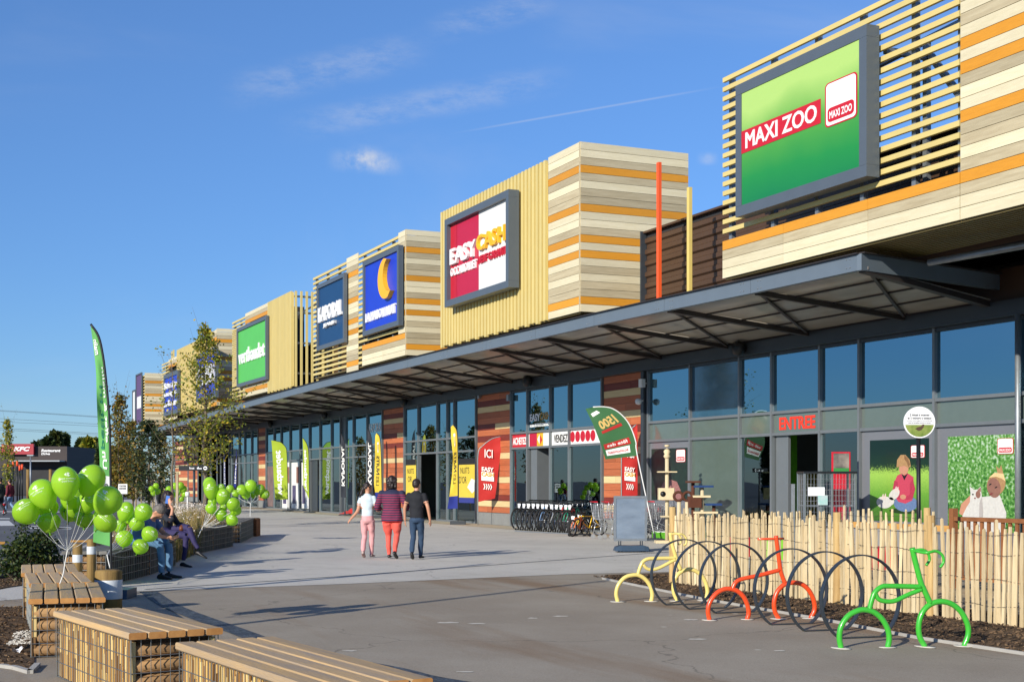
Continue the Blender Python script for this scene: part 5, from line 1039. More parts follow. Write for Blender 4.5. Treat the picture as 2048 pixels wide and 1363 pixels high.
# front to back
A_ = [(131, 964.6, 27.5, 35, 134, 1001), (215.7, 999.8, 29, 31, 191.5, 1029.5), (86, 986.6, 27.5, 32, 100, 1018.5), (51.7, 1021.8, 27, 26.5, 69, 1044), (182.7, 959, 27, 34, 167, 992), (210, 1041, 27, 21, 192.6, 1059), (98, 1043.8, 23, 21, 100, 1063.6), (174, 1005, 21, 21, 168.4, 1024), (94.6, 1014, 22, 21, 97, 1034), (169.5, 1037, 21, 17, 168.4, 1051), (145, 994, 24, 26, 132, 1015), (143, 1020, 24, 22, 137, 1040)]
bunch(A_, 13.9, .35, (135, 1100), 13.9, 'shiny lime balloon in the big bunch tied to the plank bench', 'balloons tied to the plank bench', 1, True, 28, [(130, 1125), (127, 1145), (121, 1163), (119, 1168)])
B_ = [(281, 1092, 16.5, 15.5, 275, 1104), (248.7, 1075.7, 17.5, 17, 247, 1090), (299.4, 1067, 17, 16, 290, 1079), (287, 1023, 18, 19, 274, 1041), (251, 1021.8, 16.5, 21, 244, 1042), (273, 1046, 16.5, 14.5, 266, 1060), (239, 1051.5, 14, 13, 237, 1062), (262, 1034, 14, 14, 255, 1046)]
bunch(B_, 21.3, .3, (214, 1108), 19.5, 'lime balloon in the small bunch beside the seated man', 'balloons beside the seated man', 2, True, 20, [(216, 1118), (219, 1130), (221, 1137)])
C_ = [(421, 978, 14, 21, 424, 1000), (445.4, 991.3, 14.5, 16.5, 441, 1009), (466, 1006.8, 14, 14, 462, 1021), (422, 1015.6, 11.5, 11.5, 424, 1027), (464, 1038.7, 13, 11.5, 456, 1048), (442, 1028.8, 12, 12, 440, 1041), (424.5, 1003.5, 9, 9.5, 426, 1013), (471, 1019, 12.5, 12, 463, 1030), (446.5, 1014.5, 8, 9, 445, 1024), (419, 968, 13, 16, 421, 985), (460, 977, 8, 9, 457, 987), (442, 975, 9, 9, 441, 985)]
bunch(C_, 28.3, .35, (406, 1052), 28.6, 'lime balloon in the bunch rising from the bench behind the seated woman', 'balloons behind the seated woman', 3, True, 18, [(401, 1062), (396, 1074)])
D_ = [(501.6, 970.4, 11.5, 12.8, 501, 984), (484, 979, 10.8, 12, 490, 990), (519.8, 978, 10, 11.5, 513, 989), (529.5, 987, 10.5, 10, 520, 994), (491.7, 989, 9, 9, 494, 998), (508, 988, 8, 8, 505, 996), (470.8, 986, 7, 8, 476, 993)]
bunch(D_, 35, .3, (501, 1005), 35.0, 'lime balloon in the bunch above the small orange planter', 'balloons above the orange planter', 4, True, 16, [(500.5, 1020), (500.5, 1034)])
E_ = [(350, 971, 7, 7.5, 351, 979), (361, 970, 7, 7.5, 359, 978), (338, 978, 7, 7.5, 341, 986), (367, 977, 7, 7.5, 362, 984), (370, 987, 7, 7, 363, 992), (345, 989, 7, 7, 347, 996), (335, 991, 6.5, 7, 340, 996), (356, 984, 7, 7, 355, 992), (363, 997, 6, 6, 359, 1002)]
bunch(E_, 55, .3, (352, 1008), 55, 'small lime balloon in the bunch behind the bare young tree', 'balloons behind the bare young tree', 5, False, 12)
F_ = [(303, 977, 6, 6.5, 305, 984), (312, 971, 6, 6.5, 311, 978), (316, 982, 6, 6.5, 313, 988), (307, 985, 6, 6, 309, 990)]
bunch(F_, 58, .25, (310, 1004), 58, 'small lime balloon in the far bunch near the tree stakes', 'balloons near the tree stakes', 6, False, 12)
# ================================================================ PEOPLE
from mathutils.kdtree import KDTree
def tubev(pts, rads, n=12, sub=4):
    mb = MB(); P = spline([Vector(p) for p in pts], sub) if len(pts) > 2 else [Vector(pts[0]).lerp(Vector(pts[1]), i/sub) for i in range(sub+1)]
    R_ = np.interp(np.linspace(0, len(pts)-1, len(P)), range(len(pts)), rads); mb.tube(P, list(R_), n); return mb
def ellips(c, rx, ry, rz, M=None, n=16, m=10):
    mb = MB(); prof = [(math.sin(math.pi*i/m), -math.cos(math.pi*i/m)) for i in range(m+1)]; prof[0] = (.02, -1); prof[-1] = (.02, 1)
    mb.lathe(prof, (0, 0, 0), n); c = Vector(c); mb.v = [tuple(c+((M @ Vector((x*rx, y*ry, z*rz))) if M else Vector((x*rx, y*ry, z*rz)))) for x, y, z in mb.v]; return mb
def loftv(secs, n=20):                 # secs: (centre, rx, ry, tilt matrix or None)
    mb = MB(); vs = []
    for c, rx, ry in secs:
        for j in range(n): a = 2*math.pi*j/n; vs.append((c[0]+rx*math.cos(a), c[1]+ry*math.sin(a), c[2]))
    k = len(secs); mb.add(vs, [(i*n+j, i*n+(j+1) % n, (i+1)*n+(j+1) % n, (i+1)*n+j) for i in range(k-1) for j in range(n)]+[tuple(range(n-1, -1, -1)), tuple((k-1)*n+j for j in range(n))], 0, True); return mb
def hand(w, f_dir, palm_n, s=1., curl=.5):
    """palm + five fingers from wrist w along f_dir; thumb leaves the palm's side"""
    f_dir = Vector(f_dir).normalized(); nn_ = Vector(palm_n).normalized(); side = f_dir.cross(nn_).normalized(); out = []
    M3 = Matrix((side, nn_, f_dir)).transposed(); out.append(ellips(Vector(w)+f_dir*.045*s, .038*s, .016*s, .052*s, M3, 12, 8))
    for k, (o, ln) in enumerate(((-.028, .062), (-.010, .072), (.009, .068), (.026, .054))):
        a = Vector(w)+f_dir*.082*s+side*o*s; b = a+f_dir*ln*.55*s+nn_*.02*curl*s; c = b+f_dir*ln*.35*s+nn_*.045*curl*s; out.append(tubev([a, b, c], [.0095*s, .009*s, .0075*s], 8, 3))
    a = Vector(w)+f_dir*.03*s-side*.032*s; out.append(tubev([a, a+f_dir*.03*s-side*.022*s+nn_*.01*s, a+f_dir*.06*s-side*.024*s+nn_*.02*s], [.011*s, .0105*s, .008*s], 8, 3)); return out
def shoe(ank, d, s=1., toe_up=0.):
    d = Vector(d).normalized(); sd_ = d.cross(UP).normalized(); ank = Vector(ank); mb = MB(); vs = []; n = 10; up = sd_.cross(d)
    for x, hw, hh in ((-.065, .028, .05), (-.05, .034, .075), (0, .036, .085), (.06, .042, .06), (.12, .046, .045), (.17, .04, .038), (.19, .022, .028)):
        c = ank+d*x*s+up*(-.075*s)
        for j in range(n):
            a = 2*math.pi*j/n; vs.append(c+sd_*hw*s*math.cos(a)+up*max(0., hh*s*(math.sin(a)+1)/2*1.0)+up*0.0)
    k = 7; mb.add(vs, [(i*n+j, i*n+(j+1) % n, (i+1)*n+(j+1) % n, (i+1)*n+j) for i in range(k-1) for j in range(n)]+[tuple(range(n-1, -1, -1)), tuple((k-1)*n+j for j in range(n))]); return mb
def head_mesh(c, s, M3):               # faces +y in its own frame
    out = [ellips(c, .074*s, .092*s, .112*s, M3, 18, 12), ellips(Vector(c)+M3 @ Vector((0, .032*s, -.062*s)), .052*s, .058*s, .055*s, M3)]
    out.append(ellips(Vector(c)+M3 @ Vector((0, .098*s, -.022*s)), .013*s, .02*s, .024*s, M3, 10, 6))
    out.append(ellips(Vector(c)+M3 @ Vector((0, .08*s, -.062*s)), .024*s, .016*s, .012*s, M3, 10, 6))
    for e in (-1, 1): out.append(ellips(Vector(c)+M3 @ Vector((e*.076*s, -.005*s, -.015*s)), .012*s, .02*s, .032*s, M3, 10, 6)); out.append(ellips(Vector(c)+M3 @ Vector((e*.03*s, .084*s, .012*s)), .02*s, .012*s, .01*s, M3, 10, 6))
    return out
def fuse(pieces, voxel, name, mats, parent, wob=0., smooth_it=6):
    """overlapping pieces -> one continuous skin; every face takes the material of the nearest piece"""
    mb = MB(); tags = []
    for mi, p in pieces:
        o = len(mb.v); mb.add(p.v, p.f, 0, True); tags += [mi]*len(p.v)
    ob = mb.build('tmp', mats[0]); me0 = ob.data; bm = bmesh.new(); bm.from_mesh(me0); bmesh.ops.triangulate(bm, faces=bm.faces); bm.to_mesh(me0); bm.free()
    md = ob.modifiers.new('r', 'REMESH'); md.mode = 'VOXEL'; md.voxel_size = voxel; sm = ob.modifiers.new('s', 'SMOOTH'); sm.factor = .5; sm.iterations = smooth_it
    col.objects.unlink(ob); me = evaluated(ob); me.name = name
    kd = KDTree(len(mb.v))
    for i, v in enumerate(mb.v): kd.insert(v, i)
    kd.balance(); bpy.data.objects.remove(ob); me.materials.clear()
    for m_ in mats: me.materials.append(m_)
    n_ = len(me.vertices); co = np.empty(n_*3); me.vertices.foreach_get('co', co); co = co.reshape(-1, 3); nr = np.empty(n_*3); me.vertex_normals.foreach_get('vector', nr); nr = nr.reshape(-1, 3)
    vt = [tags[kd.find(c)[1]] for c in co]
    idx = []
    for p in me.polygons:
        q = [vt[i] for i in p.vertices]; idx.append(max(set(q), key=q.count))
    if wob:
        amp = np.array([mnoise.noise(Vector(c)*wob[2])*wob[0] if k in wob[1] else 0. for c, k in zip(co, vt)])
        me.vertices.foreach_set('co', (co+nr*amp[:, None]).ravel())
    me.polygons.foreach_set('material_index', idx); me.polygons.foreach_set('use_smooth', [True]*len(idx)); me.update()
    o_ = ORG[parent.name]; R_ = Matrix.Identity(4)
    ob = bpy.data.objects.new(name, me); col.objects.link(ob); ob.parent = parent; ORG[ob.name] = ORG[parent.name]; return ob
def yaw(d): d = Vector(d); return math.atan2(-d.x, d.y)           # local +y -> d
def rot3(rx=0, ry=0, rz=0): return (Matrix.Rotation(rz, 3, 'Z') @ Matrix.Rotation(ry, 3, 'Y') @ Matrix.Rotation(rx, 3, 'X'))
M_skinp = mat('skin_tone', (196, 142, 112), .5, var=.07, scale=14); M_hairdk = mat('hair_dark', (46, 30, 24), .5, rgb2=(28, 20, 18), scale=14, stretch=(2, 2, .5)); M_hairgr = mat('hair_grey', (120, 112, 106), .6, rgb2=(80, 74, 70), scale=30)
def walker(lab, base, head, H, top, legs, shoes, spec, build=1., hips=1., voxel=.011, arms=None, hair=None, headyaw=0., sleeve=.45, topz=.50, stride=.12, hairm=None, lean=0.):
    """standing or walking figure; local x right, y forward"""
    t = thing('person', lab, 'person', tuple(base), spec.get('group')); t.rotation_euler = (0, 0, yaw(head)); s = H/1.7
    mats = [M_skinp, top, legs, shoes, hairm or M_hairdk]; P = []
    hz, sz_ = .525*H, .815*H; hw, sw = .052*H*hips, .108*H*build
    P.append((1, loftv([((0, 0, topz*H), .098*H*hips*build, .073*H*build), ((0, .005, topz*H+.05*H), .098*H*hips*build, .072*H*build), ((0, 0, .62*H), .088*H*build, .062*H*build), ((0, -.004, .70*H), .095*H*build, .068*H*build), ((0, -.006, .765*H), .105*H*build, .066*H*build), ((0, -.004, .805*H), .096*H*build, .054*H*build), ((0, 0, .835*H), .05*H, .042*H), ((0, .004, .85*H), .036*H, .036*H)])))
    if topz > .48: P.append((2, loftv([((0, 0, .455*H), .07*H*hips, .06*H), ((0, -.008, .49*H), .09*H*hips, .07*H), ((0, 0, (topz-.004)*H), .086*H*hips, .064*H)])))
    P.append((0, tubev([(0, .0, .83*H), (0, .008*H, .885*H)], [.032*H, .031*H], 12)))
    st = stride*H
    for e, ph in ((-1, spec.get('lead', -1)), (1, -spec.get('lead', -1))):
        fwd = ph*st if spec.get('lead') else 0.
        if fwd > 0 or not spec.get('lead'): kn = (e*hw*.95, fwd*.75+.012*H, .285*H); an = (e*hw*.8, fwd*.95, .052*H); fd = (e*.1, 1, .0)
        else: kn = (e*hw*.95, fwd*.15+.03*H, .29*H); an = (e*hw*.85, fwd*1.1, .085*H); fd = (e*.08, 1, -.45)
        hp = (e*hw, 0, min(.50, topz-.012)*H); P.append((2, tubev([hp, ((hp[0]+kn[0])/2, (hp[1]+kn[1])/2+.004, (hp[2]+kn[2])/2), kn, ((kn[0]+an[0])/2, (kn[1]+an[1])/2-.012*H, (kn[2]+an[2])/2), (an[0], an[1], an[2]+.012)], [.056*H*hips, .05*H*hips, .036*H, .035*H*spec.get('cuff', 1.), .027*H*spec.get('cuff', 1.)], 14)))
        P.append((3, shoe((an[0], an[1], an[2]+.005), fd, s*1.05)))
    for e in (-1, 1):
        a = (arms or {}).get(e) or ((e*.135*H, -.01*H, .63*H), (e*.145*H, .035*H, .485*H))
        sh = Vector((e*sw*.92, -.005, .795*H)); el, wr = Vector(a[0]), Vector(a[1])
        P.append((1, ellips(sh, .038*H*build, .036*H*build, .034*H, None, 12, 8)))
        k = sleeve
        if k <= 1.: mid = sh.lerp(el, k); P.append((1, tubev([sh, mid], [.036*H*build, .034*H*build], 12))); P.append((0, tubev([sh.lerp(el, k*.85), el, wr], [.025*H, .023*H, .0165*H], 12)))
        else: mid = el.lerp(wr, k-1); P.append((1, tubev([sh, el, mid], [.036*H*build, .031*H*build, .026*H*build], 12))); P.append((0, tubev([el.lerp(wr, k-1.1), wr], [.021*H, .0165*H], 10)))
        for q in hand(wr, (wr-el), Vector((-e*.8, .5, 0)), s*.95, .45): P.append((0, q))
    hc = Vector((0, .016*H, .928*H)); M3 = rot3(spec.get('nod', 0), 0, headyaw)
    for q in head_mesh(hc, s*1.0, M3): P.append((0, q))
    P.append((4, ellips(hc+M3 @ Vector((0, -.016*s, .022*s)), .083*s, .092*s, .104*s, M3, 16, 10)))
    fuse(P, voxel, 'body', mats, t, (.010, (1, 2), 11.))
    if hair: hair(t, hc, s, M3, hairm or M_hairdk)
    if spec.get('stripe'): pass
    return t
def hair_lumps(t, lumps, m, vox=.011, amp=.012, fr=28.):
    fuse([(0, ellips(*l)) for l in lumps], vox, 'hair', [m], t, (amp, (0,), fr), 2)
def hair_pony(t, hc, s, M3, m):
    V = lambda x, y, z: hc+M3 @ Vector((x*s, y*s, z*s)); L_ = [(V(0, -.018, .022), .087*s, .094*s, .104*s, M3)]
    for i in range(7): L_.append((V(.01*math.sin(i*2.1)-.012*i/3, -.10-.012*i, .0-.032*i), (.042-.002*i)*s, (.042-.002*i)*s, .04*s, M3))
    hair_lumps(t, L_, m)
def hair_curly(t, hc, s, M3, m):
    V = lambda x, y, z: hc+M3 @ Vector((x*s, y*s, z*s)); L_ = [(V(0, -.02, .025), .094*s, .10*s, .108*s, M3)]; r = random.Random(2)
    for i in range(26): a = r.uniform(math.pi*.95, math.pi*2.05); z = r.uniform(-.16, .05); q = .075+.02*r.random(); L_.append((V(q*math.cos(a), -.02+q*1.1*math.sin(a), z), .036*s, .036*s, .045*s, M3))
    hair_lumps(t, L_, m, .011, .016)
def hair_short(t, hc, s, M3, m):
    V = lambda x, y, z: hc+M3 @ Vector((x*s, y*s, z*s)); hair_lumps(t, [(V(0, -.014, .034), .086*s, .097*s, .099*s, M3), (V(0, -.03, .004), .083*s, .082*s, .088*s, M3)], m, .010, .004, 60.)
def hair_long(t, hc, s, M3, m):
    V = lambda x, y, z: hc+M3 @ Vector((x*s, y*s, z*s)); L_ = [(V(0, -.02, .025), .09*s, .10*s, .106*s, M3)]
    for i in range(6): L_.append((V(0, -.06-.004*i, -.03-.04*i), .085*s, .055*s, .05*s, M3))
    for e in (-1, 1):
        for i in range(4): L_.append((V(e*.075, -.01, -.02-.04*i), .022*s, .05*s, .045*s, M3))
    hair_lumps(t, L_, m, .011, .01)
M_tee = mat('pale_blue_tee', (196, 212, 220), .8, var=.06, scale=14); M_rose = mat('rose_trousers', (214, 158, 158), .8, var=.10, scale=14); M_crim = mat('crimson_trainers', (120, 24, 40), .6, rgb2=(200, 190, 180), scale=9)
M_coral = mat('coral_trousers', (224, 92, 78), .8, var=.08, scale=14); M_black = mat('black_cotton', (26, 28, 34), .85, var=.1, scale=14); M_denim = mat('denim', (44, 66, 92), .85, var=.18, scale=20); M_shoeb = mat('black_shoes', (26, 26, 28), .5)
M_strp = bpy.data.materials.new('striped_jumper'); M_strp.use_nodes = True
def _str():
    N, L = M_strp.node_tree.nodes, M_strp.node_tree.links; b = N['Principled BSDF']; b.inputs['Roughness'].default_value = .85
    t = N.new('ShaderNodeTexCoord'); sp = N.new('ShaderNodeSeparateXYZ'); L.new(t.outputs['Object'], sp.inputs[0]); m = N.new('ShaderNodeMath'); m.operation = 'MULTIPLY'; m.inputs[1].default_value = 1/.048; L.new(sp.outputs['Z'], m.inputs[0])
    f_ = N.new('ShaderNodeMath'); f_.operation = 'FRACT'; L.new(m.outputs[0], f_.inputs[0]); g = N.new('ShaderNodeMath'); g.operation = 'GREATER_THAN'; g.inputs[1].default_value = .5; L.new(f_.outputs[0], g.inputs[0])
    lt = N.new('ShaderNodeMath'); lt.operation = 'LESS_THAN'; lt.inputs[1].default_value = 1.29; L.new(sp.outputs['Z'], lt.inputs[0]); mm = N.new('ShaderNodeMath'); mm.operation = 'MULTIPLY'; L.new(g.outputs[0], mm.inputs[0]); L.new(lt.outputs[0], mm.inputs[1])
    c = N.new('ShaderNodeMix'); c.data_type = 'RGBA'; c.inputs['A'].default_value = lin((36, 38, 66))+(1,); c.inputs['B'].default_value = lin((140, 40, 72))+(1,); L.new(mm.outputs[0], c.inputs['Factor']); L.new(c.outputs['Result'], b.inputs['Base Color'])
_str()
HD = (FW+RT*.12).normalized()
walker('walking girl with dark ponytail, pale blue tee and pink trousers', gp(735, 1115), HD, 1.53, M_tee, M_rose, M_crim, dict(lead=-1, group='people walking away across the plaza'), .88, .92, hair=hair_pony, headyaw=-1.0, arms={-1: ((-.20, -.03, .95), (-.36, .04, .78)), 1: ((.205, .0, .97), (.20, .20, .96))}, sleeve=.55, topz=.565, stride=.07)
walker('walking woman with curly dark hair, striped jumper and coral trousers', gp(784, 1117), HD, 1.66, M_strp, M_coral, M_shoeb, dict(lead=1, group='people walking away across the plaza', cuff=.95), 1.22, 1.12, hair=hair_curly, headyaw=-.35, arms={-1: ((-.30, -.02, 1.04), (-.22, .16, .98)), 1: ((.30, -.02, 1.04), (.24, .18, 1.0))}, sleeve=1.55, topz=.455, stride=.06)
walker('walking boy with short hair, black tee and jeans', gp(833, 1118), HD, 1.60, M_black, M_denim, M_shoeb, dict(lead=-1, group='people walking away across the plaza'), .96, .9, hair=hair_short, headyaw=-.45, arms={-1: ((-.24, .02, 1.02), (-.245, .08, .77)), 1: ((.24, -.04, 1.02), (.27, .02, .78))}, sleeve=.6, topz=.52, stride=.08)
# seated pair on the bench; local y is the way they face, x to their right
def seated(lab, base, head, spec, mats, pieces, hairf, hc, M3, vox=.011):
    t = thing('person', lab, 'person', tuple(base), 'couple seated on the wire bench'); t.rotation_euler = (0, 0, yaw(head))
    fuse(pieces, vox, 'body', mats, t, (.008, (1, 2), 12.)); hairf(t, hc, 1., M3, mats[4]); return t
M_polo = mat('blue_tee', (70, 100, 146), .85, var=.1, scale=10); M_jeans = mat('washed_jeans', (84, 122, 156), .85, var=.2, scale=12); M_navyc = mat('navy_cardigan', (34, 38, 48), .85, var=.12, scale=10); M_purp = mat('indigo_trousers', (48, 42, 84), .8, var=.1, scale=10)
FD = (RT*.93-FW*.2).normalized()
B0 = gp(276, 1087, .55); B0.z = 0; H1 = Vector((0, .28, 1.02)); MH = rot3(-.95, 0, 0)
Pm = [(1, tubev([(0, -.02, .56), (0, .06, .74), (0, .17, .90), (0, .24, .965)], [.155, .165, .16, .085], 16)), (2, ellips((0, -.02, .60), .17, .15, .10)), (0, tubev([(0, .2, .93), (0, .29, 1.0)], [.06, .056], 12))]
for e in (-1, 1):
    Pm += [(2, tubev([(e*.09, .0, .59), (e*.14, .24, .60), (e*.15, .45, .555)], [.085, .078, .062], 14)), (2, tubev([(e*.15, .45, .555), (e*.14, .48, .32), (e*.13, .47, .11)], [.062, .058, .05], 14)), (3, shoe((e*.13, .47, .085), (e*.25, 1, 0), 1.12)),
           (1, tubev([(e*.17, .19, .93), (e*.22, .28, .80)], [.062, .06], 12)), (0, tubev([(e*.17, .19, .93), (e*.23, .32, .73), (e*.07, .56, .66)], [.045, .04, .03], 12))]
    for q in hand((e*.07, .56, .66), (-e*.3, 1, .05), (-e, 0, .4), 1., .8): Pm.append((0, q))
for q in head_mesh(Vector((0, .36, 1.07)), 1., MH): Pm.append((0, q))
man = seated('seated grey haired man in blue tee bent over his phone', B0, FD, {}, [M_skinp, M_polo, M_jeans, M_shoeb, M_hairgr], Pm, hair_short, Vector((0, .36, 1.07)), MH)
ph = MB(); ph.bbox((0, .64, .70), (.037, 0, 0), (0, .05, .05), (0, -.004, .004)); o = ph.build('mobile_phone', M_blk, loc=(0, 0, 0)); tag(o, 'black phone in the bent man hands', 'phone'); o.matrix_world = Matrix.Translation(B0) @ Matrix.Rotation(yaw(FD), 4, 'Z')
B1 = gp(330, 1072, .55); B1.z = 0; MW = rot3(-.12, 0, -.1)
Pw = [(1, loftv([((0, -.02, .50), .20, .16), ((0, -.02, .60), .19, .15), ((0, .0, .78), .165, .125), ((0, .02, .95), .19, .13), ((0, .02, 1.03), .17, .10), ((0, .02, 1.09), .075, .07)])), (0, tubev([(0, .03, 1.06), (0, .05, 1.15)], [.052, .05], 12)),
      (2, tubev([(.09, .02, .58), (.10, .25, .60), (.10, .46, .57)], [.09, .082, .062], 14)), (2, tubev([(.10, .46, .57), (.09, .44, .33), (.08, .40, .13)], [.06, .05, .038], 14)), (3, shoe((.08, .40, .085), (.1, 1, -.1), .98)),
      (2, tubev([(-.09, .02, .60), (-.02, .28, .70), (.06, .50, .71)], [.09, .082, .062], 14)), (2, tubev([(.06, .50, .71), (.10, .60, .50), (.12, .70, .34)], [.06, .05, .036], 14)), (3, shoe((.12, .73, .29), (.05, .9, -.35), .98)),
      (1, tubev([(-.19, .02, 1.0), (-.23, .12, .80), (-.12, .32, .74)], [.055, .052, .042], 12)), (0, tubev([(-.12, .32, .74), (-.05, .40, .73)], [.03, .027], 10)),
      (1, tubev([(.19, .02, 1.0), (.24, .20, .83)], [.056, .05], 12)), (1, tubev([(.24, .20, .83), (.20, .26, .90)], [.05, .044], 12)), (0, tubev([(.23, .21, .84), (.15, .22, 1.04), (.125, .16, 1.12)], [.034, .03, .025], 12))]
for q in hand((.125, .16, 1.12), (-.05, -.25, 1), (-1, .1, 0), .95, .6): Pw.append((0, q))
for q in hand((-.05, .40, .73), (.6, .8, 0), (0, 0, -1), .95, .5): Pw.append((0, q))
hw_ = Vector((0, .06, 1.26))
for q in head_mesh(hw_, .98, MW): Pw.append((0, q))
seated('seated woman in dark cardigan phoning with her legs crossed', B1, FD, {}, [M_skinp, M_navyc, M_purp, M_shoeb, M_hairdk], Pw, hair_long, hw_, MW)
ph = MB(); ph.bbox((.098, .10, 1.22), (.006, 0, 0), (0, .012, .07), (0, .034, -.006)); o = ph.build('mobile_phone', mat('blue_phone', (60, 110, 190), .3), loc=(0, 0, 0)); tag(o, 'blue phone held at the seated woman ear', 'phone'); o.matrix_world = Matrix.Translation(B1) @ Matrix.Rotation(yaw(FD), 4, 'Z')
hb = ellips((0, .36, .70), .13, .06, .075); o = hb.build('handbag', mat('brown_leather', (120, 66, 36), .5, var=.2, scale=8), loc=(0, 0, 0)); tag(o, 'small brown leather handbag on the seated woman lap', 'bag'); o.matrix_world = Matrix.Translation(B1) @ Matrix.Rotation(yaw(FD), 4, 'Z')
# people far off on the road side
M_burg = mat('burgundy_jacket', (110, 28, 44), .8, var=.1); M_ljean = mat('light_jeans', (120, 150, 184), .85, var=.1); M_redt = mat('red_trousers', (196, 34, 40), .8); M_whitet = mat('white_jumper', (214, 212, 214), .8, rgb2=(60, 70, 120), scale=7); M_dkgreen = mat('dark_green_coat', (44, 50, 44), .85)
walker('far adult in burgundy jacket and light jeans leading a child', gp(20, 1027), (-RT*.8+FW*.3).normalized(), 1.66, M_burg, M_ljean, mat('pale_shoes', (200, 200, 200), .6), dict(lead=1, group='people walking beside the far road'), 1.05, 1, .016, sleeve=1.8, hair=hair_short, stride=.13)
walker('small far child in red trousers beside the burgundy jacket', gp(9, 1027.5), (-RT*.8+FW*.3).normalized(), 1.02, M_whitet, M_redt, M_shoeb, dict(lead=-1, group='people walking beside the far road'), 1.05, 1, .015, sleeve=1.8, hair=hair_short, stride=.1)
walker('far person in dark coat walking ahead of the child', gp(1, 1030), (-RT*.8+FW*.3).normalized(), 1.72, M_dkgreen, M_black, M_shoeb, dict(lead=1, group='people walking beside the far road'), 1.05, 1, .016, sleeve=1.8, hair=hair_short, stride=.12)
walker('dark dressed far visitor standing among the tree stakes', gp(299, 1018), (RT*.9+FW*.3).normalized(), 1.7, M_black, M_black, M_shoeb, dict(lead=0, group='visitors near the far balloons'), 1.05, 1, .02, sleeve=1.8, hair=hair_short)
walker('dark dressed far visitor beside the small tied balloons', gp(318, 1018), (-RT*.9+FW*.3).normalized(), 1.68, M_black, M_navyc, M_shoeb, dict(lead=0, group='visitors near the far balloons'), 1.05, 1, .02, sleeve=1.8, hair=hair_long)
# ================================================================ BICYCLES FOR SALE
M_tyre = mat('tyre_rubber', (34, 34, 36), .8); M_chrome = mat('chrome', (205, 208, 212), .3, .75); M_tag_ = mat('price_tag', (228, 230, 234), .6)
def wheel(t, c, R_, m_r=None, spokes=14):
    c = Vector(c); mb = MB(); K = 26; mb.tube([c+Vector((0, R_*math.cos(2*math.pi*i/K), R_*math.sin(2*math.pi*i/K))) for i in range(K)], .027, 6, closed=True); w_ = mb.build('wheel', M_tyre, t)
    mb = MB(); mb.tube([c+Vector((0, (R_-.024)*math.cos(2*math.pi*i/K), (R_-.024)*math.sin(2*math.pi*i/K))) for i in range(K)], .009, 4, closed=True); mb.tube([c+Vector((-.04, 0, 0)), c+Vector((.04, 0, 0))], .02, 8)
    for i in range(spokes): a = 2*math.pi*i/spokes; mb.tube([c+Vector((.02*(-1)**i, 0, 0)), c+Vector((0, (R_-.02)*math.cos(a), (R_-.02)*math.sin(a)))], .0022, 3, cap=False)
    mb.build('rim', M_chrome, w_)
def bicycle(lab, colr, R_=.33, s=1., front='bike'):
    """local: y forward (front wheel at +y), x right"""
    t = thing('bicycle', lab, 'bicycle', (0, 0, 0), 'bicycles for sale outside the second hand shop'); m = mat('bike_paint_%d_%d_%d' % colr, colr, .3, .1, coat=.4); fy, ry = .55*s, -.5*s; wz = R_+.02
    wheel(t, (0, fy, wz), R_); wheel(t, (0, ry, wz), R_)
    bb, st, hd, hb_ = Vector((0, -.06*s, wz-.04)), Vector((0, -.2*s, wz+.42*s)), Vector((0, .36*s, wz+.40*s)), Vector((0, .39*s, wz+.28*s))
    mb = MB()
    for a, b, r_ in ((bb, st, .016), (st*.94+bb*.06, hd, .016), (bb, hb_, .018), (hd, hb_, .019)): mb.tube([a, b], r_, 8)
    for e in (-1, 1): mb.tube([bb, (e*.045, ry, wz)], .009, 6); mb.tube([st, (e*.045, ry, wz)], .008, 6)
    mb.build('frame', m, t); mb = MB()
    for e in (-1, 1): mb.tube([hb_, (e*.055, .43*s, wz+.2*s), (e*.05, fy, wz)], .012, 6)
    mb.build('fork', m, t)
    mb = MB(); top = hd+Vector((0, -.03, .12*s)); mb.tube([hd, top], .013, 8); mb.tube([top+Vector((-.29*s, -.06, .03)), top+Vector((-.12, .02, .02)), top, top+Vector((.12, .02, .02)), top+Vector((.29*s, -.06, .03))], .012, 8); mb.build('handlebar', M_blk, t)
    for e in (-1, 1): MB().tube([top+Vector((e*.29*s, -.06, .03)), top+Vector((e*.19*s, -.025, .025))], .019, 8).build('grip', M_tyre, t)
    mb = MB(); mb.tube([st, st+Vector((0, -.03, .14*s))], .013, 8); mb.build('seat_post', M_chrome, t)
    mb = MB(); c = st+Vector((0, -.04, .16*s)); secs = [(c+Vector((0, y, 0)), w_) for y, w_ in ((-.13, .05), (-.10, .075), (-.02, .05), (.06, .025), (.13, .015))]; vs = []
    for p, w_ in secs: vs += [p+Vector((-w_, 0, -.01)), p+Vector((w_, 0, -.01)), p+Vector((w_*.8, 0, .03)), p+Vector((-w_*.8, 0, .03))]
    mb.add(vs, [(4*i+j, 4*i+(j+1) % 4, 4*i+4+(j+1) % 4, 4*i+4+j) for i in range(4) for j in range(4)]+[(3, 2, 1, 0), (16, 17, 18, 19)], 0, True); mb.build('saddle', M_blk, t)
    mb = MB(); K = 14; mb.tube([bb+Vector((.035, .085*math.cos(2*math.pi*i/K), .085*math.sin(2*math.pi*i/K))) for i in range(K)], .006, 4, closed=True); mb.tube([bb+Vector((.06, 0, 0)), bb+Vector((.06, .12, -.12))], .009, 5); mb.tube([bb+Vector((-.06, 0, 0)), bb+Vector((-.06, -.12, .12))], .009, 5); mb.build('crankset', M_chrome, t)
    mb = MB(); p = top+Vector((.05, .03, -.1)); mb.bbox(p, (.055, 0, 0), (0, .004, 0), (0, .01, .07)); mb.build('price_tag', M_tag_, t)
    return t
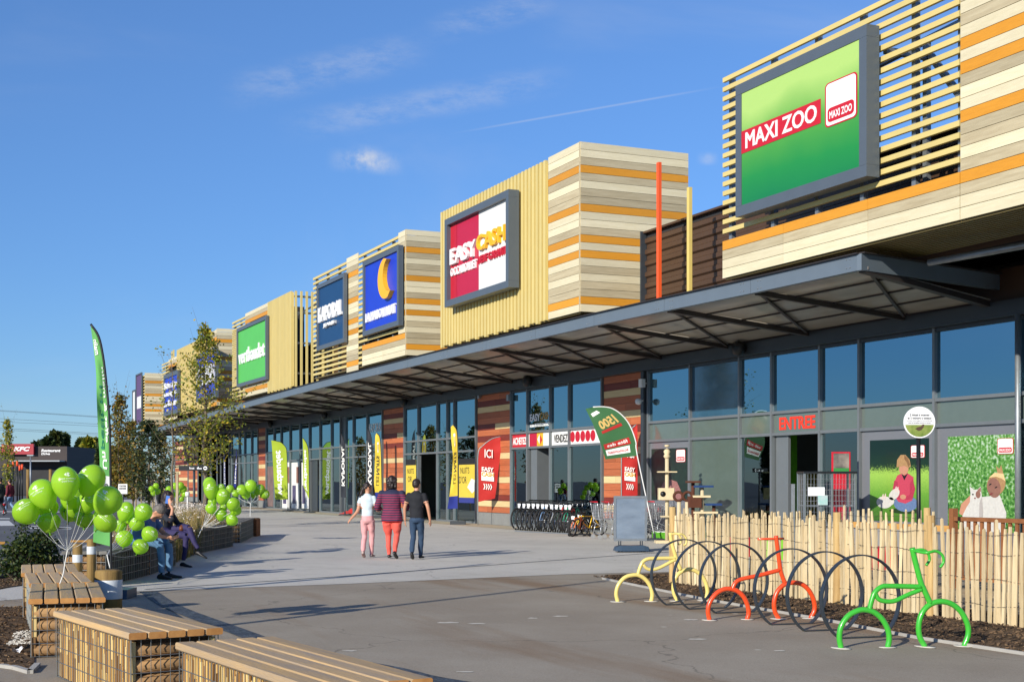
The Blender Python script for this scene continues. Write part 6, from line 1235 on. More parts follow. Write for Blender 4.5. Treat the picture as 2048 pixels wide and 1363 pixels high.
bk = [('black folding bicycle against the shop glass', (26, 26, 30)), ('navy city bicycle with basket side', (30, 36, 60)), ('charcoal bicycle with raised bars', (44, 44, 48)), ('black town bicycle leading the row by the shop glass', (30, 30, 34)), ('dark grey bicycle, second of the row', (60, 62, 66)), ('pale blue bicycle with price tag', (120, 160, 210)), ('black trekking bicycle beside the blue one', (38, 38, 42)), ('silver framed bicycle in the row', (170, 174, 178)), ('dark green mountain bicycle', (36, 70, 52)), ('bright red bicycle with white price tag', (200, 24, 30)), ('turquoise bicycle beside the red one', (30, 160, 120)), ('black sports bicycle near the children bicycle', (28, 28, 30))]
bhd = (Vector((.50, -.866, 0))).normalized()
rc_ = thing('floor_bike_rack', 'low galvanised floor rack holding the bicycles for sale', 'bike rack', (6.9, -1.5, 0))
for i, (lab, c) in enumerate(bk):
    t = bicycle(lab, c); f_ = gp(1034+i*9.3, 1059+i*.6); p = f_-bhd*.55; t.location = (p.x, p.y, .0); t.rotation_euler = (0, 0, yaw(bhd)+RND.uniform(-.05, .05))
    mb = MB(); n_ = Vector((bhd.y, -bhd.x, 0))
    for e in (-1, 1): q = f_+n_*.045*e; mb.tube([q-bhd*.2+UP*.02, q-bhd*.15+UP*.24, q+bhd*.1+UP*.24, q+bhd*.2+UP*.02], .008, 6)
    mb.build('wheel_holder', M_steel, rc_)
a, b = gp(1030, 1062), gp(1145, 1068); MB().bar(a+UP*.02, b+UP*.02, .05, .03).build('rail', M_steel, rc_)
t = bicycle('yellow and orange children bicycle at the end of the row', (236, 190, 40), .24, .75); p = gp(1168, 1071)-bhd*.2; t.location = (p.x, p.y, 0); t.rotation_euler = (0, 0, yaw(bhd)-.5)
t = bicycle('orange children bicycle beside the trolleys', (230, 110, 40), .22, .7); p = gp(1150, 1072)-bhd*.2; t.location = (p.x, p.y, 0); t.rotation_euler = (0, 0, yaw(bhd)+.1)
# scooter lying in front of the bicycles
p = gp(1158, 1072); mb = MB(); mb.bbox((p.x, p.y, .06), RT*.28, FW*.06, UP*.02, .01); mb.tube([p+RT*.28+UP*.07, p+RT*.34+UP*.3+FW*.1, p+RT*.5+UP*.5+FW*.5], .016, 8)
for e in (-.27, .3): mb.tube([p+RT*e-FW*.02+UP*.05, p+RT*e+FW*.02+UP*.05], .05, 12)
tag(mb.build('kick_scooter', M_blk, loc=tuple(p)), 'black kick scooter lying in front of the bicycles', 'scooter')
# ================================================================ SHOPPING TROLLEYS
def trolley(lab):
    t = thing('shopping_trolley', lab, 'trolley', (0, 0, 0), 'shopping trolleys nested by the timber pier'); mb = MB()
    r4 = .0055
    def P_(u, v, z):         # basket: u along length 0..1 (front narrower), v -1..1
        return Vector((v*(.26-.05*u), -.42+.84*u, z))
    zt0, zt1, zb0, zb1 = .95, .88, .52, .60
    for i in range(13):
        u = i/12; zt_, zb_ = zt0+(zt1-zt0)*u, zb0+(zb1-zb0)*u
        for v in (-1, 1): mb.tube([P_(u, v, zt_), P_(u, v*.86, zb_)], r4, 4, cap=False)
        mb.tube([P_(u, -.86, zb_), P_(u, .86, zb_)], r4, 4, cap=False)
    for k in range(6):
        f_ = k/5
        for v in (-1, 1): w_ = v*(1-.14*f_); mb.tube([P_(0, w_, zt0+(zb0-zt0)*f_), P_(1, w_, zt1+(zb1-zt1)*f_)], r4, 4, cap=False)
        mb.tube([P_(1, -(1-.14*f_), zt1+(zb1-zt1)*f_), P_(1, 1-.14*f_, zt1+(zb1-zt1)*f_)], r4, 4, cap=False)
    for i in range(8): v = -1+2*i/7; mb.tube([P_(1, v, zt1), P_(1, v*.86, zb1)], r4, 4, cap=False); mb.tube([P_(0, v, zt0-.02), P_(0, v*.86, zb0)], r4, 4, cap=False)
    o = mb.build('basket', M_chrome, t); mb = MB()
    for e in (-1, 1): mb.tube(spline([(e*.25, -.5, 1.0), (e*.24, -.42, .55), (e*.23, -.36, .42), (e*.2, .30, .16), (e*.2, .38, .13)], 4), .011, 6); mb.tube([(e*.23, -.36, .42), (e*.25, -.42, .13)], .011, 6); mb.tube([(e*.22, .42, .60), (e*.2, .20, .2)], .008, 6)
    mb.tube([(-.25, -.42, .14), (.25, -.42, .14)], .009, 6); mb.build('chassis', M_chrome, t)
    MB().tube([(-.27, -.5, 1.0), (.27, -.5, 1.0)], .016, 8).build('handle', M_letr, t)
    for x, y in ((-.25, -.42), (.25, -.42), (-.2, .36), (.2, .36)): mb = MB(); mb.tube([(x-.015, y, .062), (x+.015, y, .062)], .062, 12); mb.build('castor', mat('grey_castor', (150, 152, 154), .6), t)
    MB().bbox((0, .43, .78), (.12, 0, 0), (0, .004, 0), (0, 0, .07)).build('advert_plate', M_letr, t)
    return t
tw = trolley('wire shopping trolley at the front of the nested row'); hdv = (RT*.95+FW*.3).normalized(); p0 = gp(1193, 1077)
tl_ = ['wire shopping trolley at the front of the nested row', 'wire shopping trolley, second in the nested row', 'wire shopping trolley, third in the nested row, behind the pavement sign', 'wire shopping trolley, fourth in the nested row, behind the pavement sign', 'wire shopping trolley at the back of the nested row beside the cat tree', 'wire shopping trolley last in the nested row']
for i in range(6):
    t = tw if i == 0 else copy_tree(tw); t['label'] = tl_[i]; p = p0+hdv*(.33*i+.42); t.location = (p.x, p.y, 0); t.rotation_euler = (0, 0, yaw(hdv)+.0)
# ================================================================ CAT TREES, CAGE, DISPLAYS
M_plush = mat('cream_plush', (214, 196, 158), .95, var=.12, scale=12); M_sisal = mat('sisal', (206, 190, 156), .9, var=.2, scale=60, stretch=(1, 1, 6)); M_brplush = mat('brown_plush', (84, 46, 30), .95, var=.15, scale=12); M_blplush = mat('blue_plush', (30, 60, 110), .95, var=.1, scale=12)
def spot(px, Y): p = fp(px, 1000, Y); return Vector((p.x, p.y, 0)), (Vector((p.x, p.y, 0))-CAM).dot(FW)
P0, dpt = spot(1334, -1.6); zz = lambda y: CAMH+(HY-y)/FPX*dpt
t = thing('cat_tree', 'tall cream cat tree with a boxed den and a post', 'cat tree', tuple(P0), 'cat trees outside the pet shop')
MB().tube([P0, P0+UP*zz(912)], .05, 12).build('post', M_sisal, t); MB().bbox(P0+UP*.03, RT*.3, FW*.25, UP*.03, .01).build('base', M_plush, t)
MB().bbox(P0+UP*zz(987)-RT*.02, RT*.20, FW*.17, UP*.15, .02).build('den', M_plush, t); mb = MB(); c = P0+UP*zz(987)-RT*.12-FW*.172; mb.lathe([(.07, 0), (.07, .004)], tuple(c), 18, M=Matrix((RT, UP, -FW)).transposed()); mb.build('den_opening', M_blk, t)
for y, w_ in ((943, .24), (1032, .16)): MB().bbox(P0+UP*zz(y), RT*w_, FW*.16, UP*.015, .005).build('shelf', M_plush, t)
mb = MB(); mb.lathe([(.05, -.06), (.09, 0), (.06, .06), (.09, .12), (.05, .18)], tuple(P0+UP*zz(912)), 12); mb.build('perch', M_plush, t); MB().lathe([(.06, 0), (.06, .05)], tuple(P0+UP*zz(893)), 12).tube([P0+UP*zz(907), P0+UP*zz(893)], .008, 6).build('toy', M_plush, t)
P0, dpt = spot(1366, -1.5); t = thing('cat_tree', 'low brown cat tree with two round plush rings', 'cat tree', tuple(P0), 'cat trees outside the pet shop')
for e in (-.1, .1): MB().tube([P0+RT*e, P0+RT*e+UP*zz(1003)], .05, 10).build('post', M_sisal, t); mb = MB(); K = 16; c = P0+RT*e*1.15+UP*zz(992); mb.tube([c+RT*.11*math.cos(2*math.pi*i/K)+UP*.11*math.sin(2*math.pi*i/K) for i in range(K)], .035, 8, closed=True); mb.build('ring', M_brplush, t)
MB().bbox(P0+UP*.04, RT*.32, FW*.22, UP*.04, .01).build('base', M_brplush, t)
P0, dpt = spot(1402, -1.1); t = thing('cat_tree', 'brown and blue cat tree with several platforms', 'cat tree', tuple(P0), 'cat trees outside the pet shop')
for e, y, m_, w_ in ((-.2, 963, M_brplush, .17), (.05, 972, M_blplush, .24), (.0, 992, M_plush, .22), (.3, 1008, M_blplush, .2), (.1, 1024, M_plush, .3)): MB().bbox(P0+RT*e+UP*zz(y), RT*w_, FW*.18, UP*.025, .008).build('platform', m_, t)
for e, y, m_ in ((-.2, 964, M_brplush), (.03, 973, M_sisal), (.32, 1009, M_brplush)): MB().tube([P0+RT*e, P0+RT*e+UP*zz(y)], .045, 10).build('post', m_, t)
MB().bbox(P0-RT*.16+UP*zz(1003), RT*.17, FW*.16, UP*.14, .02).build('den', M_brplush, t); MB().bbox(P0+UP*.03, RT*.42, FW*.25, UP*.03, .01).build('base', M_plush, t)
# wire cage display cabinet
P0, dpt = spot(1653, -1.7); x0, x1 = -50/FPX*dpt, 50/FPX*dpt; zt_ = zz(946); t = thing('wire_display_cage', 'tall wire mesh cage with a black top and hanging price cards', 'cage', tuple(P0)); c = P0+RT*(x0+x1)/2; hw = (x1-x0)/2; dD = FW*.32
MB().bbox(c+UP*(zt_+.02), RT*(hw+.03), FW*.36, UP*.02, .005).build('top', M_blk, t)
for e in (-1, 1):
    for f_ in (-1, 1): MB().bar(c+RT*hw*e+dD*f_, c+RT*hw*e+dD*f_+UP*zt_, .04, .04).build('post', M_steel, t)
MB().bar(c+RT*.04-dD*1.02, c+RT*.04-dD*1.02+UP*zt_, .035, .035).build('post', M_steel, t)
mb = MB()
for f_ in (-1, 1):
    for i in range(17): x_ = -hw+2*hw*i/16; mb.tube([c+RT*x_+dD*f_, c+RT*x_+dD*f_+UP*zt_], .003, 3, cap=False)
    for i in range(16): z = zt_*i/15; mb.tube([c-RT*hw+dD*f_+UP*z, c+RT*hw+dD*f_+UP*z], .003, 3, cap=False)
for e in (-1, 1):
    for i in range(9): q = dD*(-1+i/4); mb.tube([c+RT*hw*e+q, c+RT*hw*e+q+UP*zt_], .003, 3, cap=False)
o = mb.build('mesh', M_chrome, t); o['kind'] = 'stuff'
for k in range(3): MB().bbox(c+UP*(.25+k*.4), RT*(hw-.03), dD*.92, UP*.008).build('shelf', M_steel, t)
MB().bbox(c+RT*-hw*.55-dD*1.06+UP*zz(982), RT*.17, FW*.003, UP*.09).build('card', M_tag_, t); MB().bbox(c+RT*-hw*.3-dD*1.08+UP*zz(999), RT*.10, FW*.003, UP*.10).build('card', mat('pastel_card', (200, 190, 200), .6, rgb2=(120, 190, 180), scale=4), t)
# red framed poster stand behind the cage
P0, dpt = spot(1682, -.7); t = thing('poster_stand', 'red framed poster stand behind the wire cage', 'sign', tuple(P0)); a, b = -19/FPX*dpt, 19/FPX*dpt; z0, z1 = .05, zz(903)
MB().bbox(P0+UP*(z0+z1)/2, RT*b, FW*.02, UP*(z1-z0)/2, .01).build('frame', M_letr, t); MB().bbox(P0-FW*.025+UP*(zz(906)+zz(945))/2, RT*b*.82, FW*.004, UP*(zz(906)-zz(945))/2).build('print', mat('dark_picture', (40, 44, 50), .4, rgb2=(150, 140, 130), scale=3), t); MB().bbox(P0-FW*.031+UP*zz(941), RT*b*.8, FW*.003, UP*.06).build('print', mat('green_strip', (50, 130, 60), .5), t)
P0, dpt = spot(1586, -1.2); tag(MB().bbox(P0+UP*zz(967)/2, RT*.04, FW*.05, UP*zz(967)/2, .01).build('security_post', M_steel, loc=tuple(P0)), 'slim grey metal post beside the open pet shop door', 'post')
P0 = gp(1338, 1078); t = thing('turf_tray', 'tray of bright artificial turf beside the fence end', 'mat', (P0.x, P0.y, 0)); MB().bbox((P0.x, P0.y, .10), RT*.42, FW*.35, UP*.10).build('tray', mat('turf', (92, 170, 40), .95, var=.25, scale=60, bump=.8, bscale=120), t); MB().bbox((P0.x, P0.y, .208), RT*.35, FW*.3, UP*.008).build('top', M_whitep, t)
# planter boxes and buckets glimpsed through the fence
for i, (px, m_, w_, lab) in enumerate(((1478, M_letr, .2, 'red crate glimpsed through the fence'), (1545, M_lime, .25, 'green crate glimpsed through the fence'), (1700, M_letr, .3, 'long red trough behind the fence'), (1765, M_letr, .22, 'red bucket row end behind the fence'), (1640, M_whitep, .2, 'white box behind the fence'))):
    p, _ = spot(px, -3.4); tag(MB().bbox(p+UP*.2, RT*w_, FW*.2, UP*.2, .02).build('crate', m_, loc=tuple(p)), lab, 'crate', 'crates behind the fence')
p, dpt = spot(1722, -3.2); mb = MB(); mb.bbox(p+UP*.35, RT*.7, FW*.3, UP*.35, .05); tag(mb.build('covered_table', mat('grey_cover', (140, 138, 136), .7), loc=tuple(p)), 'grey covered stand rising behind the fence', 'stand')
# fallen red flag on the paving
p = gp(700, 1028); r = random.Random(4); mb = MB(); mb.grid(lambda u, v: p+RT*(u-.5)*1.0+FW*(v-.5)*.5+UP*(.02+.22*math.exp(-((u-.55)**2+(v-.5)**2)*9)*(1+.3*math.sin(u*17+v*9))+.03*math.sin(u*23)*math.sin(v*13)**2), 18, 10); tag(mb.build('fallen_cloth', M_fred, loc=tuple(p)), 'crumpled red cloth lying on the paving by the shopfront', 'cloth')
# ================================================================ TREES AND PLANTS
def leaf_mat(name, c1, c2, c3):
    m = bpy.data.materials.new(name); m.use_nodes = True; N, L = m.node_tree.nodes, m.node_tree.links; b = N['Principled BSDF']; o = [q for q in N if q.type == 'OUTPUT_MATERIAL'][0]
    g = N.new('ShaderNodeNewGeometry'); cr = N.new('ShaderNodeValToRGB'); L.new(g.outputs['Random Per Island'], cr.inputs[0]); e = cr.color_ramp.elements
    e[0].color = lin(c1)+(1,); e[1].color = lin(c3)+(1,); q = e.new(.55); q.color = lin(c2)+(1,); L.new(cr.outputs[0], b.inputs['Base Color']); b.inputs['Roughness'].default_value = .55
    tl = N.new('ShaderNodeBsdfTranslucent'); L.new(cr.outputs[0], tl.inputs[0]); mx_ = N.new('ShaderNodeMixShader'); mx_.inputs[0].default_value = .3; L.new(b.outputs[0], mx_.inputs[1]); L.new(tl.outputs[0], mx_.inputs[2]); L.new(mx_.outputs[0], o.inputs['Surface']); return m
M_leafA = leaf_mat('maple_leaves', (84, 104, 30), (134, 144, 42), (196, 170, 52)); M_leafB = leaf_mat('autumn_leaves', (80, 90, 34), (120, 112, 40), (160, 116, 40)); M_leafD = leaf_mat('dark_leaves', (30, 48, 22), (48, 66, 28), (70, 84, 38)); M_needle = leaf_mat('pine_needles', (40, 58, 36), (58, 74, 44), (84, 92, 56)); M_bush = leaf_mat('bush_leaves', (24, 44, 18), (44, 66, 24), (96, 104, 34)); M_pop = leaf_mat('poplar_leaves', (48, 64, 34), (70, 84, 42), (110, 112, 52))
M_bark = mat('grey_bark', (128, 116, 98), .9, rgb2=(92, 82, 68), scale=8, stretch=(2, 2, .5), bump=.4, bscale=30); M_stake = mat('tree_stake', (186, 170, 140), .85, rgb2=(150, 134, 104), scale=5, stretch=(2, 2, .3))
def leaves(mb, r, p, size, n, spread, down=.2):
    for _ in range(n):
        c = Vector(p)+Vector((r.gauss(0, spread), r.gauss(0, spread), r.gauss(0, spread*.8))); u = Vector((r.gauss(0, 1), r.gauss(0, 1), r.gauss(0, .6)-down)).normalized(); v = u.cross(Vector((r.gauss(0, 1), r.gauss(0, 1), r.gauss(0, 1)))).normalized(); s_ = size*r.uniform(.6, 1.3); w_ = s_*.36
        mb.add([c, c+u*s_*.5+v*w_, c+u*s_, c+u*s_*.5-v*w_], [(0, 1, 2, 3)])
def tree(name, lab, base, H, crown, lm, seed, leafs=.1, nl=5, laterals=34, trunk=.06, start=.3, rise=.9, bare=.0, grp=None, stakes=0, shoots=0, wob=.05, thin=0.):
    """crown(t) gives the reach of the laterals at height fraction t of the crown"""
    r = random.Random(seed); base = Vector(base); t = thing(name, lab, 'tree', tuple(base), grp)
    pts = [base+Vector((wob*math.sin(i*1.3+seed), wob*math.cos(i*1.7+seed), H*i/10)) for i in range(11)]; pts[0] = base-UP*.05; rad = [trunk*(1-.9*i/10)+.006 for i in range(11)]
    mb = MB(); mb.tube(pts, rad, 9); trk = mb.build('trunk', M_bark, t); mbb = MB(); lv = MB()
    for k in range(laterals):
        f_ = (k+r.random())/laterals; z = start+(1-start)*f_*.96; p = pts[0].lerp(pts[-1], z); a = k*2.4+r.uniform(-.5, .5); reach = crown(f_)*r.uniform(.55, 1.12)
        d = Vector((math.cos(a), math.sin(a), rise*r.uniform(.6, 1.5))); d.normalize(); mid = p+d*reach*.5+Vector((0, 0, -.04*reach)); e = p+d*reach+UP*reach*.15
        mbb.tube([p, mid, e], [max(.006, trunk*.3*(1-f_)), max(.004, trunk*.16*(1-f_)), .003], 5, cap=False)
        for q in range(4):
            s_ = .3+.7*(q+r.random())/4; b0 = p.lerp(mid, s_*2) if s_ < .5 else mid.lerp(e, s_*2-1); tw = b0+Vector((r.gauss(0, .16), r.gauss(0, .16), r.gauss(.08, .12)))*max(.5, reach); mbb.tube([b0, tw], [.004, .002], 3, cap=False)
            if r.random() > bare+thin*f_: leaves(lv, r, tw, leafs, nl, .09*max(.7, reach)); leaves(lv, r, b0, leafs, max(1, nl//2), .08)
    for k in range(shoots):
        a = r.uniform(0, 6.28); p = pts[0].lerp(pts[-1], r.uniform(.55, .85)); e = p+Vector((math.cos(a)*.5, math.sin(a)*.5, r.uniform(1, 2.2))); mbb.tube([p, (p+e)/2+UP*.1, e], [.008, .005, .002], 4, cap=False)
        for q in range(7): leaves(lv, r, p.lerp(e, .2+q*.11), leafs*.8, 1, .03)
    o = mbb.build('branches', M_bark, t); o['kind'] = 'stuff'
    o = lv.build('crown', lm, t, fixn=False); o['kind'] = 'stuff'
    for i in range(stakes):
        a = i*2.1+.4; p = base+Vector((math.cos(a)*.35, math.sin(a)*.35, 0)); MB().tube([p, p+UP*1.9], .035, 8).build('stake', M_stake, t)
    return t
def oval(R_): return lambda f_: R_*(math.sin(math.pi*min(1, .16+f_*.86))**.8)+.05
b_ = dp(410, 1050, 46); b_.z = 0
tree('young_tree', 'young upright tree with yellow green leaves in front of the canopy', b_, 6.9, lambda f_: (2.0*math.sin(math.pi*min(1, .22+f_*.78))**.9+.1)*(1-.5*f_), M_leafA, 3, .10, 13, 76, .075, .24, .85, .06, 'young plaza trees', shoots=10, thin=.42)
b_ = dp(345, 1045, 52); b_.z = 0
tree('young_tree', 'bare young tree with few leaves left and pale stakes', b_, 6.2, lambda f_: 1.3*(1-.5*f_), M_leafB, 5, .09, 2, 34, .05, .3, .9, .55, 'young plaza trees', stakes=2)
b_ = dp(238, 1032, 62); b_.z = 0
tree('young_tree', 'slender yellowing tree rising behind the tall green flag', b_, 5.6, oval(1.1), M_leafB, 7, .13, 8, 52, .05, .12, 1.3, .08, 'young plaza trees', shoots=8)
b_ = dp(298, 1028, 66); b_.z = 0
tree('pine_tree', 'dark loose pine behind the far balloons', b_, 4.6, oval(1.6), M_needle, 9, .16, 11, 46, .07, .1, .5, 0, 'young plaza trees', stakes=3)
b_ = dp(265, 1026, 72); b_.z = 0
tree('young_tree', 'leafy young tree between the pine and the flag', b_, 4.8, oval(1.2), M_leafB, 12, .15, 9, 40, .05, .1, 1., .05, 'young plaza trees', stakes=2)
b_ = dp(322, 1022, 78); b_.z = 0
tree('young_tree', 'thin leafy tree beside the far shopfront', b_, 4.2, oval(1.1), M_leafB, 14, .15, 7, 36, .05, .15, 1., .15, 'young plaza trees', stakes=3)
b_ = dp(14, 1020, 80); b_.z = 0
tree('young_tree', 'slim young tree in front of the red restaurant sign', b_, 5.2, oval(.7), M_leafA, 15, .13, 6, 40, .04, .2, 1.4, .1, 'road side trees', shoots=6)
# leafy bush beside the benches
def bush(lab, base, rx, ry, H, lm, seed, n, size, grp=None, name='bush'):
    r = random.Random(seed); base = Vector(base); t = thing(name, lab, 'bush', tuple(base), grp); st = MB(); lv = MB()
    for k in range(n):
        a = r.uniform(0, 6.28); q = r.random()**.5; z = H*r.uniform(.15, 1)**.8; prof = math.sin(math.pi*min(1, .25+.72*z/H))**.6; e = base+Vector((0, 0, z))+RT*(rx*q*prof*math.cos(a))+FW*(ry*q*prof*math.sin(a)); s0 = base+Vector((e.x-base.x, e.y-base.y, 0))*.25
        if k % 3 == 0: st.tube([s0, (s0+e)/2+UP*.05, e], [.009, .006, .003], 4, cap=False)
        leaves(lv, r, e, size, 7, .055)
    st.build('stems', M_bark, t)['kind'] = 'stuff'; lv.build('foliage', lm, t, fixn=False)['kind'] = 'stuff'; return t
p = gp(45, 1163); bush('round glossy dark green bush in the planted strip', p, .42, .4, .62, M_bush, 4, 420, .055); p = gp(82, 1158); bush('smaller glossy bush beside the wire benches', p, .33, .3, .72, M_bush, 6, 330, .055)
p = gp(45, 1150); bush('tall thin shoot of the glossy bush', p, .16, .16, .95, M_bush, 8, 90, .05)
# flowering grasses behind the benches
def meadow(lab, A, B, wd, H, seed, n):
    r = random.Random(seed); A, B = Vector(A), Vector(B); d = B-A; nn_ = Vector((-d.y, d.x, 0)).normalized(); mb = MB(); fl = MB()
    for _ in range(n):
        p = A+d*r.random()+nn_*r.uniform(-wd, wd); h_ = H*r.uniform(.5, 1.1); lean = Vector((r.gauss(0, .16), r.gauss(0, .16), 0)); w_ = Vector((r.gauss(0, 1), r.gauss(0, 1), 0)).normalized()*.009; e = p+lean*h_+UP*h_
        mb.add([p-w_, p+w_, (p+e)/2+lean*.05+w_*.7, e, (p+e)/2+lean*.05-w_*.7], [(0, 1, 2, 4), (4, 2, 3)], r.choice((0, 0, 1)))
        if r.random() < .3: leaves(fl, r, e, .035, 2, .02)
    o = mb.build('flowering_grass', [mat('dry_grass', (150, 128, 78), .9), mat('olive_grass', (104, 104, 52), .9)], loc=tuple(A), fixn=False); tag(o, lab, 'grass', kind='stuff')
    o = fl.build('white_blossom', mat('pale_blossom', (214, 202, 190), .8), loc=tuple(A), fixn=False); tag(o, 'tiny pale flowers scattered over the grasses', 'flowers', kind='stuff')
meadow('tall dry flowering grasses behind the wire benches', (19.6, -15.4, 0), (9.8, -12.2, 0), .55, .95, 3, 5200)
meadow('dry grasses around the tree stakes', (8.5, -12.6, 0), (-6, -9.5, 0), .7, .6, 5, 2600)
# bark pieces on the mulch, loose stones
def litter(name, lab, poly, n, size, ms, seed):
    r = random.Random(seed); xs = [p[0] for p in poly]; ys = [p[1] for p in poly]; mb = MB(); k = 0
    def ins(x, y):
        c = False
        for i in range(len(poly)):
            (x1, y1), (x2, y2) = poly[i], poly[i-1]
            if (y1 > y) != (y2 > y) and x < (x2-x1)*(y-y1)/(y2-y1)+x1: c = not c
        return c
    while k < n:
        x, y = r.uniform(min(xs), max(xs)), r.uniform(min(ys), max(ys)); k += 1
        if not ins(x, y): continue
        a = r.uniform(0, 6.28); s_ = size*r.uniform(.4, 1.5); u = Vector((math.cos(a), math.sin(a), r.gauss(0, .3))).normalized(); v = u.cross(UP).normalized(); c = Vector((x, y, .012+s_*.18))
        mb.bbox(c, u*s_*.5, v*s_*r.uniform(.15, .3), Vector((r.gauss(0, .1), r.gauss(0, .1), 1))*s_*.12, 0, r.randrange(len(ms)))
    tag(mb.build(name, ms, loc=(poly[0][0], poly[0][1], 0)), lab, 'mulch', kind='stuff')
M_chip = [mat('bark_chip_%d' % i, c, .95) for i, c in enumerate(((66, 50, 36), (90, 70, 50), (46, 36, 26), (118, 94, 68)))]
litter('bark_chips', 'loose bark chips on the bed under the fence', [(25.2, -9.0)]+[tuple(p) for p in edge]+[(36.5, -10.05), (36.5, -7.5), (25.2, -7.6)], 9000, .028, M_chip, 4)
litter('bark_chips', 'loose bark chips on the bed beside the benches', bedL, 11000, .03, M_chip, 5)
litter('bark_chips', 'bark chips in the planted strip by the kerb', [tuple(q) for q in kerb[:5]]+[tuple(q) for q in inner_e[:4]][::-1], 4500, .03, M_chip, 6)
litter('pale_stones', 'pale stones lying at the edge of the left bed', gpx((30, 1268), (66, 1262), (68, 1290), (15, 1292)), 500, .03, [mat('pale_stone', (200, 196, 186), .9)], 7)
p = gp(36, 1305); mb = MB(); mb.grid(lambda u, v: p+RT*(u-.5)*.09+FW*(v-.5)*.1+UP*(.02+.03*math.sin(u*6)*math.cos(v*5)+.02*u), 6, 5); tag(mb.build('paper_scrap', M_tag_, loc=tuple(p)), 'crumpled white paper scrap on the mulch', 'paper')
# ================================================================ BACKGROUND
def at(px, py, dep): q = dp(px, py, dep); return q
DK = 150.
def bgbox(mb, x0, y0, x1, y1, dep, depth, mi=0):            # upright block facing the camera
    a = dp(x0, y1, dep); b = dp(x1, y0, dep); z0, z1 = a.z, b.z; A = Vector((a.x, a.y, z0)); w_ = RT*((x1-x0)/FPX*dep); mb.prism([A, A+w_, A+w_+UP*(z1-z0), A+UP*(z1-z0)], FW*depth, mi); return mb
kf = thing('drive_in_restaurant', 'dark clad drive-in restaurant with a red sign beyond the road', 'building', tuple(Vector((*dp(70, 990, DK)[:2], 0))))
M_kdark = mat('dark_board_cladding', (62, 52, 50), .7, rgb2=(50, 42, 40), scale=1, stretch=(.1, .1, 9)); M_kred = mat('restaurant_red', (158, 20, 40), .5, var=.03)
zg = HY+FPX*CAMH/DK
bgbox(MB(), -160, 892, 134, zg, DK, 14).build('wall', M_kdark, kf); bgbox(MB(), 19, 887, 67, 908, DK-.5, .45).build('sign_panel', M_kred, kf); bgbox(MB(), 3, 888, 18, 906, DK-.2, .15).build('sign_panel', M_kred, kf); bgbox(MB(), 20, 920, 119, 922.2, DK-2, 2).build('awning', M_steel, kf); bgbox(MB(), -120, 935, 118, zg-2, DK-.1, .09).build('shopfront_glass', M_dark, kf)
Sk = lambda x0, y0, x1, y1, d_: plane(dp(x0, y1, d_), dp(x1, y1, d_)-dp(x0, y1, d_), dp(x0, y0, d_)-dp(x0, y1, d_))
mb = MB(); lettering(mb, 'KFC', Sk(27.5, 892.5, 60, 901.5, DK-.55), bold=.05, shear=.25); mb.build('lettering', M_letw, kf)
for s_, rc in (('Restaurant', (82.5, 897.5, 121, 903)), ('Drive', (82.5, 904.5, 100, 909))): mb = MB(); lettering(mb, s_, Sk(*rc, DK-.06), bold=.035, shear=.2); mb.build('lettering', M_letw, kf)
yc = MB(); bgbox(yc, 134, 918.5, 212, 931, 175, 8); o = yc.build('yellow_warehouse', mat('yellow_cladding', (232, 160, 32), .6, rgb2=(206, 138, 22), scale=2, stretch=(6, 6, .1)), loc=tuple(Vector((*dp(150, 960, 175)[:2], 0)))); tag(o, 'long yellow clad shed beyond the drive-in restaurant', 'building')
mb = MB(); bgbox(mb, 134, 931, 212, HY+FPX*CAMH/175, 175.2, 7); tag(mb.build('shed_base', mat('white_base', (180, 180, 176), .7), loc=tuple(Vector((*dp(150, 960, 175)[:2], 0)))), 'pale lower wall under the yellow shed cladding', 'wall')
def poplar(lab, px, top, dep, wpx, lm, seed, n=60):
    b = dp(px, 990, dep); b.z = 0; H = CAMH+(HY-top)/FPX*dep; return tree('poplar_tree', lab, b, H, lambda f_: wpx/FPX*dep*(math.sin(math.pi*min(1, .12+f_*.9))**.7), lm, seed, dep*.0045, 16, n, .2, .06, 1.8, 0, 'trees beyond the road')
poplar('tall poplar behind the dark restaurant, topmost of the clump', 113, 864, 190, 13, M_pop, 31, 80); poplar('poplar right of the tallest one behind the restaurant', 126, 868, 192, 8, M_pop, 32, 60); poplar('rounded dark tree behind the restaurant roof', 95, 876, 185, 16, M_leafD, 33, 60); poplar('low tree behind the red sign', 76, 886, 188, 10, M_leafD, 34, 50)
poplar('broad poplar left of the green flag', 166, 880, 170, 13, M_pop, 35, 80); poplar('yellowing poplar beside the green flag', 180, 876, 165, 14, M_leafA, 36, 90); poplar('dark poplar tight behind the flag pole', 194, 878, 172, 12, M_pop, 37, 70); poplar('low round tree beside the yellow shed', 141, 909, 195, 10, M_leafB, 38, 40)
for i, px in enumerate((205, 228, 250, 274)): poplar(('tree behind the flag cloth', 'tree right of the flag foot', 'tree behind the slender plaza tree', 'tree left of the far shops')[i], px, 892+i*4, 140, 13, M_leafB if i % 2 else M_pop, 40+i, 50)
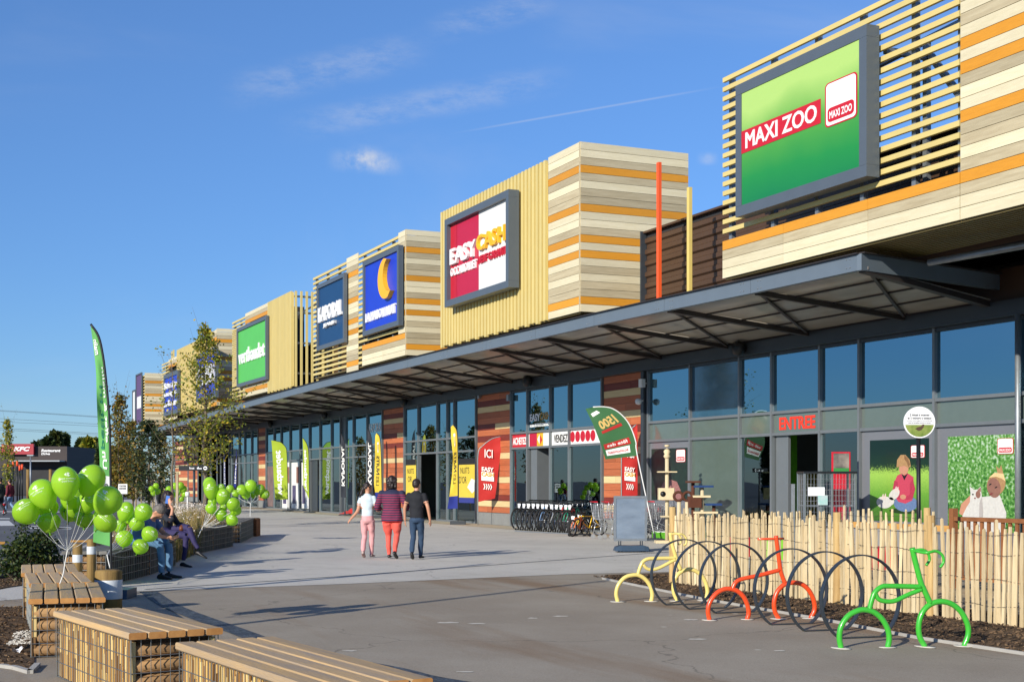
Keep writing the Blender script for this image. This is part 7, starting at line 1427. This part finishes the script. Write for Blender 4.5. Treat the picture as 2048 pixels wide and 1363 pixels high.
# orange tipped stakes, lamp, notices
for i, (px, y0) in enumerate(((16, 936), (26.5, 931), (34.5, 930), (39.5, 939), (44.5, 937))):
    b = dp(px, 1003, 105); b.z = 0; t = thing('marker_stake', 'dark pole with an orange tip near the road, %s' % ('beside the slim tree', 'second from the slim tree', 'tallest of the five', 'between the tallest and the last', 'closest to the lamp post')[i], 'post', tuple(b), 'orange tipped poles'); z = CAMH+(HY-y0)/FPX*105
    MB().tube([b, b+UP*z], .06, 6).build('pole', M_blk, t); MB().tube([b+UP*(z-.05), b+UP*(z+.35)], .085, 6).build('tip', mat('orange_tip', (236, 84, 40), .5), t)
b = dp(61, 1000, 110); b.z = 0; t = thing('lamp_post', 'slim grey street lamp in front of the restaurant', 'lamp post', tuple(b)); z = CAMH+(HY-910)/FPX*110; MB().tube([b, b+UP*z], [.08, .05], 8).build('pole', M_steel, t); MB().bbox(b+UP*z+RT*.0, RT*.25, FW*.12, UP*.04).build('lamp_head', M_steel, t)
for i, px in enumerate((56, 101)): b = dp(px, 1005, 100); b.z = 0; tag(MB().tube([b, b+UP*(CAMH+(HY-938)/FPX*100)], .12, 8).build('timber_post', M_bol, loc=tuple(b)), ('round timber post beside the street lamp', 'round timber post right of the street lamp')[i], 'post', 'timber posts by the road')
def signplate(nm, lab, x0, y0, x1, y1, dep, m, lines, tm, polex=None):
    b = dp((x0+x1)/2 if polex is None else polex, 1000, dep); b.z = 0; t = thing(nm, lab, 'sign', tuple(b)); mb = MB(); bgbox(mb, x0, y0, x1, y1, dep-.05, .05); mb.build('plate', m, t)
    MB().tube([b+FW*.02, b+FW*.02+UP*(CAMH+(HY-y0)/FPX*dep)], .04, 8).build('pole', M_dk, t)
    for s_, rc in lines: mb = MB(); lettering(mb, s_, Sk(*rc, dep-.06), bold=.02); mb.build('lettering', tm, t)
    return t
bs = signplate('bus_sign', 'black direction sign with the word bus and a left arrow', 357.5, 930.5, 417, 940.5, 44, M_blk, [('bus', (379, 933, 388.5, 937.5))], M_letw, 388)
mb = MB(); c = dp(410.5, 935.5, 43.93); mb.add([c+RT*.062*math.cos(a*math.pi/10)+UP*.062*math.sin(a*math.pi/10) for a in range(20)], [tuple(range(20))]); mb.build('arrow_disc', M_letw, bs); mb = MB(); mb.add([c-FW*.01+RT*a+UP*b_ for a, b_ in ((-.045, 0), (-.005, .035), (-.005, .012), (.04, .012), (.04, -.012), (-.005, -.012), (-.005, -.035))], [(0, 1, 2, 5, 6), (2, 3, 4, 5)]); mb.build('arrow', M_blk, bs)
mb = MB(); q = Sk(394, 932.5, 403.5, 938.5, 43.93); mb.add([q(a, b_) for a, b_ in ((0, .2), (0, .7), (.2, .7), (.2, 1), (.35, 1), (.35, .5), (1, .5), (1, .2))], [tuple(range(8))]); mb.build('bus_symbol', M_letw, bs)
signplate('notice_board', 'white notice on a stake near the small trees', 236.5, 967, 254.5, 987, 60, M_whitep, [('COUTURE', (238.5, 969.5, 252, 973)), ('RAISONNEE', (238.5, 974.5, 252, 978))], M_ink)
bs = dp(503, 1018, 39); bs.z = 0; t = thing('corten_planter', 'small orange rusty planter box at the bench row end', 'planter', tuple(bs)); tag(t); MB().bbox(bs+UP*.25, RT*.2, FW*.3, UP*.25, .01).build('box', mat('rust_steel', (140, 86, 42), .8, rgb2=(84, 52, 30), scale=9), t); MB().bbox(bs+UP*.505, RT*.17, FW*.27, UP*.006).build('soil', M_mulch, t)
b = gp(375, 1040); tag(MB().tube([b, b+UP*.95], .03, 8).lathe([(.06, .95), (.09, .97), (.09, 1.12), (.05, 1.14)], tuple(b), 12).build('path_light', M_whitep, loc=tuple(b)), 'short white path light among the flowering grasses', 'light')
# overhead lines
for i, (ya, yb_) in enumerate(((821, 835), (822.5, 836.5), (837.5, 850), (844, 853.5), (856.5, 868.5), (860, 871))):
    mb = MB(); d_ = 260; P = []
    for k in range(13): f_ = k/12; xx = -300+700*f_; P.append(dp(xx, ya+(yb_-ya)*(xx/230.)+3*((f_-.5)**2)*4-1, d_))
    mb.tube(P, .035, 4, cap=False); tag(mb.build('power_line', M_blk, loc=tuple(P[6])), ('upper overhead power line of the highest pair', 'lower overhead power line of the highest pair', 'overhead power line just under the highest pair', 'fourth overhead power line down, above the restaurant trees', 'overhead power line passing just above the poplar tops', 'lowest overhead power line above the restaurant')[i], 'cable', 'overhead power lines')
# off to the left, seen only as reflections and shadows: car park lamps and a line of trees
for i, (x_, y_) in enumerate(((33.9, -21.9),)):
    t = thing('lamp_post', 'tall car park lamp whose shadow crosses the forecourt', 'lamp post', (x_, y_, 0)); MB().tube([(x_, y_, 0), (x_, y_, 6.1)], [.07, .05], 10).build('pole', M_steel, t); MB().bbox((x_, y_+.3, 6.1), (.12, 0, 0), (0, .3, 0), (0, 0, .04)).build('lamp_head', M_steel, t)
src = [o for o in bpy.data.objects if o.parent is None and o.name.startswith('poplar_tree')][4]
for i in range(13): c = copy_tree(src, None, 'poplar in the line across the car park', (30-9.5*i+RND.uniform(-2, 2), -72+RND.uniform(-5, 5), 0), RND.uniform(0, 6), 'poplars across the car park'); c.scale = (1, 1, RND.uniform(.8, 1.15))
bpy.data.scenes.remove(WS)
